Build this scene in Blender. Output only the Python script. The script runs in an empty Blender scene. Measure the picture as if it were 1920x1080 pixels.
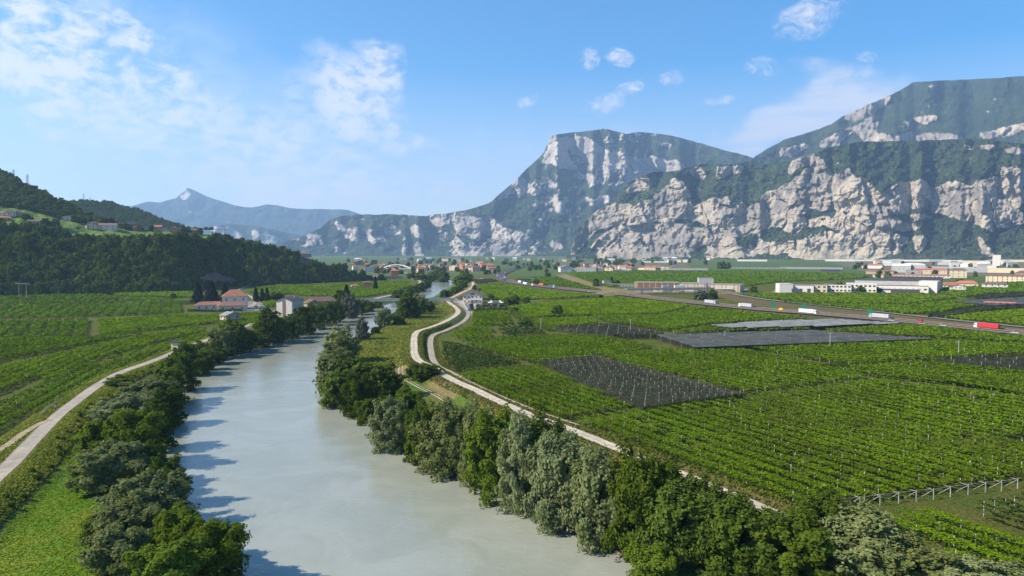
import bpy, bmesh, math, random
import numpy as np
from mathutils import Vector, Matrix

random.seed(7)
RNG = np.random.default_rng(7)
scene = bpy.context.scene
col = scene.collection

# ------------------------------------------------------------------ camera
CAM_H = 55.0
FPX = 1280.0                      # focal length for a 1920 px wide frame (24 mm)
PITCH = math.atan(70.0 / FPX)
camd = bpy.data.cameras.new("camera")
camd.sensor_width = 36.0
camd.lens = 24.0
camd.clip_start = 0.5
camd.clip_end = 60000.0
cam = bpy.data.objects.new("camera", camd)
cam.location = (0, 0, CAM_H)
cam.rotation_euler = (math.radians(90) - PITCH, 0, 0)
col.objects.link(cam)
scene.camera = cam

# ------------------------------------------------------------------ light and exposure
SUN_ELEV = math.radians(38)
SUN_AZ = math.radians(256)        # clockwise from +Y: from the left and a little behind
sdir = Vector((math.sin(SUN_AZ) * math.cos(SUN_ELEV), math.cos(SUN_AZ) * math.cos(SUN_ELEV), math.sin(SUN_ELEV)))
sund = bpy.data.lights.new("sun", 'SUN')
sund.energy = 5.0
sund.angle = math.radians(0.6)
sund.color = (1.0, 0.92, 0.79)
sun = bpy.data.objects.new("sun", sund)
sun.location = (-200, -200, 400)
sun.rotation_euler = sdir.to_track_quat('Z', 'Y').to_euler()
col.objects.link(sun)
scene.view_settings.view_transform = 'Standard'
scene.view_settings.look = 'None'
scene.view_settings.exposure = 1.1
scene.view_settings.gamma = 1.0
scene.view_settings.use_curve_mapping = False
scene.cycles.use_denoising = True
scene.cycles.max_bounces = 6
scene.cycles.diffuse_bounces = 2
scene.cycles.glossy_bounces = 2
scene.cycles.transmission_bounces = 3
scene.cycles.transparent_max_bounces = 6
scene.cycles.volume_bounces = 1

# ------------------------------------------------------------------ world: sky with high thin cloud
def N(nt, kind, **kw):
    n = nt.nodes.new(kind)
    for k, v in kw.items():
        if k.startswith('i_'):
            key = k[2:]
            key = int(key) if key.isdigit() else key.replace('_', ' ')
            n.inputs[key].default_value = v
        else:
            setattr(n, k, v)
    return n
def L(nt, a, b): nt.links.new(a, b)
def MATH(nt, op, a, b=None, c=None, clamp=False):
    n = nt.nodes.new('ShaderNodeMath'); n.operation = op; n.use_clamp = clamp
    for i, v in enumerate((a, b, c)):
        if v is None: continue
        if isinstance(v, (int, float)): n.inputs[i].default_value = v
        else: nt.links.new(v, n.inputs[i])
    return n.outputs[0]
def SMOOTH(nt, x, lo, hi, a=0.0, b=1.0):
    n = nt.nodes.new('ShaderNodeMapRange'); n.interpolation_type = 'SMOOTHSTEP'
    nt.links.new(x, n.inputs[0])
    for i, v in ((1, lo), (2, hi), (3, a), (4, b)): n.inputs[i].default_value = v
    return n.outputs[0]
def MIXC(nt, fac, a, b, blend='MIX'):
    n = nt.nodes.new('ShaderNodeMix'); n.data_type = 'RGBA'; n.blend_type = blend
    for idx, v in ((0, fac), (6, a), (7, b)):
        if isinstance(v, (int, float)): n.inputs[idx].default_value = v
        elif isinstance(v, tuple): n.inputs[idx].default_value = (*v[:3], 1)
        else: nt.links.new(v, n.inputs[idx])
    return n.outputs[2]
def NOISE(nt, vec, scale, detail=4, rough=0.55, dist=0.0):
    n = N(nt, 'ShaderNodeTexNoise'); n.inputs['Scale'].default_value = scale
    n.inputs['Detail'].default_value = detail; n.inputs['Roughness'].default_value = rough
    n.inputs['Distortion'].default_value = dist
    if vec is not None: nt.links.new(vec, n.inputs['Vector'])
    return n.outputs[0]

def cdir(px, py):
    "unit world direction through a pixel of the 1920x1080 photograph"
    dx = (px - 960) / FPX; dv = (540 - py) / FPX
    c, s = math.cos(PITCH), math.sin(PITCH)
    v = Vector((dx, c + dv * s, -s + dv * c)); return v.normalized()

world = bpy.data.worlds.new("World")
scene.world = world
world.use_nodes = True
nt = world.node_tree
nt.nodes.clear()
sky = N(nt, 'ShaderNodeTexSky', sky_type='NISHITA')
sky.sun_disc = False
sky.sun_elevation = SUN_ELEV
sky.sun_rotation = SUN_AZ
sky.air_density = 1.0; sky.dust_density = 0.15; sky.ozone_density = 1.5
geo = N(nt, 'ShaderNodeNewGeometry')
tc = N(nt, 'ShaderNodeTexCoord')
dirv = tc.outputs['Generated']
sep = N(nt, 'ShaderNodeSeparateXYZ'); L(nt, dirv, sep.inputs[0])
zc = MATH(nt, 'MAXIMUM', sep.outputs[2], 0.02)
zz = MATH(nt, 'ADD', zc, 0.10)
comb = N(nt, 'ShaderNodeCombineXYZ')
L(nt, MATH(nt, 'DIVIDE', sep.outputs[0], zz), comb.inputs[0])
L(nt, MATH(nt, 'DIVIDE', sep.outputs[1], zz), comb.inputs[1])
plane = comb.outputs[0]                                     # a cloud deck seen from below
def blob(px, py, rx, ry, rot=0.0):
    "soft patch of sky around a direction (how much cloud the deck holds there)"
    d = cdir(px, py)
    r = Vector((1, 0, 0)); r = (r - d * r.dot(d)).normalized(); u = d.cross(r) * -1
    if u.z < 0: u = -u
    ca, sa = math.cos(rot), math.sin(rot)
    a = r * ca + u * sa; b = u * ca - r * sa
    def dot(v):
        n = N(nt, 'ShaderNodeVectorMath', operation='DOT_PRODUCT'); L(nt, dirv, n.inputs[0]); n.inputs[1].default_value = v
        return n.outputs['Value']
    x = MATH(nt, 'DIVIDE', dot(a), rx / FPX); y = MATH(nt, 'DIVIDE', dot(b), ry / FPX)
    q = MATH(nt, 'ADD', MATH(nt, 'MULTIPLY', x, x), MATH(nt, 'MULTIPLY', y, y))
    front = SMOOTH(nt, dot(d), 0.2, 0.5)
    return MATH(nt, 'MULTIPLY', SMOOTH(nt, q, 0.0, 1.0, 1.0, 0.0), front)
def vmax(items):
    r = items[0]
    for i in items[1:]: r = MATH(nt, 'MAXIMUM', r, i)
    return r
wn = N(nt, 'ShaderNodeTexNoise'); wn.inputs['Scale'].default_value = 9.0; wn.inputs['Detail'].default_value = 4.0; L(nt, dirv, wn.inputs['Vector'])
wsub = N(nt, 'ShaderNodeVectorMath', operation='SUBTRACT'); L(nt, wn.outputs['Color'], wsub.inputs[0]); wsub.inputs[1].default_value = (0.5, 0.5, 0.5)
wscl = N(nt, 'ShaderNodeVectorMath', operation='SCALE'); L(nt, wsub.outputs[0], wscl.inputs[0]); wscl.inputs['Scale'].default_value = 0.16
wadd = N(nt, 'ShaderNodeVectorMath', operation='ADD'); L(nt, dirv, wadd.inputs[0]); L(nt, wscl.outputs[0], wadd.inputs[1])
straight = dirv; dirv = wadd.outputs[0]
big = vmax([blob(120, 90, 330, 95, -0.62), blob(20, 30, 220, 80, -0.5), blob(290, 215, 330, 125, -0.55), blob(60, 160, 190, 50, -0.35),
            blob(440, 290, 330, 105, -0.42), blob(600, 335, 330, 55, -0.08), blob(660, 215, 150, 125, -0.55), blob(700, 130, 60, 90, 0.5),
            blob(770, 262, 90, 50, -0.3), blob(230, 60, 60, 26, -0.3)])
faint = vmax([blob(480, 320, 520, 130, -0.25), blob(250, 180, 520, 190, -0.5), blob(1100, 330, 500, 90, 0.0)])
streak = vmax([blob(1500, 225, 200, 60, 0.28), blob(1440, 262, 150, 45, 0.2), blob(1570, 190, 110, 36, 0.12)])
dirv = straight
puffs = vmax([blob(1515, 35, 72, 42, 0.35), blob(1135, 195, 50, 26, 0.3), blob(1180, 165, 36, 18, 0.3), blob(1105, 110, 26, 26, 0.2), blob(1262, 145, 32, 20, 0.1),
              blob(1165, 108, 40, 22, -0.3), blob(1430, 125, 46, 22, -0.2), blob(1625, 107, 26, 12), blob(1345, 190, 40, 14, 0.2), blob(990, 190, 30, 14, .3)])
mp = N(nt, 'ShaderNodeMapping'); L(nt, dirv, mp.inputs[0]); mp.inputs['Rotation'].default_value = (0, 0.18, 0)
mp.inputs['Scale'].default_value = (1.0, 1.0, 1.75)
n_dapple = NOISE(nt, mp.outputs[0], 36.0, 6, 0.62, 0.3)
n_wide = NOISE(nt, mp.outputs[0], 6.0, 5, 0.6, 0.3)
dens_ = MATH(nt, 'ADD', MATH(nt, 'MULTIPLY', n_dapple, 0.62), MATH(nt, 'MULTIPLY', n_wide, 0.38))
cl_big = MATH(nt, 'MULTIPLY', big, SMOOTH(nt, dens_, 0.37, 0.60, 0.05, 1.0))
cl_big = MATH(nt, 'MAXIMUM', cl_big, MATH(nt, 'MULTIPLY', faint, SMOOTH(nt, dens_, 0.30, 0.70, 0.06, 0.40)))
mp2 = N(nt, 'ShaderNodeMapping'); L(nt, dirv, mp2.inputs[0]); mp2.inputs['Rotation'].default_value = (0, 0.25, 0)
mp2.inputs['Scale'].default_value = (4, 4, 34)
cl_str = MATH(nt, 'MULTIPLY', streak, SMOOTH(nt, NOISE(nt, mp2.outputs[0], 1.7, 4, 0.55, 0.2), 0.22, 0.62, 0.25, 0.9))
mp3 = N(nt, 'ShaderNodeMapping'); L(nt, dirv, mp3.inputs[0]); mp3.inputs['Rotation'].default_value = (0, -0.5, 0); mp3.inputs['Scale'].default_value = (1, 1, 1.7)
n_puff = NOISE(nt, mp3.outputs[0], 38.0, 6, 0.68, 1.0)
cl_puf = MATH(nt, 'MULTIPLY', SMOOTH(nt, MATH(nt, 'ADD', MATH(nt, 'MULTIPLY', puffs, 0.8), MATH(nt, 'MULTIPLY', MATH(nt, 'SUBTRACT', n_puff, 0.5), 3.6)), 0.15, 1.9), SMOOTH(nt, puffs, 0.0, 0.6))
cover = MATH(nt, 'MAXIMUM', cl_big, MATH(nt, 'MAXIMUM', cl_str, cl_puf))
cover = MATH(nt, 'MINIMUM', MATH(nt, 'MULTIPLY', cover, 0.95), 0.88)
SKY_STRENGTH = 0.082
hs = N(nt, 'ShaderNodeHueSaturation'); L(nt, sky.outputs[0], hs.inputs['Color']); L(nt, SMOOTH(nt, sep.outputs[2], 0.0, 0.40, 0.78, 2.1), hs.inputs['Saturation'])
cloudcol = (6.6, 6.1, 5.9)
mixed = MIXC(nt, cover, hs.outputs[0], cloudcol)
bg = N(nt, 'ShaderNodeBackground'); L(nt, mixed, bg.inputs[0]); bg.inputs[1].default_value = SKY_STRENGTH
wo = N(nt, 'ShaderNodeOutputWorld'); L(nt, bg.outputs[0], wo.inputs[0])

# ------------------------------------------------------------------ geometry helpers
_c, _s = math.cos(PITCH), math.sin(PITCH)
def ray(px, py):
    dx = (np.asarray(px, float) - 960) / FPX; dv = (540 - np.asarray(py, float)) / FPX
    dx, dv = np.broadcast_arrays(dx, dv)
    return np.stack([dx, _c + dv * _s, -_s + dv * _c], -1)
def at(px, py, z=0.0):
    "where the line of sight through a photo pixel meets the level z"
    d = ray(px, py); t = (z - CAM_H) / d[..., 2]
    p = d * t[..., None]; p[..., 2] += CAM_H
    return p
def A(px, py, z=0.0):
    p = at(px, py, z); return Vector((float(p[0]), float(p[1]), float(p[2])))
def proj(p):
    p = np.asarray(p, float); q = p - np.array([0, 0, CAM_H])
    f = q[..., 1] * _c - q[..., 2] * _s; u = q[..., 1] * _s + q[..., 2] * _c
    return 960 + FPX * q[..., 0] / f, 540 - FPX * u / f

def _hash(ix, iy, seed):
    h = (ix.astype(np.int64) * 374761393 + iy.astype(np.int64) * 668265263 + seed * 1442695041) & 0xffffffff
    h = ((h ^ (h >> 13)) * 1274126177) & 0xffffffff
    return ((h ^ (h >> 16)) & 0xffffff) / float(0xffffff)
def vnoise(x, y, seed=0):
    ix = np.floor(x); iy = np.floor(y); fx = x - ix; fy = y - iy
    fx = fx * fx * (3 - 2 * fx); fy = fy * fy * (3 - 2 * fy)
    a = _hash(ix, iy, seed); b = _hash(ix + 1, iy, seed); c = _hash(ix, iy + 1, seed); d = _hash(ix + 1, iy + 1, seed)
    return (a + (b - a) * fx) * (1 - fy) + (c + (d - c) * fx) * fy
def fbm(x, y, seed=0, octaves=4, gain=0.5):
    r = np.zeros(np.broadcast(x, y).shape); a = 1.0; t = 0
    for o in range(octaves):
        r = r + a * (vnoise(x * 2 ** o + 17.3 * o, y * 2 ** o - 9.1 * o, seed + o) - 0.5); t += a; a *= gain
    return r / t * 2
def ridged(x, y, seed=0, octaves=4):
    r = np.zeros(np.broadcast(x, y).shape); a = 1.0; t = 0
    for o in range(octaves):
        r = r + a * (1 - np.abs(vnoise(x * 2 ** o + 5.7 * o, y * 2 ** o + 3.3 * o, seed + o) * 2 - 1)); t += a; a *= 0.5
    return r / t
def inside(poly, x, y):
    "even-odd test of points against a polygon"
    poly = np.asarray(poly, float); x = np.asarray(x); y = np.asarray(y)
    r = np.zeros(x.shape, bool); n = len(poly)
    for i in range(n):
        x0, y0 = poly[i]; x1, y1 = poly[(i + 1) % n]
        if y0 == y1: continue
        c = ((y0 <= y) & (y1 > y)) | ((y1 <= y) & (y0 > y))
        r ^= c & (x < (x1 - x0) * (y - y0) / (y1 - y0) + x0)
    return r
def dist_poly(pts, x, y, closed=False):
    "distance to a polyline and the parameter along it"
    pts = np.asarray(pts, float); best = np.full(np.shape(x), 1e9)
    n = len(pts)
    for i in range(n if closed else n - 1):
        a = pts[i]; b = pts[(i + 1) % n]; d = b - a; l2 = float(d @ d) + 1e-9
        t = np.clip(((x - a[0]) * d[0] + (y - a[1]) * d[1]) / l2, 0, 1)
        best = np.minimum(best, np.hypot(x - a[0] - t * d[0], y - a[1] - t * d[1]))
    return best
def smooth_line(pts, n=6):
    "Catmull-Rom through the points"
    P = [np.asarray(p, float) for p in pts]; P = [2 * P[0] - P[1]] + P + [2 * P[-1] - P[-2]]
    out = []
    for i in range(1, len(P) - 2):
        for k in range(n):
            t = k / n
            out.append(0.5 * ((2 * P[i]) + (-P[i - 1] + P[i + 1]) * t + (2 * P[i - 1] - 5 * P[i] + 4 * P[i + 1] - P[i + 2]) * t * t
                              + (-P[i - 1] + 3 * P[i] - 3 * P[i + 1] + P[i + 2]) * t ** 3))
    out.append(P[-2]); return np.array(out)

def mesh_np(name, verts, faces, mat=None, attrs=None, smooth=False):
    "mesh from numpy arrays; faces is (n,4) or (n,3)"
    verts = np.ascontiguousarray(verts, np.float32).reshape(-1, 3); faces = np.ascontiguousarray(faces, np.int32)
    me = bpy.data.meshes.new(name)
    k = faces.shape[1]; nf = len(faces)
    me.vertices.add(len(verts)); me.vertices.foreach_set('co', verts.ravel())
    me.loops.add(nf * k); me.loops.foreach_set('vertex_index', faces.ravel())
    me.polygons.add(nf); me.polygons.foreach_set('loop_start', np.arange(nf, dtype=np.int32) * k)
    if smooth: me.polygons.foreach_set('use_smooth', np.ones(nf, bool))
    for an, (typ, data) in (attrs or {}).items():
        at_ = me.attributes.new(an, typ, 'POINT')
        at_.data.foreach_set('color' if 'COLOR' in typ else 'value', np.ascontiguousarray(data, np.float32).ravel())
    me.update(calc_edges=True)
    if mat: me.materials.append(mat)
    return me
def grid_faces(nv, nu, wrap=False):
    i, j = np.meshgrid(np.arange(nv - 1), np.arange(nu if wrap else nu - 1), indexing='ij')
    j2 = (j + 1) % nu
    return np.stack([i * nu + j, i * nu + j2, (i + 1) * nu + j2, (i + 1) * nu + j], -1).reshape(-1, 4)
def link(name, me, parent=None):
    o = bpy.data.objects.new(name, me); col.objects.link(o)
    if parent is not None: o.parent = parent
    return o
def tag(o, label=None, cat=None, group=None, kind=None):
    if label: o['label'] = label
    if cat: o['category'] = cat
    if group: o['group'] = group
    if kind: o['kind'] = kind
    return o
def empty(name, loc, rz=0.0):
    o = bpy.data.objects.new(name, None); col.objects.link(o)
    o.empty_display_size = 0.5
    o.location = loc; o.rotation_euler = (0, 0, rz); return o
ORD = ("first second third fourth fifth sixth seventh eighth ninth tenth eleventh twelfth thirteenth fourteenth fifteenth sixteenth seventeenth "
       "eighteenth nineteenth twentieth").split()
_tens = {20: 'twenty', 30: 'thirty', 40: 'forty', 50: 'fifty', 60: 'sixty', 70: 'seventy', 80: 'eighty', 90: 'ninety'}
def ordinal(n):
    "1 -> first, 23 -> twenty-third"
    if n <= 20: return ORD[n - 1]
    if n >= 100: return 'hundred-and-' + ordinal(n - 100) if n > 100 else 'hundredth'
    t, u = n // 10 * 10, n % 10
    return _tens[t][:-1] + 'ieth' if u == 0 else _tens[t] + '-' + ORD[u - 1]

class MB:
    "collects boxes, prisms and sheets; build() links them as one mesh object"
    def __init__(s): s.v = []; s.f = []
    def add(s, verts, faces, M=None):
        b = len(s.v)
        for v in verts:
            v = Vector(v); s.v.append(tuple(M @ v) if M else tuple(v))
        s.f += [tuple(b + i for i in f) for f in faces]; return s
    def box(s, c, d, rz=0.0, taper=1.0):
        x, y, z = d[0] / 2, d[1] / 2, d[2] / 2
        vs = [(-x, -y, -z), (x, -y, -z), (x, y, -z), (-x, y, -z), (-x * taper, -y * taper, z), (x * taper, -y * taper, z), (x * taper, y * taper, z), (-x * taper, y * taper, z)]
        M = Matrix.Translation(c) @ Matrix.Rotation(rz, 4, 'Z')
        return s.add(vs, [(3, 2, 1, 0), (4, 5, 6, 7), (0, 1, 5, 4), (1, 2, 6, 5), (2, 3, 7, 6), (3, 0, 4, 7)], M)
    def span(s, x0, x1, y0, y1, z0, z1): return s.box(((x0 + x1) / 2, (y0 + y1) / 2, (z0 + z1) / 2), (x1 - x0, y1 - y0, z1 - z0))
    def bar(s, a, b, w, h=None, n=4):
        "prism from a to b"
        a = Vector(a); b = Vector(b); d = (b - a); l = d.length
        if l < 1e-6: return s
        q = d.to_track_quat('Z', 'Y').to_matrix().to_4x4(); M = Matrix.Translation(a) @ q
        h = w if h is None else h
        vs = []
        for zz_, ww, hh in ((0, w, w), (l, h, h)):
            for k in range(n):
                an = math.pi * 2 * (k + .5) / n; r = ww / 2 / math.cos(math.pi / n)
                vs.append((math.cos(an) * r, math.sin(an) * r, zz_))
        fs = [tuple(range(n - 1, -1, -1)), tuple(range(n, 2 * n))] + [(k, (k + 1) % n, n + (k + 1) % n, n + k) for k in range(n)]
        return s.add(vs, fs, M)
    def prism(s, prof, y0, y1, M=None):
        "profile in xz pulled along y"
        n = len(prof)
        vs = [(x, y0, z) for x, z in prof] + [(x, y1, z) for x, z in prof]
        fs = [tuple(range(n - 1, -1, -1)) if False else tuple(range(n)), tuple(range(2 * n - 1, n - 1, -1))] + [(k, n + k, n + (k + 1) % n, (k + 1) % n) for k in range(n)]
        return s.add(vs, fs, M)
    def mesh(s, name, mat):
        me = bpy.data.meshes.new(name); me.from_pydata(s.v, [], s.f); me.update()
        bm = bmesh.new(); bm.from_mesh(me); bmesh.ops.recalc_face_normals(bm, faces=bm.faces); bm.to_mesh(me); bm.free()
        if mat: me.materials.append(mat)
        return me
    def build(s, name, mat, parent=None): return link(name, s.mesh(name, mat), parent)

# ------------------------------------------------------------------ materials
def new_mat(name):
    m = bpy.data.materials.new(name); m.use_nodes = True; m.node_tree.nodes.clear(); return m, m.node_tree
def finish(nt, shader):
    o = N(nt, 'ShaderNodeOutputMaterial'); L(nt, shader, o.inputs[0]); return o
def paint(name, c, rough=0.7, var=0.12, scale=0.6, metal=0.0, bump=0.0, streak=False, island=0.0):
    "a plain surface with weathering noise"
    m, nt = new_mat(name)
    p = N(nt, 'ShaderNodeBsdfPrincipled'); p.inputs['Roughness'].default_value = rough; p.inputs['Metallic'].default_value = metal
    t = N(nt, 'ShaderNodeTexCoord'); v = t.outputs['Object']
    if streak:
        mp = N(nt, 'ShaderNodeMapping'); mp.inputs['Scale'].default_value = (2.5, 2.5, 0.35); L(nt, v, mp.inputs[0]); v = mp.outputs[0]
    n = NOISE(nt, v, scale, 5, 0.6)
    lo = tuple(x * (1 - var * 2) for x in c); hi = tuple(min(1, x * (1 + var * 1.2)) for x in c)
    c_ = MIXC(nt, SMOOTH(nt, n, 0.3, 0.72), lo, hi)
    if island:
        g = N(nt, 'ShaderNodeNewGeometry')
        c_ = MIXC(nt, 1.0, c_, MIXC(nt, g.outputs['Random Per Island'], (1 - island,) * 3, (1 + island,) * 3), 'MULTIPLY')
    L(nt, c_, p.inputs['Base Color'])
    if bump:
        b = N(nt, 'ShaderNodeBump'); b.inputs['Strength'].default_value = bump; b.inputs['Distance'].default_value = 0.1; L(nt, n, b.inputs['Height']); L(nt, b.outputs[0], p.inputs['Normal'])
    finish(nt, p.outputs[0]); return m
def leafmat(name, a, b, trans=0.28, objvar=0.25, patch=0.0, patchcol=None, pscale=0.05):
    "leaves: colour varies from leaf to leaf and from plant to plant"
    m, nt = new_mat(name)
    g = N(nt, 'ShaderNodeNewGeometry'); oi = N(nt, 'ShaderNodeObjectInfo')
    c_ = MIXC(nt, g.outputs['Random Per Island'], a, b)
    k = MATH(nt, 'MULTIPLY_ADD', oi.outputs['Random'], objvar * 2, 1 - objvar)
    kc = N(nt, 'ShaderNodeCombineColor'); L(nt, k, kc.inputs[0]); L(nt, k, kc.inputs[1]); L(nt, MATH(nt, 'MULTIPLY', k, k), kc.inputs[2])
    c_ = MIXC(nt, 1.0, c_, kc.outputs[0], 'MULTIPLY')
    if patch:
        n = NOISE(nt, g.outputs['Position'], pscale, 3, 0.6)
        c_ = MIXC(nt, MATH(nt, 'MULTIPLY', SMOOTH(nt, n, 0.42, 0.68), patch), c_, patchcol)
    d = N(nt, 'ShaderNodeBsdfDiffuse'); L(nt, c_, d.inputs[0]); d.inputs['Roughness'].default_value = 0.6
    tr = N(nt, 'ShaderNodeBsdfTranslucent'); L(nt, MIXC(nt, 1.0, c_, (1.25, 1.35, 0.6), 'MULTIPLY'), tr.inputs[0])
    mx = N(nt, 'ShaderNodeMixShader'); mx.inputs[0].default_value = trans; L(nt, d.outputs[0], mx.inputs[1]); L(nt, tr.outputs[0], mx.inputs[2])
    finish(nt, mx.outputs[0]); return m
# ================================================================== large structure
WATER_Z = -2.4
LEVEE = 2.6
def W(pts, z=0.0):
    "list of photo pixels -> world xy on the level z"
    a = np.array(pts, float); return at(a[:, 0], a[:, 1], z)[:, :2]
# river banks, traced along the waterline
BANK_L = [(700, 1700), (520, 1300), (400, 1120), (345, 1050), (310, 985), (296, 920), (296, 850), (312, 785), (340, 735), (380, 700), (420, 677), (475, 652), (535, 632), (592, 615),
          (650, 595), (690, 581), (735, 569), (766, 558), (788, 549), (806, 538), (811, 529), (796, 521), (760, 514), (700, 509)]
BANK_R = [(1500, 1700), (1290, 1230), (1180, 1075), (1095, 1022), (1010, 985), (962, 955), (905, 930), (868, 900), (835, 884), (800, 866), (770, 845), (725, 832), (685, 786), (645, 768),
          (610, 738), (600, 705), (606, 672), (628, 650), (668, 638), (700, 621), (722, 601), (748, 580), (780, 566), (810, 557), (828, 546), (842, 537), (847, 528), (820, 518.5), (770, 511.5), (700, 506)]
bl = smooth_line(W(BANK_L, WATER_Z), 4); br = smooth_line(W(BANK_R, WATER_Z), 4)
RIVER = np.vstack([bl, br[::-1]])
PATH_L = smooth_line(W([(-330, 1180), (-130, 1000), (-60, 940), (13, 877), (50, 838), (90, 797), (117, 772), (143, 752), (180, 725), (225, 699), (281, 679), (328, 660), (358, 648), (388, 638), (430, 622), (480, 606)], LEVEE), 6)
PATH_R = smooth_line(W([(905, 522), (889, 527), (887, 533), (884, 540), (866, 549), (843, 561), (841, 567), (852, 575), (859, 584), (852, 593), (828, 606), (800, 616), (784, 621), (777, 630), (776, 647), (777, 664),
                        (786, 677), (810, 688), (828, 701), (856, 716), (893, 732), (919, 745), (990, 777), (1070, 806), (1150, 838), (1290, 895), (1465, 970), (1620, 1045), (1800, 1140), (2000, 1250)], LEVEE), 6)
ROAD_LOW = smooth_line(W([(848, 566), (868, 573), (876, 580), (878, 591), (867, 604), (837, 619), (813, 628), (807, 640), (809, 664), (815, 680), (828, 691), (858, 705), (919, 736.5), (1004, 771), (1080, 797)], 0.3), 6)
TRACK_L = smooth_line(W([(-120, 900), (0, 843), (40, 815), (70, 797), (92, 788)], LEVEE), 6)
HW_Z = 0.6
HIGHWAY = smooth_line(W([(992, 496), (976, 501), (961, 506), (945, 512), (937, 518.5), (944, 524), (961, 529.5), (995, 534.5), (1035, 539), (1090, 545), (1149, 550.5), (1215, 558), (1283, 566), (1344, 572.5), (1425, 580.5), (1527, 588.5), (1671, 601), (1818, 615.5), (1930, 627), (2200, 656)], HW_Z), 5)
SIDE_ROAD = smooth_line(W([(1320, 545), (1352, 546), (1366, 550), (1400, 556), (1450, 563), (1530, 572), (1671, 587), (1800, 601), (1930, 614), (2200, 640)], 0.5), 5)
FARM_ROAD = smooth_line(W([(905, 568), (940, 566), (993, 564), (1035, 561), (1090, 557), (1157, 553), (1215, 549.5)], 0.3), 5)
LEFT_ROAD = smooth_line(W([(770, 521), (785, 525), (788, 531), (776, 539), (752, 548), (715, 556), (688, 563)], 1.0), 5)
VILLA_ROAD = smooth_line(W([(610, 522), (560, 527), (505, 532), (480, 533), (455, 540), (447, 545), (470, 556), (478, 566), (470, 574), (430, 582)], 0.3), 5)

def hfun(x, y):
    "ground level; flat valley floor, flood banks and the river bed"
    x = np.asarray(x, float); y = np.asarray(y, float); sh = x.shape; x = x.ravel(); y = y.ravel()
    h = np.zeros(x.shape) + fbm(x / 60, y / 60, 3, 3) * 0.15
    near = (np.hypot(x, y) < 2600)
    xn, yn = x[near], y[near]
    dl = dist_poly(PATH_L[::2], xn, yn); dr = dist_poly(PATH_R[::2], xn, yn); dt = dist_poly(TRACK_L[::2], xn, yn)
    hn = h[near]
    for d, half, slope in ((dl, 4.0, 9.0), (dr, 3.6, 7.0), (dt, 2.4, 7.0)):
        t = np.clip(1 - (d - half) / slope, 0, 1); t = t * t * (3 - 2 * t)
        hn = np.maximum(hn, hn * (1 - t) + LEVEE * t)
    dlow = dist_poly(ROAD_LOW[::2], xn, yn); t = np.clip(1 - (dlow - 2.6) / 2.5, 0, 1)
    hn = np.where(t > 0, hn * (1 - t) + np.minimum(hn, 0.3 + 2.3 * np.clip(1 - (dr - 3.4) / 2.2, 0, 1)) * t, hn)
    ins = inside(RIVER, xn, yn); d = dist_poly(RIVER[::2], xn, yn, True)
    sd = np.where(ins, -d, d)
    w = np.clip(sd / 9.0, 0, 1); w = w * w * (3 - 2 * w)
    hn = np.where(ins, -2.9 - np.clip(d / 8, 0, 1) * 1.6, (-2.9) * (1 - w) + np.where(sd < 9, np.minimum(hn, hn), hn) * w)
    h[near] = hn
    return h.reshape(sh)

# ---- ground sheet (polar around the viewpoint, finest close by, out to the horizon)
ang = np.concatenate([np.radians(np.linspace(-180, -44, 60)[:-1]), np.radians(np.arange(-44, 44, 0.2)), np.radians(np.linspace(44, 180, 60))[:-1]])
rad = np.concatenate([[0.5], np.geomspace(20, 92, 16), np.geomspace(95, 1700, 270), np.geomspace(1760, 30000, 60)])
TH, RR = np.meshgrid(ang, rad)
gx, gy = RR * np.sin(TH), RR * np.cos(TH)
gz = hfun(gx, gy)
G_DEF = (0.082, 0.096, 0.020)
gcol = np.empty(gx.shape + (4,)); gcol[..., :3] = G_DEF; gcol[..., 3] = 1
def ground_zone(pts, c, z=0.0, soft=2.0, px=True, c2=None):
    P = W(pts, z) if px else np.asarray(pts)
    bb = (gx > P[:, 0].min() - 20) & (gx < P[:, 0].max() + 20) & (gy > P[:, 1].min() - 20) & (gy < P[:, 1].max() + 20)
    x, y = gx[bb], gy[bb]
    jx = fbm(x / 6, y / 6, 11, 3) * 2.2; jy = fbm(x / 6 + 50, y / 6, 12, 3) * 2.2
    ins = inside(P, x + jx, y + jy); d = dist_poly(P, x + jx, y + jy, True)
    w = np.clip(np.where(ins, 1 + d / soft, 1 - d / soft), 0, 1)[:, None]
    cc = np.array(c)[None]
    if c2 is not None:
        k_ = np.clip(fbm(x / 14, y / 14, 33, 4) * 1.6 + .5, 0, 1)[:, None]; cc = cc * (1 - k_) + np.array(c2)[None] * k_
    gcol[bb, :3] = gcol[bb, :3] * (1 - w) + cc * w
def ground_band(line, half, c, soft=1.5):
    bb = RR < 1700
    x, y = gx[bb], gy[bb]
    d = dist_poly(line[::2], x, y) + fbm(x / 5, y / 5, 21, 3) * 1.2
    w = np.clip(1 - (d - half) / soft, 0, 1)[:, None]
    gcol[bb, :3] = gcol[bb, :3] * (1 - w) + np.array(c) * w
far = RR > 1500
gcol[far, :3] = (0.075, 0.115, 0.030)
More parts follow.
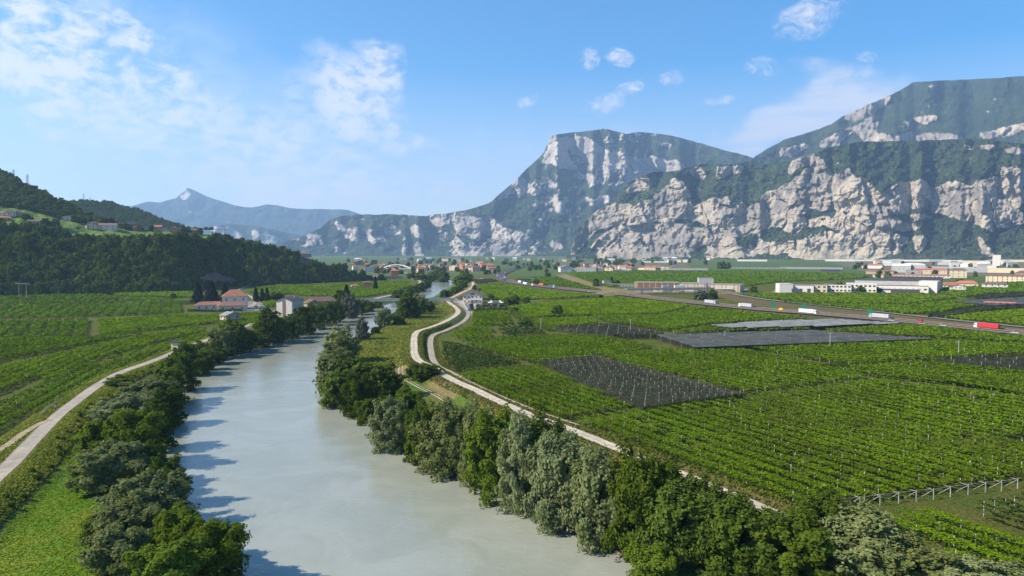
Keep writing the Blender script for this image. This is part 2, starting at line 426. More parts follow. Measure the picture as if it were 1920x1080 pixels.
# strips of grassland along both banks
ground_band(br, 26, (0.070, 0.115, 0.022), 4); ground_band(bl, 18, (0.055, 0.095, 0.02), 4)
LUSH = [(-120, 1300), (-50, 1120), (-5, 1020), (40, 942), (96, 866), (156, 802), (206, 756), (258, 720), (262, 742), (222, 790), (188, 860), (180, 950), (205, 1060), (260, 1300)]
ground_zone(LUSH, (0.085, 0.165, 0.014), -0.2, c2=(0.135, 0.185, 0.022))
ground_band(PATH_L, 8.5, (0.150, 0.150, 0.048), 3.0)
ground_band(TRACK_L, 4.5, (0.17, 0.15, 0.055), 2.0)
ground_zone([(672, 648), (700, 628), (735, 606), (790, 582), (842, 570), (858, 585), (850, 592), (795, 616), (776, 628), (773, 664), (768, 690), (730, 690), (690, 690), (672, 668)], (0.150, 0.115, 0.040), 0.0, 4, c2=(0.078, 0.098, 0.024))
ground_zone([(690, 690), (768, 692), (800, 735), (920, 760), (1000, 800), (900, 800), (820, 790), (740, 745)], (0.070, 0.135, 0.020), 0.0, 4, c2=(0.115, 0.13, 0.03))
ground_band(PATH_R, 5.0, (0.190, 0.145, 0.060), 2.0)
ground_zone([(752, 628), (764, 624), (760, 652), (745, 664), (737, 690), (725, 690), (727, 672), (742, 655)], (0.25, 0.19, 0.095), 0.0, 1.0)
ground_zone([(765, 655), (772, 662), (760, 682), (762, 704), (750, 706), (742, 690), (750, 672)], (0.22, 0.165, 0.075), 0.4, 2)
ground_zone([(800, 724), (830, 722), (862, 742), (850, 748), (820, 738)], (0.19, 0.15, 0.07), 0.2, 2)
ground_zone([(836, 600), (812, 618), (790, 628), (792, 660), (800, 674), (806, 660), (803, 636), (815, 622), (850, 607), (868, 592), (862, 588)], (0.075, 0.125, 0.028), 1.0, 2)
# rough verge and dry approach bank beside the motorway
ground_zone([(1044, 516), (1058, 514), (1110, 530), (1165, 543), (1215, 549), (1215, 556), (1160, 552), (1110, 543), (1065, 526)], (0.210, 0.165, 0.075), 0.0, 3)
ground_band(HIGHWAY, 14, (0.105, 0.085, 0.042), 4)
ground_zone([(1190, 551), (1320, 549), (1360, 560), (1420, 573), (1530, 583), (1670, 596), (1920, 618), (1920, 612), (1671, 590), (1530, 576), (1420, 561), (1345, 548), (1250, 545)], (0.120, 0.095, 0.042), 0.0, 3)
# courtyards and yards
ground_zone([(463, 565), (500, 560), (512, 572), (480, 582), (430, 584)], (0.22, 0.20, 0.18), 0.2, 1)
ground_zone([(845, 563), (905, 563), (900, 572), (880, 592), (870, 580)], (0.36, 0.32, 0.29), 0.2, 1)
ground_zone([(520, 590), (560, 588), (575, 600), (540, 606)], (0.24, 0.19, 0.15), 0.0, 1)
ground_zone([(1040, 492), (1280, 490), (1300, 506), (1240, 507), (1060, 510)], (0.13, 0.125, 0.07), 0.0, 6)
ground_zone([(1200, 540), (1400, 541), (1400, 547), (1190, 548)], (0.22, 0.20, 0.18), 0.0, 2)
ground_zone([(1455, 543), (1760, 543), (1760, 548), (1450, 549)], (0.22, 0.20, 0.18), 0.0, 2)
ground_zone([(1560, 492), (1990, 490), (1990, 520), (1700, 515), (1620, 508)], (0.14, 0.13, 0.085), 0.0, 6)
ground_zone([(640, 494), (930, 494), (925, 512), (700, 515)], (0.11, 0.115, 0.06), 0.0, 8)
# mud below the waterline
bedm = gz < WATER_Z + 0.5
gcol[bedm, :3] = (0.13, 0.12, 0.085)

m_ground, nt = new_mat("grassland")
p = N(nt, 'ShaderNodeBsdfPrincipled'); p.inputs['Roughness'].default_value = 0.95; p.inputs['Specular IOR Level'].default_value = 0.05
ca = N(nt, 'ShaderNodeAttribute', attribute_name='tint')
tcn = N(nt, 'ShaderNodeTexCoord'); v = tcn.outputs['Object']
n1 = NOISE(nt, v, 0.07, 5, 0.62); n2 = NOISE(nt, v, 1.3, 6, 0.7); n3 = NOISE(nt, v, 0.012, 4, 0.6)
c_ = MIXC(nt, 1.0, ca.outputs[0], MIXC(nt, SMOOTH(nt, n2, 0.3, 0.7), (0.50, 0.52, 0.45), (1.45, 1.40, 1.5)), 'MULTIPLY')
c_ = MIXC(nt, 1.0, c_, MIXC(nt, SMOOTH(nt, n1, 0.35, 0.68), (0.80, 0.95, 0.8), (1.25, 1.05, 1.1)), 'MULTIPLY')
c_ = MIXC(nt, MATH(nt, 'MULTIPLY', SMOOTH(nt, n3, 0.5, 0.7), 0.35), c_, (0.13, 0.115, 0.05))
L(nt, c_, p.inputs['Base Color'])
b = N(nt, 'ShaderNodeBump'); b.inputs['Strength'].default_value = 0.9; b.inputs['Distance'].default_value = 0.5; L(nt, n2, b.inputs['Height']); L(nt, b.outputs[0], p.inputs['Normal'])
finish(nt, p.outputs[0])
nr, na = gx.shape
me = mesh_np('ground', np.stack([gx, gy, gz], -1), grid_faces(nr, na, True), m_ground, {'tint': ('FLOAT_COLOR', gcol)}, True)
me.flip_normals()
tag(link('ground', me), 'wide flat valley floor of grass and soil between the mountains', None, kind='structure')

# ---- river
m_water, nt = new_mat("milky_river_water")
p = N(nt, 'ShaderNodeBsdfPrincipled'); p.inputs['Roughness'].default_value = 0.12; p.inputs['IOR'].default_value = 1.45
tcn = N(nt, 'ShaderNodeTexCoord'); v = tcn.outputs['Object']
mp = N(nt, 'ShaderNodeMapping'); L(nt, v, mp.inputs[0]); mp.inputs['Scale'].default_value = (0.7, 1.1, 1); mp.inputs['Rotation'].default_value = (0, 0, -0.3)
w1 = NOISE(nt, mp.outputs[0], 0.8, 5, 0.65, 0.5); w2 = NOISE(nt, v, 0.05, 4, 0.6, 0.8); w3 = NOISE(nt, mp.outputs[0], 0.12, 3, 0.5, 0.6)
L(nt, MIXC(nt, SMOOTH(nt, w2, 0.35, 0.7), (0.245, 0.258, 0.205), (0.290, 0.300, 0.245)), p.inputs['Base Color'])
b = N(nt, 'ShaderNodeBump'); b.inputs['Strength'].default_value = 0.30; b.inputs['Distance'].default_value = 0.3; L(nt, MATH(nt, 'ADD', w1, MATH(nt, 'MULTIPLY', w3, 1.5)), b.inputs['Height'])
L(nt, b.outputs[0], p.inputs['Normal'])
finish(nt, p.outputs[0])
nb = 120
def resample(P, n):
    s = np.concatenate([[0], np.cumsum(np.linalg.norm(np.diff(P, axis=0), axis=1))]); t = np.linspace(0, s[-1], n)
    return np.stack([np.interp(t, s, P[:, k]) for k in range(P.shape[1])], 1)
dens = W(BANK_R, WATER_Z)
rl, rr_ = resample(bl, nb), resample(br, nb)
# push the sheet a few metres under the banks
rows = []
for k in range(nb):
    a, b_ = rl[k], rr_[k]; d = (b_ - a) / (np.linalg.norm(b_ - a) + 1e-6)
    a2, b2 = a - d * 3, b_ + d * 3
    for t in np.linspace(0, 1, 9): q = a2 * (1 - t) + b2 * t; rows.append((q[0], q[1], WATER_Z))
me = mesh_np('river', np.array(rows), grid_faces(nb, 9), m_water, None, True)
tag(link('river', me), 'broad pale milky river curving up the valley', None, kind='structure')
if me.polygons[50].normal.z < 0: me.flip_normals()

# ---- roads and tracks
def ribbon(name, line, width, mat, lift, label, flat=None, n_across=5, crown=0.0, edge_jit=0.25):
    P = resample(np.asarray(line, float), max(8, int(np.sum(np.linalg.norm(np.diff(line, axis=0), axis=1)) / 3.0)))
    T = np.gradient(P, axis=0); T /= np.linalg.norm(T, axis=1)[:, None] + 1e-9; Nn = np.stack([-T[:, 1], T[:, 0]], 1)
    t = np.linspace(-1, 1, n_across)
    wl = width / 2 * (1 + edge_jit * 0.3 * fbm(np.arange(len(P)) / 3.0, np.zeros(len(P)), 5, 3))
    V = P[:, None, :] + Nn[:, None, :] * (t[None, :, None] * wl[:, None, None])
    z = hfun(V[..., 0], V[..., 1]) if flat is None else np.full(V.shape[:2], flat)
    if flat is None: z = np.maximum(z, z.mean(1, keepdims=True) - 0.05)
    r = np.hypot(V[..., 0], V[..., 1])
    z = z + lift + np.clip(r - 200, 0, 2000) * 0.00025
    me = mesh_np(name, np.concatenate([V, z[..., None]], -1), grid_faces(len(P), n_across), mat, {'across': ('FLOAT', np.broadcast_to(t[None, :], z.shape))}, True)
    if me.polygons[0].normal.z < 0: me.flip_normals()
    o = link(name, me); tag(o, label, None, kind='structure'); return o
def road_mat(name, c, grass_c, wear=0.5):
    "gravel or old tarmac: mottled, with paler wheel lines and a ragged weedy edge"
    m, nt = new_mat(name); p = N(nt, 'ShaderNodeBsdfPrincipled'); p.inputs['Roughness'].default_value = .95; p.inputs['Specular IOR Level'].default_value = .1
    tcn = N(nt, 'ShaderNodeTexCoord'); v = tcn.outputs['Object']; a = N(nt, 'ShaderNodeAttribute', attribute_name='across').outputs['Fac']
    n1 = NOISE(nt, v, .5, 5, .65); n2 = NOISE(nt, v, .06, 4, .6)
    c_ = MIXC(nt, SMOOTH(nt, n1, .3, .7), tuple(x * .78 for x in c), tuple(min(1, x * 1.18) for x in c)); c_ = MIXC(nt, SMOOTH(nt, n2, .4, .65, 0, .5), c_, tuple(x * .72 for x in c))
    d = MATH(nt, 'ABSOLUTE', a)
    mid = MATH(nt, 'MULTIPLY', SMOOTH(nt, MATH(nt, 'ADD', d, MATH(nt, 'MULTIPLY', n1, .25)), .12, .34, 1, 0), wear)
    edge = SMOOTH(nt, MATH(nt, 'ADD', d, MATH(nt, 'MULTIPLY', MATH(nt, 'SUBTRACT', n1, .5), .9)), .86, 1.02)
    L(nt, MIXC(nt, MATH(nt, 'MAXIMUM', mid, edge), c_, grass_c), p.inputs['Base Color']); finish(nt, p.outputs[0]); return m
m_gravel = paint("pale_gravel", (0.44, 0.375, 0.29), 0.95, 0.12, 0.5, bump=0.3)
m_tarpale = paint("worn_pale_asphalt", (0.32, 0.275, 0.215), 0.9, 0.10, 0.35, bump=0.2)
m_dirt = paint("dry_track_soil", (0.30, 0.23, 0.135), 0.95, 0.16, 0.5, bump=0.3)
m_asphalt = paint("asphalt", (0.062, 0.056, 0.056), 0.85, 0.14, 0.2)
m_white_line = paint("white_road_paint", (0.75, 0.75, 0.73), 0.7, 0.08, 1.0)
m_road_l = road_mat('old_pale_tarmac', (0.34, 0.295, 0.235), (0.19, 0.165, 0.085), 0.15); m_road_r = road_mat('pale_gravel_track', (0.47, 0.40, 0.305), (0.21, 0.17, 0.085), 0.55)
ribbon('levee_path', PATH_L, 4.2, m_road_l, 0.07, 'pale paved path on the flood bank beside the vineyards, west side of the river')
ribbon('levee_path', PATH_R, 4.2, m_road_r, 0.09, 'pale gravel path winding along the flood bank past the big round bush')
ribbon('lower_road', ROAD_LOW, 3.4, m_road_l, 0.10, 'narrow pale road below the flood bank leading to the white country house')
ribbon('farm_track', TRACK_L, 2.2, m_dirt, 0.10, 'narrow dirt track joining the paved flood bank path at the resting spot')
ribbon('farm_road', FARM_ROAD, 3.2, m_dirt, 0.10, 'sandy farm road between the vineyards below the motorway bridge')
ribbon('country_road', LEFT_ROAD, 6.0, m_tarpale, 0.15, 'grey country road along the far bank upstream of the bridge')
ribbon('villa_road', VILLA_ROAD, 3.6, m_tarpale, 0.12, 'pale lane from the wooded hill down to the white farmhouse')
for off in (-0.75, 0.75):
    ln = smooth_line(W([(771, 659), (760, 670), (752, 686), (754, 704), (784, 723), (815, 738), (845, 756)], 0.4), 6)
    T = np.gradient(ln, axis=0); T /= np.linalg.norm(T, axis=1)[:, None]
    ribbon('wheel_track', ln + np.stack([-T[:, 1], T[:, 0]], 1) * off, 0.55, m_gravel if off < 0 else m_dirt, 0.13,
           'pale wheel rut through the river meadow, ' + ('the one on the side of the levee path' if off < 0 else 'the one on the side of the river'), n_across=3)
# motorway: a raised dark carriageway with barriers
ribbon('motorway', HIGHWAY, 20.0, m_asphalt, 0.25, 'dark two-carriageway motorway crossing the vineyards', flat=HW_Z - 0.25)
ribbon('side_road', SIDE_ROAD, 7.5, paint("grey_asphalt", (0.17, 0.165, 0.16), .9, .08, .3), 0.2, 'grey road running along the far side of the motorway', flat=0.35)

# ------------------------------------------------------------------ hills and mountains
def raster_mask(polys, x0, x1, y0, y1, blur=4):
    w, h = int(x1 - x0) + 1, int(y1 - y0) + 1
    X, Y = np.meshgrid(np.arange(w) + x0, np.arange(h) + y0)
    X = X + fbm(X / 14, Y / 14, 71, 4) * 6; Y = Y + fbm(X / 14 + 40, Y / 14, 72, 4) * 5
    M = np.zeros((h, w))
    for P, val in polys:
        M = np.where(inside(P, X, Y), val, M)
    for _ in range(2):
        for ax in (0, 1):
            k = 2 * blur + 1; pad = [(0, 0), (0, 0)]; pad[ax] = (blur + 1, blur)
            c = np.cumsum(np.pad(M, pad, mode='edge'), axis=ax)
            M = (np.take(c, np.arange(k, c.shape[ax]), ax) - np.take(c, np.arange(0, c.shape[ax] - k), ax)) / k
    return M
def samp(M, x, y):
    h, w = M.shape; x = np.clip(x, 0, w - 1.001); y = np.clip(y, 0, h - 1.001); i = np.floor(y).astype(int); j = np.floor(x).astype(int); fy = y - i; fx = x - j
    return (M[i, j] * (1 - fx) + M[i, j + 1] * fx) * (1 - fy) + (M[i + 1, j] * (1 - fx) + M[i + 1, j + 1] * fx) * fy

def facets(x, y, sx, sy, seed):
    "broken rock: flat tilted facets with sharp joints between them"
    X = x / sx; Y = y / sy; ix = np.floor(X); iy = np.floor(Y); bd = np.full(X.shape, 1e9); out = np.zeros(X.shape)
    for di in (-1, 0, 1):
        for dj in (-1, 0, 1):
            a, b = ix + di, iy + dj; cx = a + .15 + .7 * _hash(a, b, seed); cy = b + .15 + .7 * _hash(a, b, seed + 1); dx, dy = X - cx, Y - cy; d = dx * dx + dy * dy
            v = (_hash(a, b, seed + 2) - .5) * 1.0 + (_hash(a, b, seed + 3) - .5) * 2.4 * dx + (_hash(a, b, seed + 4) - .35) * 1.2 * dy
            m = d < bd; bd = np.where(m, d, bd); out = np.where(m, v, out)
    return out

class Relief:
    """A hillside or mountain: a skyline with its own real distance. Going up the face the ground recedes by its own
    slope (steep where there is bare rock, gentle where there are woods), and a back slope closes it behind the crest."""
    def __init__(s, name, crest, base, nu, nv, mat, label, rock=(), s_veg=0.62, s_rock=3.0, relief=0.02, flute=0.008, seed=1, crest_jit=1.2, base_z=-3.0, scale=26.0, extra=None, back=0.9, kind='structure', cat=None, fs=1.0, spots=0.0):
        cx = np.array([c[0] for c in crest], float); cy = np.array([c[1] for c in crest], float)
        bx = np.array([c[0] for c in base], float); brr = np.array([c[1] for c in base], float)
        u = np.linspace(cx[0], cx[-1], nu)
        yc = np.interp(u, cx, cy) + fbm(u / 22, u * 0 + seed, seed, 5, 0.6) * crest_jit * 2
        rb = np.interp(u, bx, brr)
        d0 = ray(u, np.full(nu, 480.0)); hd = d0[:, :2] / np.linalg.norm(d0[:, :2], axis=1)[:, None]
        bz = np.interp(u, [c[0] for c in base_z], [c[1] for c in base_z]) if not np.isscalar(base_z) else np.full(nu, base_z)
        _, yb = proj(np.stack([hd[:, 0] * rb, hd[:, 1] * rb, bz], 1))
        yc = np.minimum(yc, yb - 0.4)
        v = np.linspace(0, 1, nv)[:, None]
        PY = yb[None, :] + (yc - yb)[None, :] * v; PX = np.broadcast_to(u[None, :], PY.shape)
        x0, x1, y0, y1 = cx[0], cx[-1], cy.min() - 12, yb.max() + 12
        M = raster_mask(rock, x0, x1, y0, y1, 3) if rock else None
        K = samp(M, PX - x0, PY - y0) * 1.38 if rock else np.zeros(PY.shape)
        if s_rock > 2:      # wooded ledges across the rock
            lg = ridged(PX / 70 + PY / 55, PY / 17 + fbm(PX / 40, PY / 40, seed + 60, 2) * .6, seed + 61, 2); K = K - 0.6 * np.clip((lg - .90) / .06, 0, 1) * (K > .3)
        if spots:           # small outcrops scattered over the wooded slopes
            sp_ = ridged(PX / 20 + PY / 30, PY / 13, seed + 66, 3) * (0.55 + 0.45 * fbm(PX / 60, PY / 50, seed + 67, 2) * 2); K = np.maximum(K, spots * np.clip((sp_ - .50) / .22, 0, 1))
        sl = s_veg * (1 + 0.16 * fbm(PX / (scale * 2) + PY / (scale * 2.5), PY / scale, seed + 3, 3)) * (1 - np.clip(K, 0, 1)) + np.clip(K, 0, 1) * s_rock * (1 + 0.5 * fbm(PX / 40, PY / 10, seed + 5, 3))
        D = ray(PX, PY); hl = np.linalg.norm(D[..., :2], axis=-1); te = D[..., 2] / hl
        gap = np.maximum(sl - te, 0.16)
        dl = np.diff(te, axis=0) / (0.5 * (gap[1:] + gap[:-1]))
        lr = np.log(rb)[None, :] + np.concatenate([np.zeros((1, nu)), np.cumsum(dl, 0)], 0)
        # soften sideways jumps
        for _ in range(10):
            lr[:, 1:-1] = 0.25 * lr[:, :-2] + 0.5 * lr[:, 1:-1] + 0.25 * lr[:, 2:]
        env = np.minimum(1, v * 6)
        disp = relief * (ridged(PX / (scale * 1.9) + PY / (scale * 3.0), PY / (scale * 1.5), seed + 9, 5) - 0.55) + relief * 0.22 * fbm(PX / 9, PY / 8, seed + 13, 4)
        wx = PX + fbm(PX / 20, PY / 20, seed + 2, 3) * 9; wy = PY + fbm(PX / 20 + 9, PY / 20, seed + 4, 3) * 7
        kk = np.clip(K * 1.5, 0, 1)
        disp = disp * (1 - 0.45 * kk)
        disp = disp - flute * kk * (0.62 * facets(wx - wy * .25, wy, 34 * fs, 58 * fs, seed + 20) + 0.24 * facets(wx + wy * .15, wy, 15 * fs, 30 * fs, seed + 30) + 0.07 * facets(wx, wy, 5.5 * fs, 9 * fs, seed + 40) + 0.06 * fbm(PX / 3, PY / 5, seed + 24, 2))
        disp = disp + (1 - kk) * flute * 0.16 * fbm(PX / 4, PY / 3, seed + 44, 3)
        disp = disp - 0.010 * (s_rock > 2) * (1 - np.clip(K, 0, 1)) * 0
        R = np.exp(lr + disp * env)
        Pn = np.empty(PY.shape + (3,)); Pn[..., :2] = D[..., :2] / hl[..., None] * R[..., None]; Pn[..., 2] = CAM_H + te * R
        s.P, s.u, s.PY, s.K = Pn, u, PY, K
        # back slope
        top = Pn[-1]; hd2 = top[:, :2] / np.linalg.norm(top[:, :2], axis=1)[:, None]; bk = []
        H = top[:, 2] - bz
        for q, dz in ((0.05, 0.02), (0.3, 0.2), (0.8, 0.6), (1.3, 1.0)):
            w = top.copy(); w[:, :2] += hd2 * (q * H * back)[:, None]; w[:, 2] = top[:, 2] - dz * H; bk.append(w)
        allP = np.concatenate([Pn, np.array(bk)], 0); Kx = np.concatenate([K, np.zeros((4, nu))], 0)
        at_ = {'rock': ('FLOAT', Kx)}
        if extra is not None:
            E = extra(PX, PY); at_['field'] = ('FLOAT', np.concatenate([E, np.zeros((4, nu))], 0)); s.E = E
        me = mesh_np(name, allP, grid_faces(nv + 4, nu), mat, at_, True)
        if me.polygons[nu * 2].normal.y > 0: me.flip_normals()
        s.obj = link(name, me); tag(s.obj, label, cat, kind=kind)
    def at(s, px, py):
        j = np.interp(px, s.u, np.arange(len(s.u))); j0 = int(min(j, len(s.u) - 2)); f = j - j0
        c = s.P[:, j0] * (1 - f) + s.P[:, j0 + 1] * f; y = s.PY[:, j0] * (1 - f) + s.PY[:, j0 + 1] * f
        yy = y[::-1]; return Vector([float(np.interp(py, yy, c[::-1, k])) for k in range(3)])

def mountain_mat(name, forest_a, forest_b, rock_a, rock_b, tex=1.0, fieldcol=None, rag=1.0):
    m, nt = new_mat(name)
    p = N(nt, 'ShaderNodeBsdfPrincipled'); p.inputs['Roughness'].default_value = 0.95; p.inputs['Specular IOR Level'].default_value = 0.1
    g = N(nt, 'ShaderNodeNewGeometry'); pos = g.outputs['Position']
    k = N(nt, 'ShaderNodeAttribute', attribute_name='rock').outputs['Fac']
    sc = N(nt, 'ShaderNodeVectorMath', operation='SCALE'); L(nt, pos, sc.inputs[0]); sc.inputs['Scale'].default_value = 0.001 / tex
    v = sc.outputs[0]
    mp = N(nt, 'ShaderNodeMapping'); L(nt, v, mp.inputs[0]); mp.inputs['Scale'].default_value = (1, 1, 0.28)      # down-slope streaks
    mh = N(nt, 'ShaderNodeMapping'); L(nt, v, mh.inputs[0]); mh.inputs['Scale'].default_value = (0.5, 0.5, 3.0)     # bedding
    nf = NOISE(nt, v, 55, 5, 0.7); nm = NOISE(nt, v, 9, 5, 0.65); nb_ = NOISE(nt, v, 2.6, 4, 0.6)
    ns = NOISE(nt, mp.outputs[0], 22, 6, 0.68, 0.3); nbed = NOISE(nt, mh.outputs[0], 12, 4, 0.6, 0.3)
    fc = MIXC(nt, SMOOTH(nt, nf, 0.40, 0.62), tuple(x * .5 for x in forest_a), tuple(x * 1.3 for x in forest_b))
    fc = MIXC(nt, 1.0, fc, MIXC(nt, SMOOTH(nt, nm, 0.35, 0.7), (0.62, 0.66, 0.66), (1.35, 1.25, 1.0)), 'MULTIPLY')
    if fieldcol:
        fk = N(nt, 'ShaderNodeAttribute', attribute_name='field').outputs['Fac']
        fc = MIXC(nt, fk, fc, MIXC(nt, SMOOTH(nt, nm, 0.35, 0.65), fieldcol, tuple(x * 1.5 for x in fieldcol)))
    rc = MIXC(nt, SMOOTH(nt, MATH(nt, 'ADD', MATH(nt, 'MULTIPLY', ns, 0.62), MATH(nt, 'MULTIPLY', nb_, 0.55)), 0.46, 0.72), rock_a, rock_b)
    rc = MIXC(nt, MATH(nt, 'MULTIPLY', SMOOTH(nt, nbed, 0.55, 0.72), 0.45), rc, tuple(x * 0.55 for x in rock_a))
    edge = MATH(nt, 'ADD', k, MATH(nt, 'ADD', MATH(nt, 'MULTIPLY', MATH(nt, 'SUBTRACT', nm, 0.5), 1.1 * rag), MATH(nt, 'MULTIPLY', MATH(nt, 'SUBTRACT', ns, 0.5), 1.3 * rag)))
    f = SMOOTH(nt, edge, 0.36, 0.54)
    L(nt, MIXC(nt, f, fc, rc), p.inputs['Base Color'])
    b = N(nt, 'ShaderNodeBump'); b.inputs['Strength'].default_value = 0.55; b.inputs['Distance'].default_value = 16.0 * tex
    L(nt, MIXC(nt, f, nf, MATH(nt, 'ADD', ns, MATH(nt, 'MULTIPLY', nbed, 0.5))), b.inputs['Height']); L(nt, b.outputs[0], p.inputs['Normal'])
    finish(nt, p.outputs[0]); return m
def zp(pts, ox, oy, sc, val=1.0): return ([(ox + x / sc, oy + y / sc) for x, y in pts], val)
F_A, F_B = (0.015, 0.027, 0.014), (0.043, 0.062, 0.026)
m_mtA = mountain_mat("limestone_and_forest", F_A, F_B, (0.19, 0.172, 0.162), (0.44, 0.38, 0.32), 1.0, rag=1.5)
m_mtB = mountain_mat("cream_limestone_and_forest", F_A, F_B, (0.165, 0.147, 0.134), (0.40, 0.335, 0.25), 0.8, rag=1.1)
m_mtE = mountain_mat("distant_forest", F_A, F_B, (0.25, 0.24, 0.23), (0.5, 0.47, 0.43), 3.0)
m_hill = mountain_mat("wooded_hill", (0.030, 0.046, 0.014), (0.066, 0.085, 0.026), (0.15, 0.095, 0.065), (0.23, 0.135, 0.095), 0.35, (0.105, 0.15, 0.030))

# the far blue peak
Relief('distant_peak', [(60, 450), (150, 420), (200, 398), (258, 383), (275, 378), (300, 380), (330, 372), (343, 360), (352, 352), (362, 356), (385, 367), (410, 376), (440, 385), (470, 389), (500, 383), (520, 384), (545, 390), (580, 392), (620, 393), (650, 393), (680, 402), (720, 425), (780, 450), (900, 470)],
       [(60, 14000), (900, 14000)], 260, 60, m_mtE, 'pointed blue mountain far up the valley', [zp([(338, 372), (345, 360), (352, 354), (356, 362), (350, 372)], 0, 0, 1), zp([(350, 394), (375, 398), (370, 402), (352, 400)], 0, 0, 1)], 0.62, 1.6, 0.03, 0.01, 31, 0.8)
# low ridge in front of it
Relief('low_cliff_ridge', [(280, 462), (330, 442), (395, 424), (430, 420), (470, 422), (510, 430), (545, 438), (600, 448), (660, 470)],
       [(280, 10500), (660, 10500)], 140, 40, m_mtA, 'low hazy ridge with pale cliffs behind the wooded hill', [zp([(394, 428), (425, 426), (452, 436), (448, 446), (400, 442)], 0, 0, 1), zp([(474, 434), (500, 438), (524, 446), (520, 458), (480, 452)], 0, 0, 1)], 0.5, 2.5, 0.02, 0.01, 41, 0.7)
Z3 = (860, 200, 3.4286); Z2 = (380, 340, 2.6667)
rockA = [zp([(600, 190), (700, 203), (735, 212), (770, 195), (830, 205), (880, 240), (850, 300), (828, 335), (800, 320), (770, 296), (735, 300), (712, 262), (690, 275), (692, 322), (745, 372), (775, 412), (730, 402), (690, 388), (645, 402), (600, 362), (560, 358), (520, 372), (560, 320), (578, 250)], *Z3),
         zp([(858, 280), (910, 265), (962, 285), (1005, 300), (1060, 302), (1100, 320), (1140, 335), (1185, 345), (1240, 325), (1292, 335), (1335, 350), (1405, 356), (1455, 382), (1452, 408), (1380, 420), (1300, 420), (1240, 415), (1190, 438), (1140, 462), (1100, 478), (1056, 440), (1066, 408), (1022, 385), (960, 370), (900, 365), (846, 372), (832, 330)], *Z3),
         zp([(398, 430), (440, 480), (484, 532), (535, 560), (490, 580), (440, 540), (402, 572), (384, 605), (370, 542), (300, 580), (215, 625), (262, 580), (330, 518), (370, 470)], *Z3),
         zp([(750, 425), (800, 440), (862, 418), (892, 440), (872, 500), (852, 515), (830, 470), (770, 462)], *Z3), zp([(895, 380), (1010, 395), (1000, 412), (900, 405)], *Z3),
         zp([(598, 590), (640, 578), (662, 604), (702, 578), (724, 600), (664, 655), (640, 650)], *Z3), zp([(820, 590), (872, 600), (940, 568), (985, 580), (940, 622), (890, 635), (840, 624)], *Z3),
         zp([(528, 508), (592, 518), (596, 545), (540, 538)], *Z3), zp([(985, 520), (1060, 478), (1090, 488), (1040, 535), (1000, 545)], *Z3), zp([(560, 470), (610, 480), (640, 530), (600, 530)], *Z3, .8),
         zp([(905, 142), (955, 140), (975, 152), (920, 150)], *Z3), zp([(1110, 170), (1160, 160), (1185, 178), (1140, 186)], *Z3), zp([(960, 205), (1020, 225), (1020, 245), (985, 235)], *Z3, .8), zp([(1290, 240), (1370, 235), (1360, 262), (1300, 260)], *Z3, .7),
         zp([(500, 600), (570, 615), (560, 640), (510, 625)], *Z3, .8), zp([(560, 880), (640, 870), (672, 912), (600, 900)], *Z3, .8),
         # the long wall towards the far end of the valley
         zp([(1250, 180), (1330, 178), (1440, 188), (1475, 205), (1500, 235), (1560, 245), (1620, 270), (1655, 300), (1640, 330), (1600, 372), (1520, 380), (1440, 372), (1440, 310), (1455, 275), (1400, 250), (1390, 300), (1350, 280), (1320, 260), (1300, 270), (1255, 235)], *Z2),
         zp([(1255, 270), (1300, 300), (1340, 330), (1400, 330), (1420, 372), (1300, 378), (1262, 340)], *Z2, .8),
         zp([(1030, 240), (1075, 212), (1092, 235), (1110, 275), (1065, 285), (1055, 250)], *Z2), zp([(1130, 195), (1220, 180), (1232, 205), (1180, 222), (1140, 212)], *Z2), zp([(890, 232), (950, 222), (1000, 250), (960, 268), (900, 250)], *Z2, .9),
         zp([(1045, 320), (1080, 300), (1100, 360), (1080, 385), (1055, 370)], *Z2), zp([(990, 375), (1015, 280), (1022, 290), (1005, 380)], *Z2), zp([(650, 215), (690, 208), (700, 228), (770, 240), (780, 300), (750, 308), (700, 262)], *Z2, .85),
         zp([(820, 270), (900, 268), (910, 300), (840, 312), (830, 290)], *Z2, .8), zp([(800, 235), (850, 240), (845, 262), (810, 262)], *Z2, .7), zp([(520, 268), (575, 245), (580, 285), (560, 330), (530, 335)], *Z2, .8), zp([(660, 330), (690, 340), (680, 360), (660, 352)], *Z2, .8)]
crestA = [(490, 470), (540, 452), (570, 442), (600, 428), (620, 412), (640, 405), (680, 401), (740, 402), (800, 405), (845, 398), (870, 394), (900, 386), (922, 378), (935, 365), (960, 345), (985, 320), (1010, 297), (1021, 285), (1027, 268), (1036, 255), (1048, 251), (1080, 248), (1110, 245), (1130, 241), (1150, 245), (1175, 252), (1195, 247), (1215, 248), (1260, 255), (1300, 264), (1350, 280), (1400, 292), (1440, 305), (1520, 330), (1600, 370)]
Relief('cliff_massif', crestA, [(490, 7600), (900, 6900), (1100, 6600), (1600, 6600)], 620, 170, m_mtA, 'massive limestone mountain with a pale summit cliff above the valley centre', rockA, 0.62, 3.2, 0.030, 0.009, 51, 1.0, scale=34, fs=.5, spots=.45)
Z4 = (1360, 120, 2.843); Z6 = (1040, 240, 4.32); Z7 = (1400, 260, 4.697); Z8 = (1620, 240, 4.32)
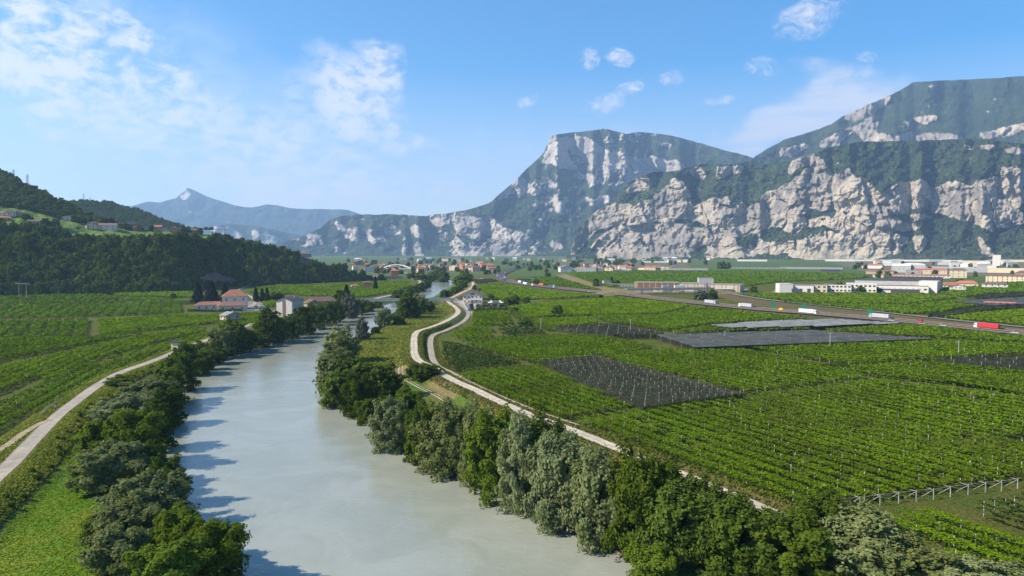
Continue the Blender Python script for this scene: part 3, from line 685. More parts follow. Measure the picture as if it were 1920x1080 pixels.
rockC = [zp([(508, 452), (508, 412), (600, 372), (690, 332), (730, 312), (800, 262), (772, 322), (835, 300), (795, 382), (830, 372), (905, 382), (990, 358), (985, 392), (1100, 372), (1200, 372), (1292, 392), (1200, 416), (1000, 420), (820, 416), (740, 404), (690, 362), (600, 424)], *Z4),
         zp([(640, 275), (700, 232), (800, 200), (882, 160), (860, 222), (800, 250), (700, 300), (620, 296)], *Z4, .85), zp([(1005, 292), (1080, 278), (1155, 288), (1060, 318)], *Z4), zp([(1465, 352), (1600, 318), (1610, 344), (1490, 384)], *Z4), zp([(1060, 110), (1130, 108), (1100, 122)], *Z4, .8),
         zp([(285, 460), (320, 440), (380, 430), (450, 435), (400, 470), (310, 500)], *Z4, .75), zp([(180, 492), (240, 486), (230, 500), (190, 502)], *Z4, .8), zp([(1340, 370), (1480, 340), (1470, 390), (1350, 395)], *Z4, .6), zp([(940, 300), (1000, 320), (960, 340)], *Z4, .7)]
Relief('high_mountain', [(1330, 320), (1385, 306), (1410, 299), (1418, 292), (1440, 278), (1470, 262), (1500, 253), (1540, 240), (1560, 231), (1580, 218), (1620, 200), (1660, 182), (1690, 168), (1710, 156), (1735, 152), (1780, 150), (1850, 147), (1920, 142), (2020, 138), (2200, 150)],
       [(1330, 5900), (2200, 5400)], 420, 120, m_mtB, 'high forested mountain at the top corner with broken rock bands', rockC, 0.60, 2.4, 0.028, 0.012, 61, 1.0, scale=36, fs=.6, spots=.22)
rockB = [zp([(135, 990), (145, 880), (215, 810), (250, 745), (340, 672), (430, 640), (520, 625), (590, 605), (640, 640), (760, 580), (800, 540), (880, 500), (960, 455), (1040, 440), (1070, 490), (1100, 560), (1120, 640), (1200, 605), (1300, 570), (1400, 600), (1480, 640), (1540, 660), (1600, 640), (1660, 590), (1720, 620), (1770, 680), (1901, 700), (1901, 1040), (330, 1050), (400, 960), (280, 985), (135, 1045)], *Z6, 1.0),
         zp([(1690, 540), (1800, 500), (1901, 450), (1901, 660), (1800, 655), (1720, 600)], *Z6),
         zp([(1080, 350), (1110, 320), (1180, 315), (1220, 380), (1190, 430), (1120, 390)], *Z6), zp([(1310, 420), (1320, 330), (1430, 310), (1530, 300), (1500, 345), (1400, 380), (1340, 420)], *Z6), zp([(640, 420), (760, 395), (860, 400), (800, 450), (720, 500), (600, 540), (560, 520), (660, 450)], *Z6, .72),
         zp([(930, 420), (990, 400), (1000, 440), (940, 480)], *Z6, .7), zp([(1270, 500), (1330, 470), (1320, 500)], *Z6, .8), zp([(1340, 560), (1400, 545), (1420, 590), (1500, 580), (1560, 640), (1440, 620)], *Z6, .7),
         # the great pale face
         zp([(155, 500), (190, 465), (280, 450), (360, 410), (440, 350), (490, 315), (520, 260), (570, 190), (620, 160), (670, 175), (730, 260), (750, 300), (860, 310), (870, 262), (930, 262), (930, 340), (980, 370), (1000, 320), (1030, 340), (1045, 375), (1100, 400), (1150, 460), (1200, 560), (1230, 650), (1310, 720), (1560, 755), (1480, 800), (1300, 810), (1100, 840), (980, 880), (920, 850), (760, 830), (720, 760), (600, 770), (400, 810), (250, 780), (0, 760), (0, 620), (90, 580), (130, 545)], *Z7),
         zp([(360, 315), (390, 210), (450, 150), (520, 120), (615, 122), (560, 190), (480, 250)], *Z7),
         zp([(0, 760), (400, 820), (720, 800), (1000, 880), (1250, 830), (1450, 870), (1350, 1000), (1100, 1060), (480, 1060), (0, 1040)], *Z7, .74),
         zp([(480, 1055), (560, 1020), (700, 1030), (830, 1000), (760, 1060)], *Z7, 1.0), zp([(1180, 470), (1300, 460), (1450, 380), (1597, 420), (1597, 560), (1400, 640), (1300, 660), (1220, 600)], *Z7, .62),
         # right-hand walls
         zp([(620, 470), (700, 432), (770, 440), (850, 490), (900, 430), (1000, 400), (1100, 390), (1130, 330), (1200, 305), (1300, 320), (1300, 760), (1200, 815), (1020, 810), (900, 780), (830, 735), (790, 745), (720, 720), (640, 700), (560, 690), (480, 620), (520, 500)], *Z8, 1.0),
         zp([(1200, 320), (1300, 330), (1300, 400), (1210, 380)], *Z8, 1.0), zp([(760, 440), (850, 490), (850, 600), (810, 720), (800, 560), (760, 500)], *Z8, 1.0), zp([(820, 735), (850, 680), (920, 635), (1010, 620), (1000, 640), (900, 665)], *Z8, 1.0),
         zp([(150, 520), (300, 430), (420, 440), (500, 420), (540, 520), (480, 640), (300, 690), (180, 640)], *Z8, .62), zp([(350, 690), (480, 700), (560, 740), (400, 740)], *Z8, .6),
         zp([(900, 890), (940, 890), (1000, 970), (1050, 990), (1050, 1035), (950, 1035), (970, 990)], *Z8, 1.1), zp([(930, 145), (1060, 140), (1060, 175), (970, 180)], *Z8), zp([(1130, 165), (1300, 170), (1300, 205), (1160, 195)], *Z8), zp([(795, 150), (855, 155), (850, 190), (815, 185)], *Z8),
         zp([(1040, 220), (1090, 222), (1080, 245), (1045, 240)], *Z8, .8), zp([(520, 260), (575, 250), (570, 278)], *Z8, .9), zp([(480, 345), (540, 325), (520, 360)], *Z8, .9), zp([(400, 880), (470, 870), (520, 910), (470, 1020), (420, 990)], *Z8, .8), zp([(770, 960), (840, 970), (850, 1010), (800, 1010)], *Z8, .7),
         # woods on the ledges
         zp([(440, 690), (560, 640), (700, 625), (760, 605), (800, 650), (760, 720), (700, 680), (560, 710)], *Z7, 0), zp([(530, 410), (570, 380), (650, 385), (700, 440), (600, 420)], *Z7, 0.05), zp([(230, 620), (330, 620), (400, 660), (380, 680), (300, 640)], *Z7, 0), zp([(150, 540), (220, 590), (300, 625), (200, 620)], *Z7, 0),
         zp([(120, 780), (300, 780), (420, 850), (560, 780), (700, 800), (640, 860), (420, 900), (200, 900), (100, 880)], *Z7, 0.05), zp([(60, 1010), (180, 1000), (320, 1020), (330, 1058), (60, 1058)], *Z7, 0), zp([(1230, 660), (1420, 660), (1430, 710), (1310, 715)], *Z7, 0), zp([(830, 640), (880, 620), (910, 640), (880, 680)], *Z7, 0), zp([(860, 590), (930, 560), (930, 575), (860, 610)], *Z7, 0),
         zp([(130, 1045), (280, 900), (340, 810), (420, 810), (590, 740), (600, 760), (440, 840), (360, 900), (250, 1000), (180, 1060)], *Z6, 0), zp([(400, 960), (480, 900), (560, 850), (500, 920), (420, 985)], *Z6, 0.05), zp([(620, 700), (680, 690), (740, 720), (660, 720)], *Z6, 0), zp([(780, 740), (840, 735), (920, 770), (800, 770)], *Z6, 0), zp([(930, 770), (1010, 730), (1100, 745), (1240, 775), (1220, 830), (1120, 820), (1000, 780)], *Z6, 0.05),
         zp([(1440, 900), (1560, 860), (1640, 840), (1640, 980), (1500, 960)], *Z6, 0.1), zp([(1660, 830), (1760, 780), (1850, 830), (1820, 930), (1700, 920)], *Z6, 0.05), zp([(1060, 1030), (1150, 960), (1230, 940), (1250, 1000), (1200, 1050)], *Z6, 0.1), zp([(660, 900), (700, 900), (770, 1010), (740, 1010)], *Z6, 0), zp([(1570, 1040), (1700, 1015), (1860, 1020), (1901, 1050), (1560, 1062)], *Z6, 0)]
crestB = [(1062, 482), (1070, 471), (1079, 439), (1096, 414), (1119, 395), (1144, 379), (1165, 356), (1183, 340), (1202, 330), (1225, 322), (1248, 323), (1271, 321), (1292, 313), (1315, 307), (1341, 308), (1392, 306), (1422, 308), (1450, 306), (1480, 303), (1500, 296), (1530, 285), (1560, 276), (1600, 268), (1640, 265), (1700, 264), (1760, 263), (1800, 260), (1830, 260), (1870, 264), (1920, 270), (2020, 276), (2200, 290)]
Relief('cliff_mountain', crestB, [(1062, 5000), (1200, 4800), (1500, 4500), (2200, 4300)], 860, 200, m_mtB, 'forested mountain front with great cream limestone cliffs on the far side of the valley', rockB, 0.66, 3.4, 0.036, 0.015, 81, 1.2, scale=34, fs=.9, spots=.15)

# wooded and cultivated hills on the near side
def left_fields(px, py):
    P = [(-200, 350), (-60, 372), (0, 385), (40, 391), (90, 404), (130, 412), (160, 420), (200, 424), (260, 432), (330, 433), (395, 437), (420, 450), (420, 470), (-200, 470)]
    j = fbm(px / 12, py / 6, 91, 3) * 4
    return np.where(inside(P, px + j, py + j), 1.0, 0.0)
HILL_BACK = Relief('wooded_ridge', [(-420, 333), (-100, 343), (60, 371), (125, 380), (140, 376), (160, 378), (200, 378), (230, 387), (260, 393), (300, 411), (340, 423), (380, 435), (430, 449)],
                   [(-420, 2300), (430, 2300)], 200, 50, m_hill, 'wooded ridge sloping down behind the hilltop hamlet', [zp([(130, 374), (150, 374), (152, 380), (135, 381)], 0, 0, 1, .5)], 0.42, 1.0, 0.012, 0.0, 101, 0.5, base_z=120, extra=left_fields)
HILL = Relief('vineyard_hill', [(-420, 204), (-200, 244), (0, 322), (20, 332), (50, 349), (80, 362), (100, 372), (125, 382), (150, 396), (190, 414), (240, 426), (300, 434), (360, 438), (400, 441), (440, 450), (470, 456)],
              [(-420, 1260), (0, 1260), (470, 1300)], 240, 70, m_hill, 'hill with terraced vineyards and a hamlet, woods above', [], 0.40, 1.0, 0.014, 0.0, 111, 0.4, base_z=[(-420, 84), (0, 80), (100, 74), (200, 64), (470, 54)], extra=left_fields)
def front_bare(px, py):
    return np.zeros(np.shape(px))
FRONT = Relief('wooded_slope', [(-420, 409), (0, 430), (60, 428), (110, 438), (160, 452), (250, 450), (330, 450), (400, 453), (460, 458), (500, 465), (540, 474), (560, 479), (580, 485), (610, 495), (640, 505), (670, 517), (700, 528), (725, 533)],
               [(-420, 1010), (0, 1005), (300, 985), (345, 1000), (370, 1080), (440, 1130), (500, 1150), (600, 1210), (725, 1300)], 340, 60, m_hill, 'steep dark wooded slope rising from the valley floor', [zp([(556, 486), (575, 478), (610, 485), (640, 498), (630, 502), (560, 500)], 0, 0, 1, 1.3), zp([(372, 520), (400, 512), (440, 524), (452, 534), (372, 532)], 0, 0, 1, 1.2)], 0.75, 0.9, 0.012, 0.0, 121, 0.3, base_z=-1.0)

# ---- air
hz = MB(); hz.span(-15000, 15000, -900, 24000, -6.5, 3400)
m_haze, nt = new_mat("valley_haze")
pv = N(nt, 'ShaderNodeVolumePrincipled'); pv.inputs['Color'].default_value = (0.46, 0.67, 1.0, 1); pv.inputs['Density'].default_value = 5.6e-5; pv.inputs['Anisotropy'].default_value = 0.2
o_ = N(nt, 'ShaderNodeOutputMaterial'); L(nt, pv.outputs[0], o_.inputs['Volume'])
HAZE = hz.build('haze', m_haze); tag(HAZE, 'thin blue summer haze filling the valley', None, kind='stuff')
# ================================================================== vegetation
def quads_at(C, Nn, size, rng, aspect=1.4, up=None):
    "square leaf faces at centres C facing Nn"
    n = len(C)
    r = rng.normal(size=(n, 3)) if up is None else np.tile(np.array(up, float), (n, 1)) + rng.normal(size=(n, 3)) * 0.25
    t = np.cross(Nn, r); t /= np.linalg.norm(t, axis=1)[:, None] + 1e-9
    b = np.cross(Nn, t); b /= np.linalg.norm(b, axis=1)[:, None] + 1e-9
    s = (np.asarray(size) * 0.5)[:, None] if np.ndim(size) else size * 0.5
    t = t * s; b = b * s * aspect
    V = np.stack([C - t - b * 0.6, C + t * 0.8 - b, C + t + b * 0.7, C - t * 0.7 + b], 1).reshape(-1, 3)
    F = np.arange(n * 4, dtype=np.int32).reshape(n, 4)
    return V, F
def unit(n, rng):
    v = rng.normal(size=(n, 3)); return v / np.linalg.norm(v, axis=1)[:, None]
def crown_mesh(name, kind, n, leaf, seed, mat):
    "leafy crown 10 m high, about 9 m wide, its foot at z=0"
    rng = np.random.default_rng(seed)
    if kind in ('round', 'open', 'tall', 'bush', 'weep'):
        h = 10.0; R = 4.4
        z0, z1 = {'round': (0.4, 10), 'open': (1.2, 10), 'tall': (0.6, 10), 'bush': (0.0, 10), 'weep': (0.2, 10)}[kind]
        nl = {'round': 95, 'open': 75, 'tall': 90, 'bush': 110, 'weep': 60}[kind]
        d = unit(nl * 3, rng); d = d[d[:, 2] > -0.8][:nl]
        ell = np.array([R, R, (z1 - z0) / 2]); cen = np.array([0, 0, (z0 + z1) / 2])
        q = rng.uniform(0.42, 0.84, len(d)); rho = rng.uniform(0.10, 0.25, len(d)) * R
        if kind == 'open': q = rng.uniform(0.35, 0.95, len(d)); rho = rng.uniform(0.10, 0.26, len(d)) * R
        if kind == 'bush': rho = rng.uniform(0.11, 0.19, len(d)) * R; q = rng.uniform(0.68, 0.88, len(d))
        az_ = np.arctan2(d[:, 1], d[:, 0]); lump = 1 + 0.15 * np.sin(az_ * 2 + seed) + 0.10 * np.sin(az_ * 3 + d[:, 2] * 4 + seed * 2.3)
        c = cen + d * (q * lump)[:, None] * ell
        if kind in ('round', 'bush', 'weep', 'tall', 'open'):        # skirt of low branches down to the ground
            ns = {'round': 26, 'bush': 26, 'weep': 18, 'tall': 20, 'open': 16}[kind]; a = rng.random(ns) * 6.283; rs = rng.uniform(.13, .25, ns) * R; rd = rng.uniform(.45, .82, ns) * R
            c = np.vstack([c, np.stack([np.cos(a) * rd, np.sin(a) * rd, rng.uniform(.4, 2.8, ns)], 1)]); rho = np.concatenate([rho, rs])
        c[:, 2] = np.maximum(c[:, 2], rho * 0.6)
        axis = (c - cen) / ell; axis[:, 2] += 0.55 if kind != 'weep' else -1.2; axis += rng.normal(size=axis.shape) * .35; axis /= np.linalg.norm(axis, axis=1)[:, None] + 1e-9
        p = rho ** 2 / np.sum(rho ** 2)
        li = rng.choice(len(c), int(n * 1.9), p=p)
        u = unit(len(li), rng); u[:, 2] = np.where(rng.random(len(li)) < 0.5, np.abs(u[:, 2]), u[:, 2])
        rr = rho[li] * rng.uniform(0.45, 1.18, len(li)) ** 0.8
        sq = np.array([1, 1, 1.0])
        dot = np.sum(u * axis[li], 1)
        X = c[li] + u * rr[:, None] + axis[li] * (dot * rr * np.where(dot > 0, 1.15, .35))[:, None]
        # drop leaves deep inside neighbouring lobes
        keep = np.ones(len(X), bool)
        for j in range(len(c)):
            dd = np.linalg.norm((X - c[j]) / sq, axis=1); keep &= ~((dd < rho[j] * 0.55) & (li != j))
        keep &= X[:, 2] > 0.05
        X = X[keep][:n]; u = u[keep][:n]
        out = (X - cen) / ell; out /= np.linalg.norm(out, axis=1)[:, None] + 1e-9
        Nn = u * 0.45 + out * 0.75 + [0, 0, .25] + rng.normal(size=X.shape) * 0.5; Nn /= np.linalg.norm(Nn, axis=1)[:, None]
        sz = leaf * rng.uniform(0.6, 1.4, len(X))
        V, F = quads_at(X, Nn, sz, rng, 2.2 if kind == 'weep' else 1.35, (0, 0, 1) if kind == 'weep' else None)
    elif kind == 'conifer':
        t = rng.random(n) ** 0.75; z = 1.0 + 9.0 * t
        tier = np.floor(z * 1.6) / 1.6; fr = (z - tier) * 1.6
        r = (10.3 - tier) * 0.36 * (1.05 - 0.55 * fr) * rng.uniform(0.35, 1.05, n)
        a = rng.random(n) * 6.283; a = np.round(a * 2.2 + tier) / 2.2 + rng.normal(size=n) * 0.13
        X = np.stack([np.cos(a) * r, np.sin(a) * r, z - r * 0.22], 1)
        Nn = np.stack([np.cos(a) * 0.5, np.sin(a) * 0.5, np.ones(n) * 0.8], 1) + rng.normal(size=(n, 3)) * 0.4; Nn /= np.linalg.norm(Nn, axis=1)[:, None]
        V, F = quads_at(X, Nn, leaf * rng.uniform(0.6, 1.3, n), rng, 1.5)
    elif kind == 'spire':
        t = rng.random(n); z = 0.3 + 9.7 * t; r = 1.15 * np.sqrt(np.clip(t * 5, 0, 1)) * (1 - t ** 2.2) * rng.uniform(0.7, 1.05, n) + 0.08; a = rng.random(n) * 6.283
        X = np.stack([np.cos(a) * r, np.sin(a) * r, z], 1); Nn = np.stack([np.cos(a), np.sin(a), np.full(n, .5)], 1) + rng.normal(size=(n, 3)) * 0.4; Nn /= np.linalg.norm(Nn, axis=1)[:, None]
        V, F = quads_at(X, Nn, leaf * rng.uniform(0.6, 1.3, n), rng, 1.8)
    return mesh_np(name, V, F, mat)
m_bark = paint("bark", (0.085, 0.068, 0.052), 0.95, 0.2, 2.0, bump=0.4)
def trunk_mesh(seed, h=7.5, r=0.32):
    rng = random.Random(seed); mb = MB(); top = Vector((rng.uniform(-.4, .4), rng.uniform(-.4, .4), h))
    mid = Vector((rng.uniform(-.25, .25), rng.uniform(-.25, .25), h * 0.4))
    mb.bar((0, 0, -1.2), mid, r * 2.2, r * 1.6, 7); mb.bar(mid, top, r * 1.6, r * 0.4, 7)
    for k in range(5):
        z = h * rng.uniform(0.25, 0.7); a = k * 1.256 + rng.uniform(-.4, .4); p = mid * (z / (h * .4)) if z < h * .4 else mid.lerp(top, (z - h * .4) / (h * .6))
        e = p + Vector((math.cos(a) * 2.4, math.sin(a) * 2.4, rng.uniform(1.2, 2.6))); mb.bar(p, e, r * 0.8, r * 0.25, 5)
        mb.bar(p.lerp(e, .55), e + Vector((rng.uniform(-1, 1), rng.uniform(-1, 1), 1.0)), r * .4, r * .15, 4)
    return mb.mesh('trunk', m_bark)
LEAF = {'willow': leafmat("willow_leaves", (0.104, 0.128, 0.042), (0.245, 0.270, 0.112), 0.30, 0.20),
        'dark': leafmat("dark_leaves", (0.046, 0.076, 0.009), (0.116, 0.162, 0.024), 0.32, 0.25),
        'mid': leafmat("green_leaves", (0.056, 0.090, 0.010), (0.140, 0.188, 0.026), 0.32, 0.22),
        'bright': leafmat("fresh_leaves", (0.074, 0.120, 0.010), (0.175, 0.230, 0.026), 0.34, 0.15),
        'olive': leafmat("olive_leaves", (0.075, 0.085, 0.045), (0.15, 0.16, 0.10), 0.2, 0.15),
        'conifer': leafmat("dark_needles", (0.012, 0.024, 0.012), (0.030, 0.050, 0.024), 0.1, 0.2)}
SHAPE = {'willow': ('round', 'bush'), 'dark': ('round', 'open'), 'mid': ('round', 'open'), 'bright': ('open', 'weep'), 'olive': ('round', 'round'), 'conifer': ('conifer', 'conifer')}
_crowns, _trunks = {}, [trunk_mesh(k) for k in range(4)]
LODS = ((19500, 0.24), (4800, 0.46), (1100, 0.95), (260, 1.9))
def crown(kind, shape, lod, var):
    key = (kind, shape, lod, var)
    if key not in _crowns:
        n, lf = LODS[lod]
        if shape in ('spire',): n //= 2; lf *= 0.8
        _crowns[key] = crown_mesh('crown', shape, n, lf, 100 + hash((shape, var)) % 1000 if False else 100 + sum(map(ord, shape)) + 37 * var, LEAF[kind])
    return _crowns[key]
def put_tree(name, loc, h, w, kind, label, group, shape=None, var=None, cat='tree', dist=None, parts=True):
    v = random.randrange(3) if var is None else var
    d = math.hypot(loc[0], loc[1]) if dist is None else dist
    ap = max(h, w) / d * 683                       # pixels tall in the picture
    lod = 0 if ap > 42 else 1 if ap > 17 else 2 if ap > 7 else 3
    if lod == 0: v = v % 2
    sh = shape or SHAPE[kind][0 if random.random() < 0.65 else 1]
    root = empty(name, loc, random.uniform(0, 6.28)); root.scale = (w / 9.0, w / 9.0, h / 10.0)
    tag(root, label, cat, group)
    c = link('crown', crown(kind, sh, lod, v), root)
    if parts and sh not in ('bush',): link('trunk', _trunks[v], root)
    elif parts: link('stems', _trunks[v], root)
    return root
def place(px, ytop, ybot, wpx, zb=None, push=0.55):
    "foot, height and width of a plant from where it stands in the valley"
    p = A(px, ybot, -1.0 if zb is None else zb); D = math.hypot(p.x, p.y); w = wpx / FPX * D * (1.16 if D < 500 else 1.0)
    dirn = Vector((p.x, p.y, 0)).normalized(); q = p + dirn * (push * w / 2)
    z = float(hfun(np.array([q.x]), np.array([q.y]))[0]) if zb is None else zb
    D2 = math.hypot(q.x, q.y); d = cdir(px, ytop); zt = CAM_H + d.z / math.hypot(d.x, d.y) * D2
    return Vector((q.x, q.y, max(z, -2.3) - 0.15)), max(1.0, zt - z), w
KLOOK = {'willow': 'silvery grey-green willow', 'dark': 'dense dark green tree', 'mid': 'mid-green leafy tree', 'bright': 'fresh bright green tree', 'olive': 'pale olive-green tree', 'conifer': 'tall dark conifer'}
# (x, top, foot, width, kind) along each bank, nearest first
RIGHT_BANK = [(1820, 1052, 1190, 130, 'willow'), (1700, 1008, 1165, 120, 'willow'), (1618, 962, 1140, 150, 'willow'), (1480, 958, 1130, 150, 'mid'), (1385, 932, 1112, 140, 'dark'), (1545, 925, 1075, 95, 'dark'),
              (1270, 905, 1078, 125, 'dark'), (1225, 1028, 1108, 90, 'bright'), (1318, 893, 1045, 100, 'dark'), (1190, 850, 1042, 115, 'mid'), (1240, 856, 1015, 110, 'mid'), (1125, 842, 1022, 105, 'willow'),
              (1062, 812, 990, 105, 'willow'), (1035, 812, 985, 90, 'willow'), (1012, 773, 940, 95, 'mid'), (972, 792, 955, 80, 'willow'), (925, 782, 932, 95, 'bright'), (895, 764, 900, 70, 'willow'),
              (845, 764, 886, 110, 'willow'), (797, 752, 850, 58, 'dark'), (782, 812, 862, 45, 'mid'), (735, 758, 840, 68, 'willow'), (762, 728, 800, 58, 'mid'), (690, 752, 790, 40, 'mid'), (675, 700, 778, 58, 'dark'),
              (722, 686, 752, 60, 'dark'), (630, 705, 760, 52, 'mid'), (668, 672, 745, 62, 'dark'), (625, 664, 740, 60, 'willow'), (640, 634, 705, 72, 'willow'), (641, 615, 685, 56, 'willow')]
RIGHT_BANK2 = [(679, 598, 641, 24, 'olive'), (703, 613, 629, 15, 'dark'), (720, 577, 614, 34, 'willow'), (748, 588, 612, 26, 'mid'), (764, 552, 600, 48, 'dark'), (785, 553, 592, 30, 'willow'), (797, 563, 588, 30, 'dark'), (775, 570, 598, 30, 'mid'), (806, 566, 583, 20, 'mid'),
               (834, 543, 562, 20, 'dark'), (842, 547, 560, 16, 'mid'), (852, 538, 553, 18, 'mid'), (861, 531, 548, 20, 'mid'), (868, 525, 541, 22, 'mid'), (860, 517, 534, 24, 'mid'), (870, 513, 532, 24, 'mid'), (876, 510, 530, 22, 'dark'), (832, 511, 528, 26, 'mid'), (815, 510, 524, 24, 'mid')]
LEFT_BANK = [(322, 1018, 1150, 120, 'bright'), (228, 985, 1115, 100, 'willow'), (405, 988, 1100, 100, 'bright'), (335, 958, 1068, 95, 'bright'), (240, 940, 1055, 110, 'willow'), (186, 962, 1022, 48, 'mid'), (275, 892, 995, 112, 'willow'),
             (312, 868, 945, 62, 'dark'), (212, 828, 935, 108, 'willow'), (270, 830, 905, 70, 'dark'), (250, 770, 875, 92, 'bright'), (185, 788, 862, 52, 'bright'), (290, 760, 840, 60, 'dark'), (238, 742, 812, 95, 'willow'), (312, 735, 795, 55, 'dark'), (225, 704, 738, 36, 'mid'),
             (282, 708, 772, 80, 'willow'), (312, 690, 755, 62, 'mid'), (338, 668, 730, 50, 'dark'), (346, 645, 700, 42, 'dark'), (372, 668, 700, 32, 'mid'), (385, 660, 690, 30, 'mid'), (378, 640, 672, 34, 'mid'), (396, 647, 680, 38, 'mid'), (415, 612, 668, 46, 'willow'), (438, 603, 660, 48, 'dark'), (462, 618, 655, 36, 'dark'),
             (485, 620, 648, 38, 'mid'), (503, 585, 642, 46, 'dark'), (522, 598, 638, 36, 'mid'), (545, 594, 632, 40, 'dark'), (570, 580, 625, 40, 'dark'), (592, 573, 615, 40, 'dark'), (612, 570, 608, 40, 'mid'), (630, 568, 602, 36, 'dark'), (655, 556, 594, 34, 'olive'), (672, 563, 588, 34, 'mid'), (690, 568, 582, 28, 'mid'), (708, 567, 576, 22, 'mid'),
             (746, 543, 562, 30, 'dark'), (765, 538, 556, 26, 'dark'), (776, 536, 552, 22, 'dark'), (788, 531, 546, 22, 'dark'), (800, 526, 540, 18, 'mid'), (790, 512, 527, 26, 'mid'), (775, 510, 524, 24, 'mid'), (805, 513, 527, 22, 'mid')]
for lst, where, grp in ((RIGHT_BANK, 'the gravel path bank', 'trees along the gravel path bank'), (RIGHT_BANK2, 'the bank above the round bush', 'trees upstream of the gravel path bank'), (LEFT_BANK, 'the paved path bank', 'trees along the paved path bank')):
    for i, (px, yt, yb_, w, k) in enumerate(lst):
        loc, h, wd = place(px, yt, yb_, w)
        put_tree('riverside_tree', loc, h, wd, k, f'{KLOOK[k]}, {ordinal(i + 1)} counted upstream along {where}', grp, shape='round' if (px, yt) == (925, 782) else ('bush' if (px, yt) in ((845, 764), (735, 758)) else None))
loc, h, wd = place(793, 679, 720, 58); b_ = put_tree('round_bush', loc, h * 0.92, wd, 'dark', 'large round dark green bush below the gravel levee path', None, shape='bush', cat='bush')
# conifers and garden trees round the farms, lone field trees (x, top, foot, width, kind, label)
LONE = [(397, 527, 572, 52, 'conifer', 'broad dark cedar behind the low red-roofed wings of the white farmhouse'), (372, 530, 570, 40, 'conifer', 'dark cedar at the outer end of the low farmhouse wings'), (423, 532, 566, 36, 'conifer', 'dark cedar right behind the white farmhouse wall'),
        (480, 540, 566, 22, 'conifer', 'first conifer of the row behind the farmhouse yard'), (492, 541, 566, 20, 'conifer', 'second conifer of the row behind the farmhouse yard'), (501, 540, 566, 20, 'conifer', 'third conifer of the row behind the farmhouse yard'), (520, 548, 565, 26, 'dark', 'round dark tree at the end of the conifer row by the yard'),
        (650, 534, 572, 40, 'conifer', 'big spreading dark conifer between the brown roofed house and the river'), (640, 543, 572, 26, 'dark', 'dark tree leaning on the big spreading conifer'), (704, 519, 544, 16, 'conifer', 'slim conifer beside the orange square house'),
        (1045, 573, 594, 26, 'dark', 'lone dark round tree in the vineyard below the farm road'), (987, 556, 568, 16, 'dark', 'dark round tree at the start of the sandy farm road'), (955, 558, 572, 26, 'dark', 'dense dark tree beside the white tents'), (965, 553, 570, 20, 'dark', 'dark tree behind the one by the white tents'), (921, 551, 562, 14, 'dark', 'small dark tree beside the country house terrace'), (955, 549, 555, 8, 'dark', 'tiny round tree in the field behind the white tents'),
        (965, 576, 590, 18, 'dark', 'dark bush at the corner of the upright vine rows'), (981, 595, 612, 22, 'mid', 'green thicket between the upright vine rows and the bright field'), (1005, 524, 534, 16, 'dark', 'round tree in the triangle of field beside the motorway'), (1027, 510, 520, 12, 'dark', 'round tree by the railway embankment bridge'), (1117, 522, 537, 14, 'dark', 'dark tree at the end of the field near the timber building'), (1147, 520, 533, 16, 'conifer', 'dark pointed tree left of the timber building'), (1155, 525, 534, 18, 'dark', 'low dark tree beside the pointed tree near the timber building'),
        (1126, 552, 560, 12, 'dark', 'small bush on the sandy farm road verge, the one nearer the motorway'), (1155, 555, 562, 10, 'dark', 'tiny bush on the farm road verge below the motorway bridge'), (1313, 544, 562, 26, 'olive', 'pale willow beside the motorway overpass'), (1335, 543, 560, 22, 'dark', 'dark tree beside the pale willow at the overpass'), (1413, 536, 549, 15, 'dark', 'round dark tree between the timber building and the white factory'),
        (1614, 535, 549, 16, 'dark', 'round dark tree in front of the white factory middle'), (1573, 529, 548, 18, 'mid', 'tall green tree by the white factory offices'), (1587, 531, 548, 16, 'mid', 'tree next to the tall one by the factory offices'), (1640, 536, 548, 12, 'dark', 'small dark tree under the factory canopy'), (1738, 537, 548, 20, 'mid', 'rounded tree in front of the white factory end wall'), (1800, 523, 532, 14, 'dark', 'dark tree behind the red-roofed farmhouses'),
        (1349, 491, 504, 8, 'dark', 'first of three round trees in the far field'), (1357, 490, 504, 9, 'dark', 'second of three round trees in the far field'), (1366, 491, 504, 8, 'dark', 'third of three round trees in the far field'), (1428, 518, 524, 6, 'dark', 'small bush alone in the wide far field'), (1573, 565, 571, 8, 'dark', 'small bush on the vineyard line above the motorway'),
        (325, 550, 559, 11, 'dark', 'small tree in the vineyards below the wooded slope'), (133, 541, 551, 4, 'conifer', 'slim dark cypress beside the pink field house'), (889, 535, 545, 10, 'dark', 'small round tree at the bend above the country house'), (900, 540, 547, 6, 'dark', 'small bush right of the bend above the country house')]
for px, yt, yb_, w, k, lab in LONE:
    loc, h, wd = place(px, yt, yb_, w, 0.0, 0.3)
    put_tree('bush' if h < 4.5 else 'tree', loc, h, wd, k, lab, None, shape='spire' if 'cypress' in lab else ('conifer' if k == 'conifer' else 'round'), cat='bush' if h < 4.5 else 'tree')

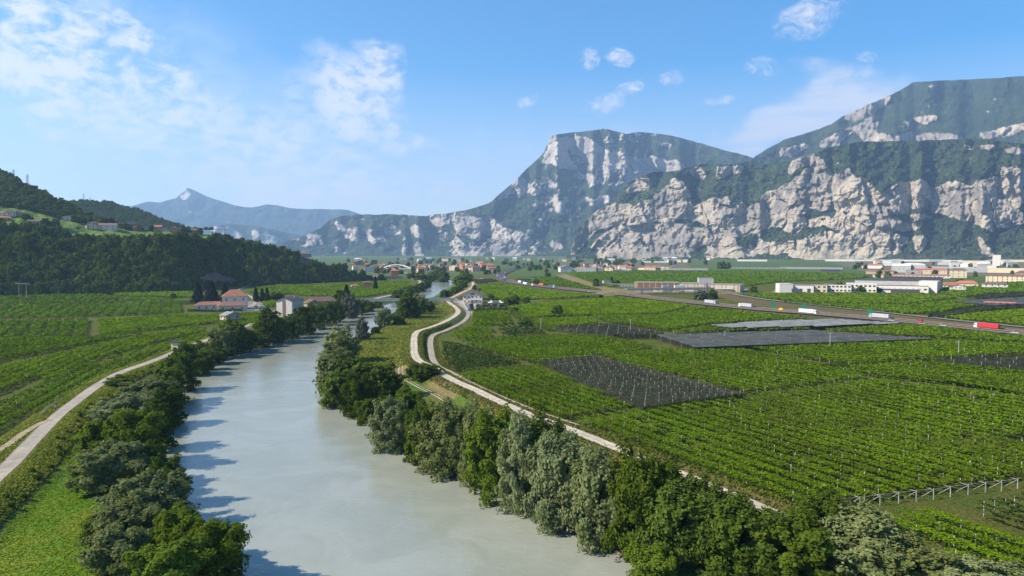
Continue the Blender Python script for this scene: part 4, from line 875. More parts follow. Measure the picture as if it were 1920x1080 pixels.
# ---- scattering by geometry nodes for woods and undergrowth (a mass nobody could count)
def scatter(name, pts, scl, protos, label, seed=0, tilt=0.1):
    pts = np.asarray(pts, np.float32); n = len(pts)
    me = bpy.data.meshes.new(name); me.vertices.add(n); me.vertices.foreach_set('co', pts.ravel())
    a = me.attributes.new('size', 'FLOAT_VECTOR', 'POINT'); a.data.foreach_set('vector', np.ascontiguousarray(scl, np.float32).ravel())
    rng = np.random.default_rng(seed); rot = np.stack([rng.normal(size=n) * tilt, rng.normal(size=n) * tilt, rng.random(n) * 6.283], 1).astype(np.float32)
    a = me.attributes.new('turn', 'FLOAT_VECTOR', 'POINT'); a.data.foreach_set('vector', rot.ravel())
    me.update(); o = link(name, me); tag(o, label, None, kind='stuff')
    ng = bpy.data.node_groups.new(name + '_scatter', 'GeometryNodeTree')
    ng.interface.new_socket('Geometry', in_out='INPUT', socket_type='NodeSocketGeometry'); ng.interface.new_socket('Geometry', in_out='OUTPUT', socket_type='NodeSocketGeometry')
    gi = ng.nodes.new('NodeGroupInput'); go = ng.nodes.new('NodeGroupOutput')
    jn = ng.nodes.new('GeometryNodeJoinGeometry')
    for pr in protos:
        oi = ng.nodes.new('GeometryNodeObjectInfo'); oi.inputs['Object'].default_value = pr; oi.inputs['As Instance'].default_value = True
        ng.links.new(oi.outputs['Geometry'], jn.inputs[0])
    ip = ng.nodes.new('GeometryNodeInstanceOnPoints'); ip.inputs['Pick Instance'].default_value = True
    ng.links.new(gi.outputs[0], ip.inputs['Points']); ng.links.new(jn.outputs[0], ip.inputs['Instance'])
    rv = ng.nodes.new('FunctionNodeRandomValue'); rv.data_type = 'INT'
    for s_ in rv.inputs:
        if s_.name == 'Max' and s_.type == 'INT': s_.default_value = len(protos) - 1
        if s_.name == 'Min' and s_.type == 'INT': s_.default_value = 0
        if s_.name == 'Seed': s_.default_value = seed
    ng.links.new([q for q in rv.outputs if q.type == 'INT'][0], ip.inputs['Instance Index'])
    for an, inp in (('size', 'Scale'), ('turn', 'Rotation')):
        na_ = ng.nodes.new('GeometryNodeInputNamedAttribute'); na_.data_type = 'FLOAT_VECTOR'; na_.inputs['Name'].default_value = an
        out = [q for q in na_.outputs if q.name == 'Attribute' and q.enabled][0]
        if inp == 'Rotation':
            er = ng.nodes.new('FunctionNodeEulerToRotation'); ng.links.new(out, er.inputs[0]); out = er.outputs[0]
        ng.links.new(out, ip.inputs[inp])
    ng.links.new(ip.outputs[0], go.inputs[0])
    md = o.modifiers.new('scatter', 'NODES'); md.node_group = ng
    return o
def proto_crowns(kinds, lod, sh='round'):
    "the crowns of visible trees that the woods repeat"
    got = []
    for k in kinds:
        for v in range(2):
            me = crown(k, sh, lod, v)
            ob = next((o for o in bpy.data.objects if o.data == me), None)
            if ob is None:
                px, py = PROTO_SPOTS.pop(0); loc, h, wd = place(px, py - 12, py, 12, 0.0, 0.3)
                r = empty('tree', loc); r.scale = (wd / 9, wd / 9, h / 10)
                tag(r, PROTO_LABEL.pop(0), 'tree', 'trees along the foot of the wooded slope'); ob = link('crown', me, r); link('trunk', _trunks[v], r)
            got.append(ob)
    return got
PROTO_SPOTS = [(452 + 17 * k, 531.5 - 0.75 * k) for k in range(14)]
PROTO_LABEL = [f'{ordinal(k + 1)} small tree counted from the lane along the foot of the wooded slope' for k in range(14)]
woods2 = proto_crowns(('dark', 'mid', 'dark', 'bright'), 2); woods3 = proto_crowns(('dark', 'mid'), 3)
def relief_points(rel, n, seed, ok, uv=None):
    rng = np.random.default_rng(seed); P = rel.P; nv, nu = P.shape[:2]
    d1 = np.linalg.norm(np.diff(P, axis=0)[:, :-1], axis=-1); d2 = np.linalg.norm(np.diff(P, axis=1)[:-1], axis=-1)
    w = (d1 * d2).ravel(); idx = rng.choice(len(w), n, p=w / w.sum()); i, j = np.divmod(idx, nu - 1); fu, fv = rng.random(n), rng.random(n)
    q = lambda M: (M[i, j].T * (1 - fu) * (1 - fv) + M[i, j + 1].T * fu * (1 - fv) + M[i + 1, j].T * (1 - fu) * fv + M[i + 1, j + 1].T * fu * fv).T
    X = q(P); px, py = proj(X); k = ok(px, py, q(rel.K), q(rel.E) if hasattr(rel, 'E') else 0 * px)
    return X[k]
rng = np.random.default_rng(5)
X = relief_points(FRONT, 9000, 5, lambda px, py, K, E: (K < 0.45) & (px > -260))
s = rng.uniform(0.35, 1.0, len(X)) ** 1.0 + (rng.random(len(X)) < .12) * .5; scatter('hillside_forest', X - [0, 0, 1.5], np.stack([s * 1.05, s * 1.05, s * rng.uniform(.85, 1.25, len(X))], 1), woods2, 'dense dark broadleaf forest covering the steep slope above the valley floor', 1)
X = relief_points(HILL, 9000, 6, lambda px, py, K, E: (E < 0.4) & (px > -260))
s = rng.uniform(0.5, 1.1, len(X)); scatter('hilltop_forest', X - [0, 0, 1.5], np.stack([s, s, s * .9], 1), woods3, 'mixed woodland on the hill above the hamlet', 2)
X = relief_points(HILL_BACK, 6000, 7, lambda px, py, K, E: (px > -100) & (px < 400) & (K < .3))
s = rng.uniform(0.6, 1.2, len(X)); scatter('ridge_forest', X - [0, 0, 1.5], np.stack([s, s, s * .8], 1), woods3, 'woodland on the ridge sloping down behind the hamlet', 3)
# scrub on the river banks and on the flood bank
under = [o for o in (next(q for q in bpy.data.objects if q.data == crown(k, sh, 0 if False else 1, v)) for k, sh, v in [(key[0], key[1], key[3]) for key in list(_crowns) if key[2] == 1 and key[1] in ('round', 'open') and key[0] in ('mid', 'bright', 'dark')])][:6]
def along(line, lo, hi, n, seed, smax=700):
    rng = np.random.default_rng(seed); P = resample(np.asarray(line), 800); T = np.gradient(P, axis=0); T /= np.linalg.norm(T, axis=1)[:, None]; Nn = np.stack([-T[:, 1], T[:, 0]], 1)
    k = rng.integers(0, 800, n); X = P[k] + T[k] * rng.normal(size=(n, 1)) + Nn[k] * rng.uniform(lo, hi, (n, 1)); m = (np.hypot(X[:, 0], X[:, 1]) < smax) & (X[:, 1] > 60); X = X[m]
    return np.column_stack([X, hfun(X[:, 0], X[:, 1])])
bankpts = np.vstack([along(bl, 0.2, 7.0, 900, 11), along(br, -8.0, -0.2, 1100, 12)])
bankpts = bankpts[bankpts[:, 2] > WATER_Z - 0.35]
s = rng.uniform(0.12, 0.34, len(bankpts)); scatter('riverbank_undergrowth', bankpts - [0, 0, .3], np.stack([s, s, s * .9], 1), under, 'tangled green scrub along both river banks under the trees', 4)
SCRUB = [o for o in bpy.data.objects if o.type == 'MESH' and o.name.startswith('crown') and 'fresh' in o.data.materials[0].name][:2]
lev = along(PATH_L, -9.5, -5.6, 170, 13, 420); lev = lev[~inside(RIVER, lev[:, 0], lev[:, 1])]
dl_ = dist_poly(PATH_L[::2], lev[:, 0], lev[:, 1]); lev = lev[(dl_ > 5.6)]
s = rng.uniform(0.05, 0.13, len(lev)); scatter('flood_bank_scrub', lev - [0, 0, .1], np.stack([s * 1.3, s * 1.3, s], 1), SCRUB, 'low green scrub on the flood bank below the paved path', 5)
GRASS_DRY = leafmat("dry_grass", (0.160, 0.185, 0.028), (0.320, 0.315, 0.075), 0.40, 0.05, 0.6, (0.125, 0.165, 0.030), 0.06)
GRASS_LUSH = leafmat("lush_grass", (0.150, 0.205, 0.006), (0.215, 0.275, 0.013), 0.42, 0.05, 0.5, (0.20, 0.23, 0.035), 0.05)
def grass(name, X, size, mat, label, seed):
    rg = np.random.default_rng(seed); X = np.column_stack([X, hfun(X[:, 0], X[:, 1])]); X = X[X[:, 2] > WATER_Z + .2]
    for ln, hwid in ((ROAD_LOW, 1.75), (PATH_R, 2.1), (PATH_L, 2.1), (TRACK_L, 1.2)): X = X[dist_poly(ln[::2], X[:, 0], X[:, 1]) > hwid]
    n = len(X); sz = size * rg.uniform(.5, 1.4, n)
    X[:, 2] += sz * .35; Nn = unit(n, rg); Nn[:, 2] = np.abs(Nn[:, 2]) * 1.1 + .15; Nn /= np.linalg.norm(Nn, axis=1)[:, None]
    V, F = quads_at(X, Nn, sz, rg, 1.1, (0, 0, 1)); tag(link(name, mesh_np(name, V, F, mat)), label, None, kind='stuff')
def fill(pts, n, seed, z=0.0):
    P = W(pts, z); rg = np.random.default_rng(seed); X = rg.uniform(P.min(0), P.max(0), (n, 2)); r = np.hypot(X[:, 0], X[:, 1]); X = X[inside(P, X[:, 0], X[:, 1]) & (rg.random(len(X)) < np.clip(220 / r, 0, 1))]; return X
grass('flood_bank_grass', np.vstack([along(PATH_L, -9.3, -2.7, 46000, 14, 420)[:, :2], along(PATH_L, 2.7, 9.0, 26000, 15, 420)[:, :2]]), 0.42, GRASS_DRY, 'tall yellowing grass on the slopes of the paved flood bank', 1)
grass('river_meadow_grass', fill(LUSH, 130000, 16), 0.24, GRASS_LUSH, 'lush mown grass strip between the flood bank and the river trees', 2)
MEADOW = [(672, 648), (700, 628), (735, 606), (790, 582), (842, 570), (858, 585), (850, 592), (795, 616), (776, 628), (773, 664), (768, 690), (730, 690), (690, 690), (672, 668)]
grass('dry_meadow_grass', fill(MEADOW, 60000, 17), 0.75, GRASS_DRY, 'dry brown and green meadow grass between the river and the gravel path', 3)
grass('gravel_bank_grass', np.vstack([along(PATH_R, 2.1, 14.0, 60000, 18, 500)[:, :2], along(PATH_R, -7.0, -2.1, 30000, 19, 500)[:, :2]]), 0.5, leafmat("verge_grass", (0.075, 0.105, 0.016), (0.175, 0.185, 0.040), 0.28, 0.05, 0.7, (0.20, 0.165, 0.06), 0.05), 'uneven green and straw-coloured grass on the verges of the gravel path', 4)

# ---- vineyards
VINE = leafmat("vine_leaves", (0.070, 0.130, 0.003), (0.164, 0.256, 0.008), 0.36, 0.10, 0.6, (0.078, 0.098, 0.008), 0.03)
VINE_Y = leafmat("vine_leaves_yellowish", (0.098, 0.164, 0.003), (0.208, 0.300, 0.009), 0.36, 0.10, 0.45, (0.085, 0.11, 0.016), 0.03)
VINE_D = leafmat("orchard_leaves", (0.026, 0.050, 0.009), (0.066, 0.102, 0.022), 0.22, 0.12, 0.5, (0.03, 0.045, 0.015), 0.05)
m_post = paint("pale_concrete_post", (0.44, 0.42, 0.38), 0.8, 0.2, 3.0)
m_wood = paint("weathered_wood", (0.30, 0.26, 0.21), 0.9, 0.2, 2.0)
def inset(P, m):
    "pull the outline in by m metres so that a track stays free round the plot"
    n = len(P); area = 0.5 * sum(P[i][0] * P[(i + 1) % n][1] - P[(i + 1) % n][0] * P[i][1] for i in range(n)); sg = 1.0 if area > 0 else -1.0; out = []
    for i in range(n):
        a, b, c = P[i - 1], P[i], P[(i + 1) % n]; e1 = (b - a) / (np.linalg.norm(b - a) + 1e-9); e2 = (c - b) / (np.linalg.norm(c - b) + 1e-9)
        n1 = np.array([-e1[1], e1[0]]) * sg; n2 = np.array([-e2[1], e2[0]]) * sg; k = n1 + n2; k = k / max(.5, float(k @ k) / 2); out.append(b + k * m)
    return np.array(out)
def field_rows(P, d, spacing, off=0.0, margin=0.0):
    "intervals of each row inside a field"
    d = np.asarray(d, float); d = d / np.linalg.norm(d); nrm = np.array([-d[1], d[0]])
    a, b = P @ d, P @ nrm; rows = []
    for c in np.arange(b.min() + spacing * 0.5 + off, b.max(), spacing):
        xs = []
        for k in range(len(P)):
            b0, b1 = b[k], b[(k + 1) % len(P)]
            if (b0 <= c) != (b1 <= c): xs.append(a[k] + (a[(k + 1) % len(P)] - a[k]) * (c - b0) / (b1 - b0))
        xs.sort()
        for q in range(0, len(xs) - 1, 2):
            if xs[q + 1] - xs[q] > 4: rows.append((c, xs[q] + margin, xs[q + 1] - margin))
    return rows, d, nrm
def row_quads(c, a0, a1, d, nrm, hw, z, rng, dens, size, gap=0.0, wob=0.35, side=0.25, tilt=0.0):
    n = max(6, int((a1 - a0) * hw * 2 * dens)); t = rng.uniform(a0, a1, n); u = rng.uniform(-hw, hw, n)
    edge = fbm(t / 3.2, t * 0 + c, 5, 3) * 0.5
    u = u * (1 + edge * 0.5)
    zz = z + 0.25 * (1 - (u / hw) ** 2) + tilt * u + fbm(t / 2.4, u / 2.0 + c, 8, 3) * wob + rng.normal(size=n) * 0.10
    low = rng.random(n) < side; u = np.where(low, np.sign(u) * hw * rng.uniform(.75, 1.05, n), u); zz = np.where(low, rng.uniform(z * 0.45, z, n), zz)
    if gap:
        keep = fbm(t / 5.0, t * 0 + c * 3.1, 15, 3) > gap - 1; t, u, zz, low = t[keep], u[keep], zz[keep], low[keep]; n = len(t)
    C = np.column_stack([d[0] * t + nrm[0] * (u + c), d[1] * t + nrm[1] * (u + c), zz])
    Nn = rng.normal(size=(n, 3)) * 0.42 + np.array([0, 0, 1.0]) * np.where(low, .2, 1)[:, None]; Nn /= np.linalg.norm(Nn, axis=1)[:, None]
    return quads_at(C, Nn, size * rng.uniform(0.6, 1.35, n), rng, 1.2)
def posts_mesh(name, pts, h, w, mat):
    pts = np.asarray(pts, float); n = len(pts)
    o = np.array([(-1, -1, 0), (1, -1, 0), (1, 1, 0), (-1, 1, 0), (-1, -1, 1), (1, -1, 1), (1, 1, 1), (-1, 1, 1)], float)
    hh = np.full(n, h) if np.isscalar(h) else np.asarray(h)
    S = np.stack([np.full(n, w / 2), np.full(n, w / 2), hh], 1)
    V = pts[:, None, :] + o[None] * S[:, None, :]
    f = np.array([(0, 1, 5, 4), (1, 2, 6, 5), (2, 3, 7, 6), (3, 0, 4, 7), (4, 5, 6, 7)])
    F = (f[None] + (np.arange(n) * 8)[:, None, None]).reshape(-1, 4)
    return mesh_np(name, V, F, mat)
def vineyard(label, pts, dirpx, spacing, mat=None, hw=None, z=2.0, rows_as_parts=False, posts=6.5, post_h=2.55, seed=0, cover=1.7, name='vineyard', cat='vineyard', gap=0.0, post_w=0.10, wob=0.35, group='vineyards on the valley floor', size_k=0.0021, edge=0.0, side=.12, tilt=.15):
    P = W(pts, z * 0.8); D0 = W(dirpx, z * 0.8); d = D0[1] - D0[0]; P = inset(P, 1.6 if np.hypot(*P.mean(0)) < 420 else 2.6)
    rng = np.random.default_rng(seed + 1000); rows, d, nrm = field_rows(P, d, spacing, 0, edge)
    hw = hw or spacing * 0.455
    cen = P.mean(0); root = empty(name, (cen[0], cen[1], 0)); tag(root, label, cat, group); org = np.array([cen[0], cen[1], 0])
    mat = mat or VINE; Vs, Fs, nb_, pp = [], [], 0, []
    for (c, a0, a1) in rows:
        mid = d * (a0 + a1) / 2 + nrm * c; V_, F_ = [], []
        # finer leaves on the nearer stretches
        nseg = max(1, int((a1 - a0) / 60)); ed = np.linspace(a0, a1, nseg + 1); base = 0
        for q in range(nseg):
            m = d * (ed[q] + ed[q + 1]) / 2 + nrm * c; r = np.hypot(*m)
            if m[1] < 40 or abs(m[0]) > m[1] * 0.86 + 25: continue
            sz = np.clip(r * size_k, 0.34, 4.0); v, f = row_quads(c, ed[q], ed[q + 1], d, nrm, hw, z, rng, cover / (sz * sz * 1.1), sz, gap, wob, side, tilt * (-1.0 if nrm @ cen > 0 else 1.0))
            V_.append(v - org); F_.append(f + base); base += len(v)
        if not V_: continue
        V_ = np.vstack(V_); F_ = np.vstack(F_)
        if rows_as_parts: link('vine_row', mesh_np('vine_row', V_, F_, mat), root)  # one trellised vine row per part, made of loose leaf faces
        else: Vs.append(V_); Fs.append(F_ + nb_); nb_ += len(V_)
        if posts:
            t = np.arange(a0 + 1, a1, posts); q = d[None] * t[:, None] + nrm[None] * c
            q = q[(np.abs(q[:, 0]) < q[:, 1] * 0.83 + 15)]
            pp.append(np.column_stack([q, np.zeros(len(q))]) - org)
    if Vs: tag(link('vine_rows', mesh_np('vine_rows', np.vstack(Vs), np.vstack(Fs), mat), root), kind='stuff')
    if pp:
        pp = np.vstack(pp); pp = pp[rng.random(len(pp)) < 0.7]; pp[:, :2] += rng.normal(size=(len(pp), 2)) * 0.15
        tag(link('posts', posts_mesh('posts', pp, post_h + rng.normal(size=len(pp)) * 0.15, post_w, m_post), root), kind='stuff')
    return root
def netmat(name, c, t):
    m, nt = new_mat(name); d = N(nt, 'ShaderNodeBsdfDiffuse'); g = N(nt, 'ShaderNodeNewGeometry')
    n = NOISE(nt, g.outputs['Position'], 0.12, 4, 0.6); L(nt, MIXC(nt, SMOOTH(nt, n, .3, .7), tuple(x * .75 for x in c), tuple(x * 1.2 for x in c)), d.inputs[0])
    tr = N(nt, 'ShaderNodeBsdfTransparent'); mx = N(nt, 'ShaderNodeMixShader'); mx.inputs[0].default_value = t; L(nt, d.outputs[0], mx.inputs[1]); L(nt, tr.outputs[0], mx.inputs[2]); finish(nt, mx.outputs[0]); return m
NET_K = netmat("black_hail_net", (0.045, 0.045, 0.040), 0.58); NET_G = netmat("grey_hail_net", (0.090, 0.096, 0.090), 0.15); NET_L = netmat("pale_hail_net", (0.225, 0.225, 0.215), 0.10)
def netted(label, pts, dirpx, mat, z=3.6, spacing=4.0, posts=9.0, post_every=2, seed=0, ridge=0.5, post_h=None, trees=True, side=True, post_w=0.16, leaf=None):
    P = W(pts, z * 0.9); D0 = W(dirpx, z * 0.9); rng = np.random.default_rng(seed + 3000); rows, d, nrm = field_rows(P, D0[1] - D0[0], spacing)
    cen = P.mean(0); org = np.array([cen[0], cen[1], 0]); root = empty('netted_orchard', tuple(org)); tag(root, label, 'orchard', 'orchards under hail nets')
    V, F, pp, tv, tf, nb_ = [], [], [], [], [], 0
    for i, (c, a0, a1) in enumerate(rows):
        n = max(2, int((a1 - a0) / 8)); t = np.linspace(a0, a1, n); base = len(V)
        for q in t:
            sag = float(rng.normal()) * 0.08
            for u, zz in ((-.5, z - ridge), (0, z + sag), (.5, z - ridge)): w = d * q + nrm * (c + u * spacing); V.append((w[0] - org[0], w[1] - org[1], zz))
        for k in range(n - 1):
            for j in (0, 1): F.append((base + k * 3 + j, base + k * 3 + j + 1, base + (k + 1) * 3 + j + 1, base + (k + 1) * 3 + j))
        if i % post_every == 0 and posts:
            tt = np.arange(a0 + .5, a1, posts); w = d[None] * tt[:, None] + nrm[None] * c; pp.append(np.column_stack([w, np.zeros(len(w))]) - org)
        if trees:
            m = d * (a0 + a1) / 2 + nrm * c; sz = np.clip(np.hypot(*m) * 0.003, 0.6, 3.0); v, f = row_quads(c, a0, a1, d, nrm, spacing * .28, 2.4, rng, 1.0 / (sz * sz), sz, 0, .5, .5); tv.append(v - org); tf.append(f + nb_); nb_ += len(v)
    link('net', mesh_np('net', np.array(V), np.array(F), mat), root)
    if side:
        sv, sf = [], []
        for k in range(len(P)):
            a, b = P[k] - cen, P[(k + 1) % len(P)] - cen; base = len(sv); sv += [(a[0], a[1], 0.6), (b[0], b[1], 0.6), (b[0], b[1], z - ridge * .5), (a[0], a[1], z - ridge * .5)]; sf.append((base, base + 1, base + 2, base + 3))
        link('side_net', mesh_np('side_net', np.array(sv), np.array(sf), NET_K), root)
    if pp: tag(link('posts', posts_mesh('posts', np.vstack(pp), post_h or z + 0.3, post_w, m_post), root), kind='stuff')
    if tv: tag(link('apple_tree_rows', mesh_np('apple_tree_rows', np.vstack(tv), np.vstack(tf), leaf or VINE_D), root), kind='stuff')
    return root

RD = [(1068, 788), (1500, 955)]           # rows follow the flood bank
vineyard('large vineyard in the lower corner with leafy rows parallel to the gravel path', [(1068, 786), (1200, 766), (1290, 753), (1400, 739), (1640, 710), (1760, 722), (1930, 744), (2060, 770), (2060, 868), (1930, 896), (1840, 908), (1570, 944), (1505, 950), (1300, 873), (1180, 828)], RD, 5.2, rows_as_parts=True, posts=6.5, seed=1, gap=0.55, cover=1.75)
vineyard('small vineyard at the bottom corner in front of the wire-braced posts', [(1605, 966), (1700, 955), (1795, 944), (1835, 975), (1900, 996), (2060, 1040), (2060, 1165), (1900, 1090), (1760, 1036)], RD, 5.2, rows_as_parts=True, posts=6.5, seed=2, gap=0.55)
vineyard('dark spindly orchard plot at the bottom corner edge', [(1800, 948), (1880, 932), (2060, 905), (2060, 1030), (1905, 990), (1838, 970)], RD, 3.2, VINE_D, hw=1.0, z=2.4, posts=9, post_h=3.1, seed=3, name='orchard', cat='orchard', wob=.8, cover=1.7, group='open orchards')
vineyard('bright triangular vineyard between the gravel path and the black net', [(848, 699), (930, 690), (1008, 683), (1100, 722), (1202, 764), (1060, 783), (1000, 765), (915, 727)], [(848, 699), (1060, 783)], 4.4, rows_as_parts=True, seed=4, gap=0.30, cover=1.7)
vineyard('dark orchard triangle beside the pale lower road', [(826, 642), (852, 641), (920, 660), (992, 683), (930, 690), (852, 697), (826, 676)], [(826, 642), (992, 683)], 3.4, VINE_D, hw=1.2, z=2.8, posts=0, seed=5, name='orchard', cat='orchard', group='open orchards', wob=.5)
vineyard('bright vineyard above the dark orchard triangle', [(858, 640), (940, 632), (1090, 627), (1150, 632), (1240, 652), (1130, 667), (1008, 682), (930, 662)], [(858, 640), (1090, 627)], 4.6, seed=6, gap=.35, posts=6)
vineyard('vineyard with upright pale lines below the country house garden', [(880, 583), (952, 581), (973, 606), (884, 611)], [(915, 583), (922, 610)], 5.0, hw=1.9, seed=7, posts=0)
vineyard('narrow dark hedge-like rows beyond the bright vineyard', [(928, 614), (1000, 609), (1032, 622), (1012, 627), (940, 631)], [(945, 613), (985, 629)], 4.5, VINE_D, hw=1.3, z=2.6, seed=8, posts=0, name='orchard', cat='orchard', group='open orchards')
vineyard('clipped rows ending along the pale lower road', [(838, 626), (878, 609), (922, 612), (936, 631), (862, 637)], [(872, 611), (890, 634)], 4.2, hw=1.5, z=2.4, seed=9, posts=0)
vineyard('wide vineyard with many white posts beyond the black net', [(1115, 668), (1245, 653), (1290, 656), (1400, 654), (1520, 676), (1635, 707), (1520, 722), (1400, 737)], RD, 4.8, rows_as_parts=True, seed=10, gap=.45, posts=6)
vineyard('long vineyard below the grey net with scattered white posts', [(1300, 654), (1400, 651), (1540, 644), (1745, 636), (1930, 645), (1990, 655), (1930, 664), (1760, 670), (1600, 684), (1520, 672), (1400, 652)], [(1400, 652), (1745, 637)], 5.0, seed=11, posts=7, gap=.4)
vineyard('vineyard beyond the dark track with posts', [(1550, 690), (1690, 678), (1770, 676), (1900, 693), (2040, 715), (2040, 756), (1925, 740), (1770, 718), (1650, 706)], [(1600, 688), (1925, 738)], 5.0, seed=12, posts=7, gap=.45)
vineyard('vineyard between the two grey nets beside the motorway', [(1530, 618), (1690, 608), (1760, 612), (1930, 632), (2040, 650), (1930, 642), (1750, 633)], [(1690, 607), (1930, 630)], 5.0, seed=13, posts=8)
vineyard('wide green vineyard below the sandy farm road', [(945, 575), (1000, 568), (1160, 557), (1225, 563), (1300, 572), (1240, 588), (1100, 590), (975, 596)], [(1000, 570), (1160, 560)], 5.0, VINE_Y, seed=14, posts=0)
vineyard('long vineyard under the motorway up to the pale net', [(1300, 573), (1420, 586), (1530, 595), (1440, 600), (1330, 607), (1248, 620), (1140, 604), (1100, 592), (1240, 590)], [(1300, 573), (1530, 595)], 5.0, seed=15, posts=7)
vineyard('vineyard strip around the lone round tree', [(975, 598), (1100, 593), (1138, 605), (1040, 613), (1000, 606)], [(975, 598), (1100, 593)], 5.0, VINE_Y, seed=16, posts=0)
vineyard('narrow vineyard between the black net and the pale net', [(1250, 622), (1335, 609), (1370, 616), (1520, 613), (1525, 618), (1370, 621)], [(1250, 622), (1370, 616)], 5.0, seed=17, posts=7)
vineyard('smooth bright field behind the country house', [(896, 533), (935, 529), (990, 540), (1060, 548), (1140, 554), (1030, 560), (940, 562), (900, 548)], [(935, 529), (1140, 554)], 5.0, VINE_Y, seed=18, posts=0, cover=1.7)
vineyard('triangular field between the motorway and the railway bank', [(985, 522), (1010, 519), (1048, 520), (1095, 534), (1130, 544), (1075, 540), (1000, 531), (960, 524)], [(985, 522), (1095, 534)], 5.0, seed=19, posts=0)
vineyard('wide far field behind the timber building', [(1065, 511), (1200, 508), (1400, 508), (1600, 513), (1640, 519), (1560, 524), (1465, 527), (1400, 536), (1200, 531), (1140, 538), (1095, 524)], [(1065, 511), (1600, 514)], 6.0, seed=20, posts=0, cover=1.7)
vineyard('vineyard in front of the white factory', [(1380, 550), (1460, 550), (1600, 549), (1750, 551), (1800, 557), (1700, 570), (1560, 568), (1440, 560)], [(1380, 550), (1700, 565)], 5.0, VINE_Y, seed=21, posts=8)
vineyard('vineyard along the grey road beyond the motorway', [(1460, 563), (1560, 569), (1700, 572), (1740, 585), (1700, 588), (1560, 574)], [(1460, 563), (1700, 587)], 5.0, seed=22, posts=8)
vineyard('vineyard round the white red-roofed farmhouses', [(1760, 534), (1930, 528), (1990, 530), (1990, 545), (1850, 550), (1810, 556), (1760, 548)], [(1760, 545), (1990, 535)], 5.0, seed=23, posts=0)
vineyard('yellow-green wedge of vines beside the motorway at the edge', [(1745, 590), (1830, 586), (1930, 577), (2010, 577), (2010, 620), (1930, 611), (1800, 598)], [(1745, 590), (1930, 578)], 5.0, VINE_Y, seed=24, posts=0)
vineyard('field above the dark side nets', [(1700, 571), (1800, 560), (1850, 570), (1760, 586), (1720, 588)], [(1700, 571), (1800, 560)], 5.0, seed=25, posts=0)
# other side of the river
LD = [(0, 745), (130, 685)]
vineyard('near vineyard with pale diagonal furrows above the paved path', [(-110, 812), (0, 752), (125, 690), (230, 670), (318, 659), (275, 676), (215, 700), (172, 727), (120, 758), (60, 778), (-110, 880)], LD, 5.2, rows_as_parts=True, hw=2.0, seed=31, posts=5, gap=.45)
vineyard('vineyard between two dark furrows beside the hut', [(-110, 792), (-110, 770), (0, 738), (90, 706), (220, 664), (330, 636), (388, 622), (396, 636), (328, 655), (225, 669), (120, 689), (0, 748)], LD, 4.8, VINE_Y, seed=32, gap=.3, posts=0)
vineyard('vineyard band curving towards the farmhouse', [(-110, 765), (-110, 700), (0, 682), (110, 660), (180, 644), (260, 628), (345, 612), (388, 612), (388, 620), (330, 633), (210, 665), (80, 706), (0, 733)], LD, 4.8, VINE_Y, seed=33, gap=.2, posts=0)
vineyard('dull green vineyard with closed canopy across the middle', [(-110, 690), (-110, 634), (0, 634), (175, 630), (330, 612), (250, 626), (110, 655), (0, 676)], [(0, 640), (175, 632)], 4.8, seed=34, posts=0)
vineyard('vineyard of dark upright stripes', [(-110, 600), (0, 600), (165, 597), (172, 628), (0, 632), (-110, 632)], [(60, 630), (85, 600)], 9.0, hw=3.2, seed=35, posts=0)
vineyard('bright vineyard in front of the farmhouse hedge', [(178, 599), (345, 588), (400, 594), (418, 602), (345, 611), (180, 628)], [(178, 605), (345, 592)], 5.0, VINE_Y, seed=36, posts=0)
vineyard('vineyard of fine slanting rows below the pink field house', [(-110, 552), (0, 552), (180, 550), (236, 556), (232, 568), (0, 570), (-110, 570)], [(60, 569), (110, 551)], 7.5, hw=2.4, seed=37, posts=0)
vineyard('grey-green vineyard below the slanting rows', [(-110, 573), (0, 572), (235, 570), (240, 558), (342, 560), (338, 586), (170, 592), (0, 595), (-110, 595)], [(250, 586), (265, 560)], 9.0, hw=3.2, seed=38, posts=0)
vineyard('sunlit strip of vines below the wooded slope', [(-110, 538), (0, 538), (150, 538), (155, 546), (0, 550), (-110, 550)], [(0, 545), (150, 540)], 5.0, VINE_Y, seed=39, posts=0)
vineyard('sunlit strip of vines beyond the pink field house', [(205, 548), (250, 546), (365, 547), (362, 557), (250, 555), (215, 553)], [(205, 548), (362, 550)], 5.0, VINE_Y, seed=40, posts=0)
vineyard('sunlit field between the farmhouse and the wooded slope', [(462, 548), (475, 541), (520, 534), (620, 533), (700, 528), (770, 527), (776, 535), (740, 546), (690, 556), (640, 556), (560, 553), (545, 550), (520, 552)], [(475, 541), (700, 530)], 5.0, VINE_Y, seed=41, posts=0, cover=1.7)
vineyard('vineyard round the small stone house', [(352, 592), (420, 588), (480, 586), (510, 590), (520, 602), (480, 615), (440, 612), (405, 618), (400, 600)], [(352, 592), (480, 588)], 5.0, VINE_Y, seed=42, posts=0)
vineyard('small vineyard between the barn and the yard', [(486, 566), (518, 563), (520, 572), (494, 576)], [(486, 566), (518, 564)], 4.5, VINE_Y, seed=43, posts=0)
netted('black hail-net orchard with tall pale posts beside the bright triangular vineyard', [(1015, 675), (1110, 667), (1260, 702), (1400, 737), (1292, 751), (1206, 763)], RD, NET_K, 3.4, 4.0, 7.0, 1, 1, post_h=3.9, post_w=.09, leaf=VINE_D)
netted('small black hail-net orchard beyond the bright vineyards', [(1042, 613), (1140, 606), (1245, 621), (1232, 627), (1150, 627)], [(1042, 613), (1140, 606)], NET_K, 3.6, 4.5, 9, 2, 2)
netted('large slate-grey hail net in the middle of the vineyards', [(1230, 628), (1370, 622), (1520, 619), (1745, 634), (1540, 642), (1300, 650)], [(1230, 628), (1520, 619)], NET_G, 3.6, 5, 10, 3, 3)
